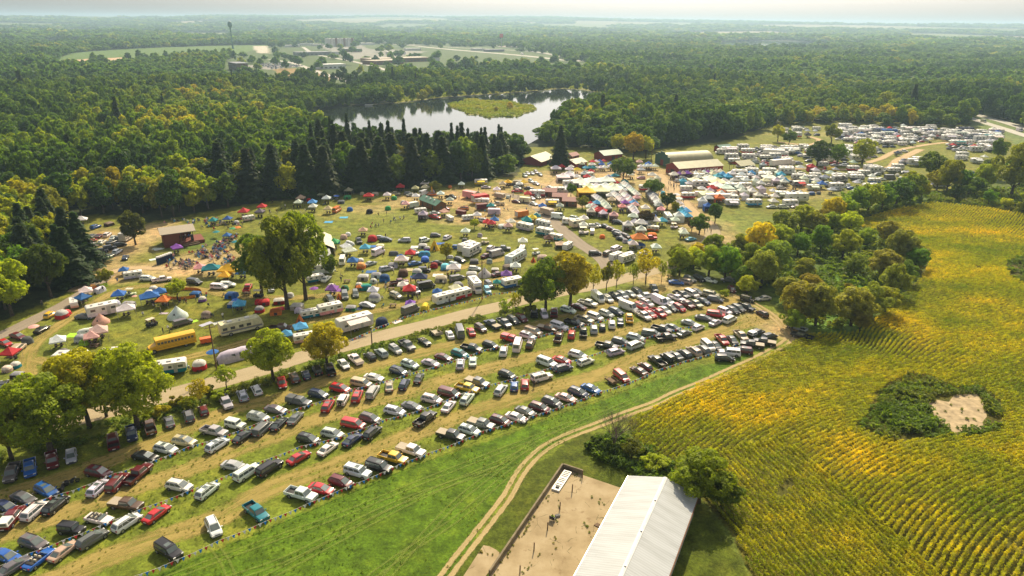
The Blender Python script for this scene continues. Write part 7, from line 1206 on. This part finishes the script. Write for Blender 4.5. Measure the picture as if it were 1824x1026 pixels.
def slabmesh(name, poly, z0, z1, lab, kind='structure'):
    p = [G(*q) for q in poly]; n = len(p); me = bpy.data.meshes.new(name); me.from_pydata([(x, y, z1) for x, y in p] + [(x, y, z0) for x, y in p], [], [tuple(range(n))] + [(k, k + n, (k + 1) % n + n, (k + 1) % n) for k in range(n)]); bm = bmesh.new(); bm.from_mesh(me); bmesh.ops.triangulate(bm, faces=[f for f in bm.faces if len(f.verts) > 4]); bmesh.ops.recalc_face_normals(bm, faces=bm.faces); bm.to_mesh(me); bm.free(); me.materials.append(msl); o = link(name, me); return tag(o, lab, 'yard', kind=kind)
slabmesh('yard', slab, -.1, .10, 'cracked concrete yard beside the white barn'); slabmesh('yard', [(861, 972), (872, 974), (884, 980), (893, 988), (866, 1026), (820, 1080), (780, 1080), (826, 1026)], -.1, .085, 'small cracked concrete pad outside the yard wall')
def walls(pts, h, lab):
    w3 = [Vector((*G(*q), 0)) for q in pts]; b = MB()
    for a, c in zip(w3, w3[1:]):
        d = (c - a).normalized(); n = Vector((-d.y, d.x, 0)) * .13; b.loft([[a - n + Vector((0, 0, z)) if i == 0 else None, a + n] for i, z in ((0, 0),)] if False else [[a - n, a + n, a + n + Vector((0, 0, h)), a - n + Vector((0, 0, h))], [c - n, c + n, c + n + Vector((0, 0, h)), c - n + Vector((0, 0, h))]], M_WALLC)
    return b
o = link('yard_wall', walls([(872, 1026), (1002, 834)], .95, '').mesh('yard_wall')); tag(o, 'low weathered concrete wall along the left side of the yard', 'wall'); o = link('yard_wall', walls([(1003.5, 834.5), (1038, 846)], .95, '').mesh('yard_wall')); tag(o, 'short low concrete wall at the top corner of the yard', 'wall')
a = Vector((*G(1012, 842), 0)); c = Vector((*G(989, 876), 0)); o = link('feed_trough', None, None, ((a.x + c.x) / 2, (a.y + c.y) / 2, .1), math.atan2(c.y - a.y, c.x - a.x)); tag(o, 'long white slatted trough lying inside the yard wall', 'trough'); Lq = (c - a).length
b = MB(); b.box(-Lq / 2, Lq / 2, -.65, .65, .0, .3, M_WHITE); link('frame', b.mesh('frame'), o)
for k in range(9): b = MB(); x = -Lq / 2 + .3 + k * .42 + (.25 if k > 3 else 0) + (.25 if k > 6 else 0); b.box(x, x + .16, -.5, .5, .303, .34, M_DARK); link('slot', b.mesh('slot'), o)
b = MB(); b.box(Lq / 2 - .9, Lq / 2 - .5, -.2, .35, .303, .5, M_DARK); link('lid', b.mesh('lid'), o)
for i, (x, y) in enumerate(((1037, 852), (1019, 877), (997, 909), (975, 945), (951, 982), (926, 1023))):
    b = MB(); b.tube((0, 0, .08), (.03, 0, 1.5), .09, .08, M_WOOD, 8); o = link('post', b.mesh('post'), None, (*G(x, y), 0)); tag(o, ['dark wooden post at the top right of the concrete yard', 'second dark wooden post down the concrete yard', 'dark wooden post just above the person in lime green', 'dark wooden post just below the person in lime green', 'dark wooden post fifth down the concrete yard', 'lowest dark wooden post of the concrete yard'][i], 'post', 'posts in the yard')
p = link('person', SITP, None, (*G(984, 928), .10 - .0), 2.6, color=CW['L'][1]); tag(p, 'person in lime green vest sitting on the concrete yard', 'person')
b = MB(); b.box(-.35, .35, -.22, .22, 0, .28, M_STRIPE); b.box(-.32, .32, -.2, .2, .283, .31, M_DARK); o = link('case', b.mesh('case', .02), None, (*G(993, 921), .1), .4); tag(o, 'grey equipment case beside the person in lime green', 'case')
b = MB(); b.box(-.4, .4, -.3, .3, .35, .45, M_DARK); [b.box(x, x + .05, y, y + .05, 0, .35, M_DARK) for x in (-.38, .33) for y in (-.28, .23)]; b.box(-.4, .4, .25, .3, .45, .9, M_DARK); o = link('folding_chair', b.mesh('folding_chair'), None, (*G(984, 928), .1), 2.6); tag(o, 'dark folding chair under the person in lime green', 'chair')
for k in range(5): b = MB(); b.box(0, .12, -.6, .6, .0, .12, M_WOOD); o = link('plank', b.mesh('plank'), None, (*G(1064 + k * 1.3, 940 - k * .8), .1), .9); tag(o, 'grey plank lying by the barn eave', 'plank', 'planks by the barn')
rs = np.random.RandomState(8); wp = [G(1001 + 50 * math.cos(q), 900 + 30 * math.sin(q)) for q in ()]
ln = []
for (x0, y0, x1, y1, n) in ((1003, 845, 880, 1026, 40), (1000, 860, 985, 1000, 16), (1025, 850, 1036, 856, 6), (960, 985, 930, 1026, 10), (1045, 880, 1075, 900, 7), (850, 985, 890, 990, 10), (1040, 930, 1055, 960, 6)):
    for k in range(n): u = rs.rand(); ln.append((*G(x0 + (x1 - x0) * u + rs.normal(0, 2), y0 + (y1 - y0) * u + rs.normal(0, 2)), .1))
ln = np.array(ln); n = len(ln); scatter('weeds', 'small weeds in the cracks of the concrete yard', 'weeds', ln, np.stack([np.zeros(n)] * 2 + [rs.uniform(0, 6, n)], -1), rs.uniform(.08, .24, (n, 1)) * np.ones((1, 3)), weed_p)
# ---------------------------------------------------------------- poles and wires
def pole(x, y, h, lab, arm=True):
    o = link('utility_pole', None, None, (*G(x, y), 0), .6); tag(o, lab, 'utility pole'); b = MB(); b.tube((0, 0, -.2), (0, 0, h), .16, .11, M_WOOD, 8); link('pole', b.mesh('pole'), o)
    if arm: b = MB(); b.box(-1.1, 1.1, -.06, .06, h - .7, h - .58, M_WOOD); link('crossarm', b.mesh('crossarm'), o); [link('insulator', (lambda q: (q.tube((s, 0, h - .575), (s, 0, h - .38), .06, .04, M_WHITE, 6), q.mesh('insulator'))[1])(MB()), o) for s in (-1, 0.0, 1)]
    else: b = MB(); b.box(-.12, .5, -.08, .08, h, h + .12, M_STEEL); link('lamp_head', b.mesh('lamp_head'), o)
pole(859, 533, 10.8, 'tall utility pole beside the gravel road in mid view'); pole(386, 658, 10.2, 'utility pole between the school bus and the gravel road'); pole(663, 617, 4.6, 'short pole on the verge below the long white camper', False); pole(1160, 288, 10, 'thin utility pole by the dark green barn front')
for (x, y, h) in ((750, 377 - 12, 3), (768, 345, 4)): b = MB(); b.tube((0, 0, 0), (0, 0, h), .04, .03, M_STEEL, 5); o = link('feather_flag', None, None, (*G(x, y), 0)); link('pole', b.mesh('pole'), o); b = MB(); b.box(.03, .7, -.02, .02, .8, h, M_BUSY); link('flag', b.mesh('flag'), o); tag(o, 'tall yellow feather flag ' + ('left' if x < 760 else 'right') + ' above the wooden lodge', 'flag')
# school bus, placed here because its bonnet points down the strip
KIT['S'] = (T_bus, 'school_bus', 'school bus', 'bus'); kit(306, 609, 193, 'S', 'Y', 'by the green roadside trees', 1, 1.0, h=1.4)
# ---------------------------------------------------------------- distance
X, Y = G(415, 87); o = link('water_tower', None, None, (X, Y, 0)); tag(o, 'dark green ball topped water tower beyond the left wood', 'water tower'); MG = mat('tower_green', (.015, .11, .07), rough=.4, noise=.1)
b = MB(); n = 14; ring = lambda r, z: [(r * math.cos(2 * math.pi * k / n), r * math.sin(2 * math.pi * k / n), z) for k in range(n)]; b.loft([ring(6, 0), ring(3.2, 6), ring(2.2, 12), ring(2.2, 44), ring(3.6, 49)], MG); link('pedestal', b.mesh('pedestal', smooth=60), o)
b = MB(); b.loft([ring(3.6, 49.1), ring(7.2, 51.5), ring(8.8, 55), ring(8.6, 58), ring(6.6, 61.5), ring(3, 63.2), ring(.3, 63.7)], MG); link('tank', b.mesh('tank', smooth=60), o); o.scale = (.6, .6, 1)
def block(name, x, y, th, L, W, H, m, mr, lab, floors=0, cat='building', cols=10, split=1):
    X, Y = G(x, y); o = link(name, None, None, (X, Y, float(hgt(X, Y))), HEAD(x, y, th)); tag(o, lab, cat); b = MB()
    b.box(-L / 2, L / 2, -W / 2, W / 2, 0, H, m); link('wall', b.mesh('wall'), o); b = MB(); b.box(-L / 2 - .5, L / 2 + .5, -W / 2 - .5, W / 2 + .5, H + .003, H + .6, mr); link('roof', b.mesh('roof'), o)
    for s in range(split): 
        if split > 1: b = MB(); xx = -L / 2 + (s + .5) * L / split; b.box(xx - L / split * .22, xx + L / split * .22, -W / 2 - 1.2, -W / 2 - .01, 0, H + 1.6, M_BRN if s % 2 else M_PALE); link('stair_tower', b.mesh('stair_tower'), o)
    for f in range(floors):
        b = MB()
        for k in range(cols): xx = -L / 2 + (k + .5) * L / cols; b.box(xx - L / cols * .26, xx + L / cols * .26, -W / 2 - .06, -W / 2 - .004, 1.2 + f * 3.3, 2.9 + f * 3.3, M_WIN)
        q = link('window_row', b.mesh('window_row'), o)
    return o
block('hotel', 606, 83, 2, 95, 18, 21, M_PALE, M_WR, 'pale multi storey hotel with brown towers, on the skyline of the business park', 6, 'hotel', 22, 6)
block('warehouse', 706, 110, 2, 120, 42, 6.5, M_BRN, M_TONN, 'wide tan roofed warehouse beyond the lake', 1, 'warehouse', 16); block('warehouse', 683, 114, 3, 62, 34, 6, M_BRN, M_TONN, 'smaller tan roofed wing in front of the wide warehouse', 1, 'warehouse', 8)
block('warehouse', 588, 122, 2, 42, 20, 6, M_WR, M_WR, 'white roofed shed above the service road', 1, 'warehouse', 6); block('apartment_block', 425, 125, -12, 42, 16, 10, M_WOOD, M_STRIPE, 'dark brown apartment block at the edge of the far left wood', 3, 'building', 9)
block('store', 556, 98, 1, 70, 30, 6, M_STRIPE, M_STRIPE, 'low grey flat roofed store left of the warehouses', 1, 'store', 8); block('store', 625, 92, 1, 46, 22, 6, M_WOOD, M_STRIPE, 'low dark store before the hotel', 1, 'store', 8)
for i, (x, y, L, m) in enumerate(((545, 81, 40, M_WR), (565, 82, 30, M_PALE), (650, 80, 60, M_WR), (690, 78, 30, M_PALE), (705, 97, 40, M_WR), (765, 108, 34, M_WR), (875, 80, 60, M_RED), (905, 80, 50, M_BRN), (928, 82, 40, M_RED), (880, 92, 50, M_STRIPE), (850, 90, 30, M_PALE), (735, 90, 40, M_PALE), (600, 97, 20, M_WR), (520, 84, 40, M_WR), (505, 60, 26, M_WR), (470, 66, 24, M_WR), (1580, 66, 30, M_WR), (1420, 52, 40, M_WR), (1190, 43, 50, M_WR))):
    block('store', x, y, 1, L, 16, 5, m, M_WR if i % 3 else M_STRIPE, ('red walled' if m is M_RED else 'brown' if m is M_BRN else 'grey' if m is M_STRIPE else 'pale') + ' low distant building, ' + ordinal_(i + 1) + ' of the scattered far roofs', 0, 'building')
b = MB(); b.tube((0, 0, 0), (0, 0, 34), .8, .6, M_STEEL, 6); o = link('pylon_sign', None, None, (*G(893, 84), 0)); link('pole', b.mesh('pole'), o); b = MB(); b.box(-5, 5, -.8, .8, 26, 36, mat('sign_red', (.65, .04, .04), noise=.1)); link('panel', b.mesh('panel'), o); tag(o, 'tall red roadside sign beside the distant highway', 'sign')
for i, (x, y) in enumerate(((985, 100), (1008, 101), (1024, 106), (1752, 216), (1816, 232), (930, 98), (860, 92), (800, 86))): kit(x, y, -12, 'x' if i in (1, 5) else 'V', 'W', 'on the distant highway', 0, 1.2, h=0)
fill([(450, 114), (500, 111), (545, 118), (490, 124)], (7, 9), 'su', 'WSG', 'in the apartment car park beyond the wood', skip=.25)
# a heron pale boat speck on the lake
b = MB(); b.loft([[(-2, -.5, .1), (-2, .5, .1), (-2, .6, .6), (-2, -.6, .6)], [(1, -.6, .1), (1, .6, .1), (1, .7, .6), (1, -.7, .6)], [(2.4, -.05, .3), (2.4, .05, .3), (2.4, .08, .7), (2.4, -.08, .7)]], M_WHITE); o = link('boat', b.mesh('boat'), None, (*G(657, 189), .35)); o.scale = (1.6, 1.6, 1.6); tag(o, 'small white boat by the far lake shore', 'boat')
# ================================================================ LABELS
def finish_labels():
    rows = {}
    for r in REG: rows.setdefault(r[3], []).append(r)
    used = {}
    ordw = ['first', 'second', 'third', 'fourth', 'fifth', 'sixth', 'seventh', 'eighth', 'ninth', 'tenth']
    for place, L_ in rows.items():
        L_.sort(key=lambda r: r[4])
        cnt = {}
        for i, r in enumerate(L_):
            o, desc, cat, pl, x, y, grp = r
            lft = L_[i - 1][1] if i else None; rgt = L_[i + 1][1] if i + 1 < len(L_) else None
            same = [q for q in L_ if q[1] == desc]
            if len(same) == 1: lab = 'the only ' + desc + ' ' + place
            else:
                k = same.index(r)
                if lft and rgt: lab = desc + ' ' + place + ', between ' + lft.replace('pickup with capped bed', 'capped pickup').replace('pickup with covered bed', 'covered pickup') + ' and ' + rgt.replace('pickup with capped bed', 'capped pickup').replace('pickup with covered bed', 'covered pickup')
                else: lab = desc + ' ' + place + ', at its ' + ('left' if not lft else 'right') + ' end'
                sig = [(q[1], L_[L_.index(q) - 1][1] if L_.index(q) else None, L_[L_.index(q) + 1][1] if L_.index(q) + 1 < len(L_) else None) for q in same]
                if sig.count(sig[k]) > 1 or len(lab.split()) > 16 or lab in used:
                    if len(same) <= 10: lab = ordw[k] + ' ' + desc + ' from the left ' + place
                    else: lab = desc + ' ' + place + ', ' + ordinal(k + 1) + ' of its kind from the left'
            words = lab.split()
            if len(words) > 16: lab = ' '.join(words[:16]).rstrip(',')
            if lab in used: lab = ordinal(i + 1) + ' from left ' + place + ', a ' + desc
            used[lab] = 1; o['label'] = lab
            if grp: o['group'] = grp
            elif 'group' not in o: o['group'] = 'things ' + place
_T = ['', 'tenth', 'twentieth', 'thirtieth', 'fortieth', 'fiftieth', 'sixtieth', 'seventieth', 'eightieth', 'ninetieth']
_U = ['', 'first', 'second', 'third', 'fourth', 'fifth', 'sixth', 'seventh', 'eighth', 'ninth', 'tenth', 'eleventh', 'twelfth', 'thirteenth', 'fourteenth', 'fifteenth', 'sixteenth', 'seventeenth', 'eighteenth', 'nineteenth']
_C = ['', '', 'twenty', 'thirty', 'forty', 'fifty', 'sixty', 'seventy', 'eighty', 'ninety']
def ordinal(n):
    if n < 20: return _U[n]
    if n < 100: return _T[n // 10] if n % 10 == 0 else _C[n // 10] + '-' + _U[n % 10]
    return 'hundred and ' + (ordinal(n % 100) if n % 100 else 'last')
finish_labels()
# ================================================================ HAZE
hb = MB(); hm = bpy.data.materials.new('haze_air'); hm.use_nodes = True; t = hm.node_tree; t.nodes.remove(t.nodes['Principled BSDF'])
pv = t.nodes.new('ShaderNodeVolumePrincipled'); pv.inputs['Color'].default_value = (.56, .80, 1.0, 1); pv.inputs['Density'].default_value = 0.00014; pv.inputs['Anisotropy'].default_value = .35
t.links.new(pv.outputs[0], t.nodes['Material Output'].inputs['Volume'])
hb.box(-13500, 13500, -600, 13500, -1.0, 135, hm); hz_ = link('haze', hb.mesh('haze')); tag(hz_, 'thin pale haze over the far woods', 'haze', kind='stuff')
SC.cycles.volume_step_rate = 10
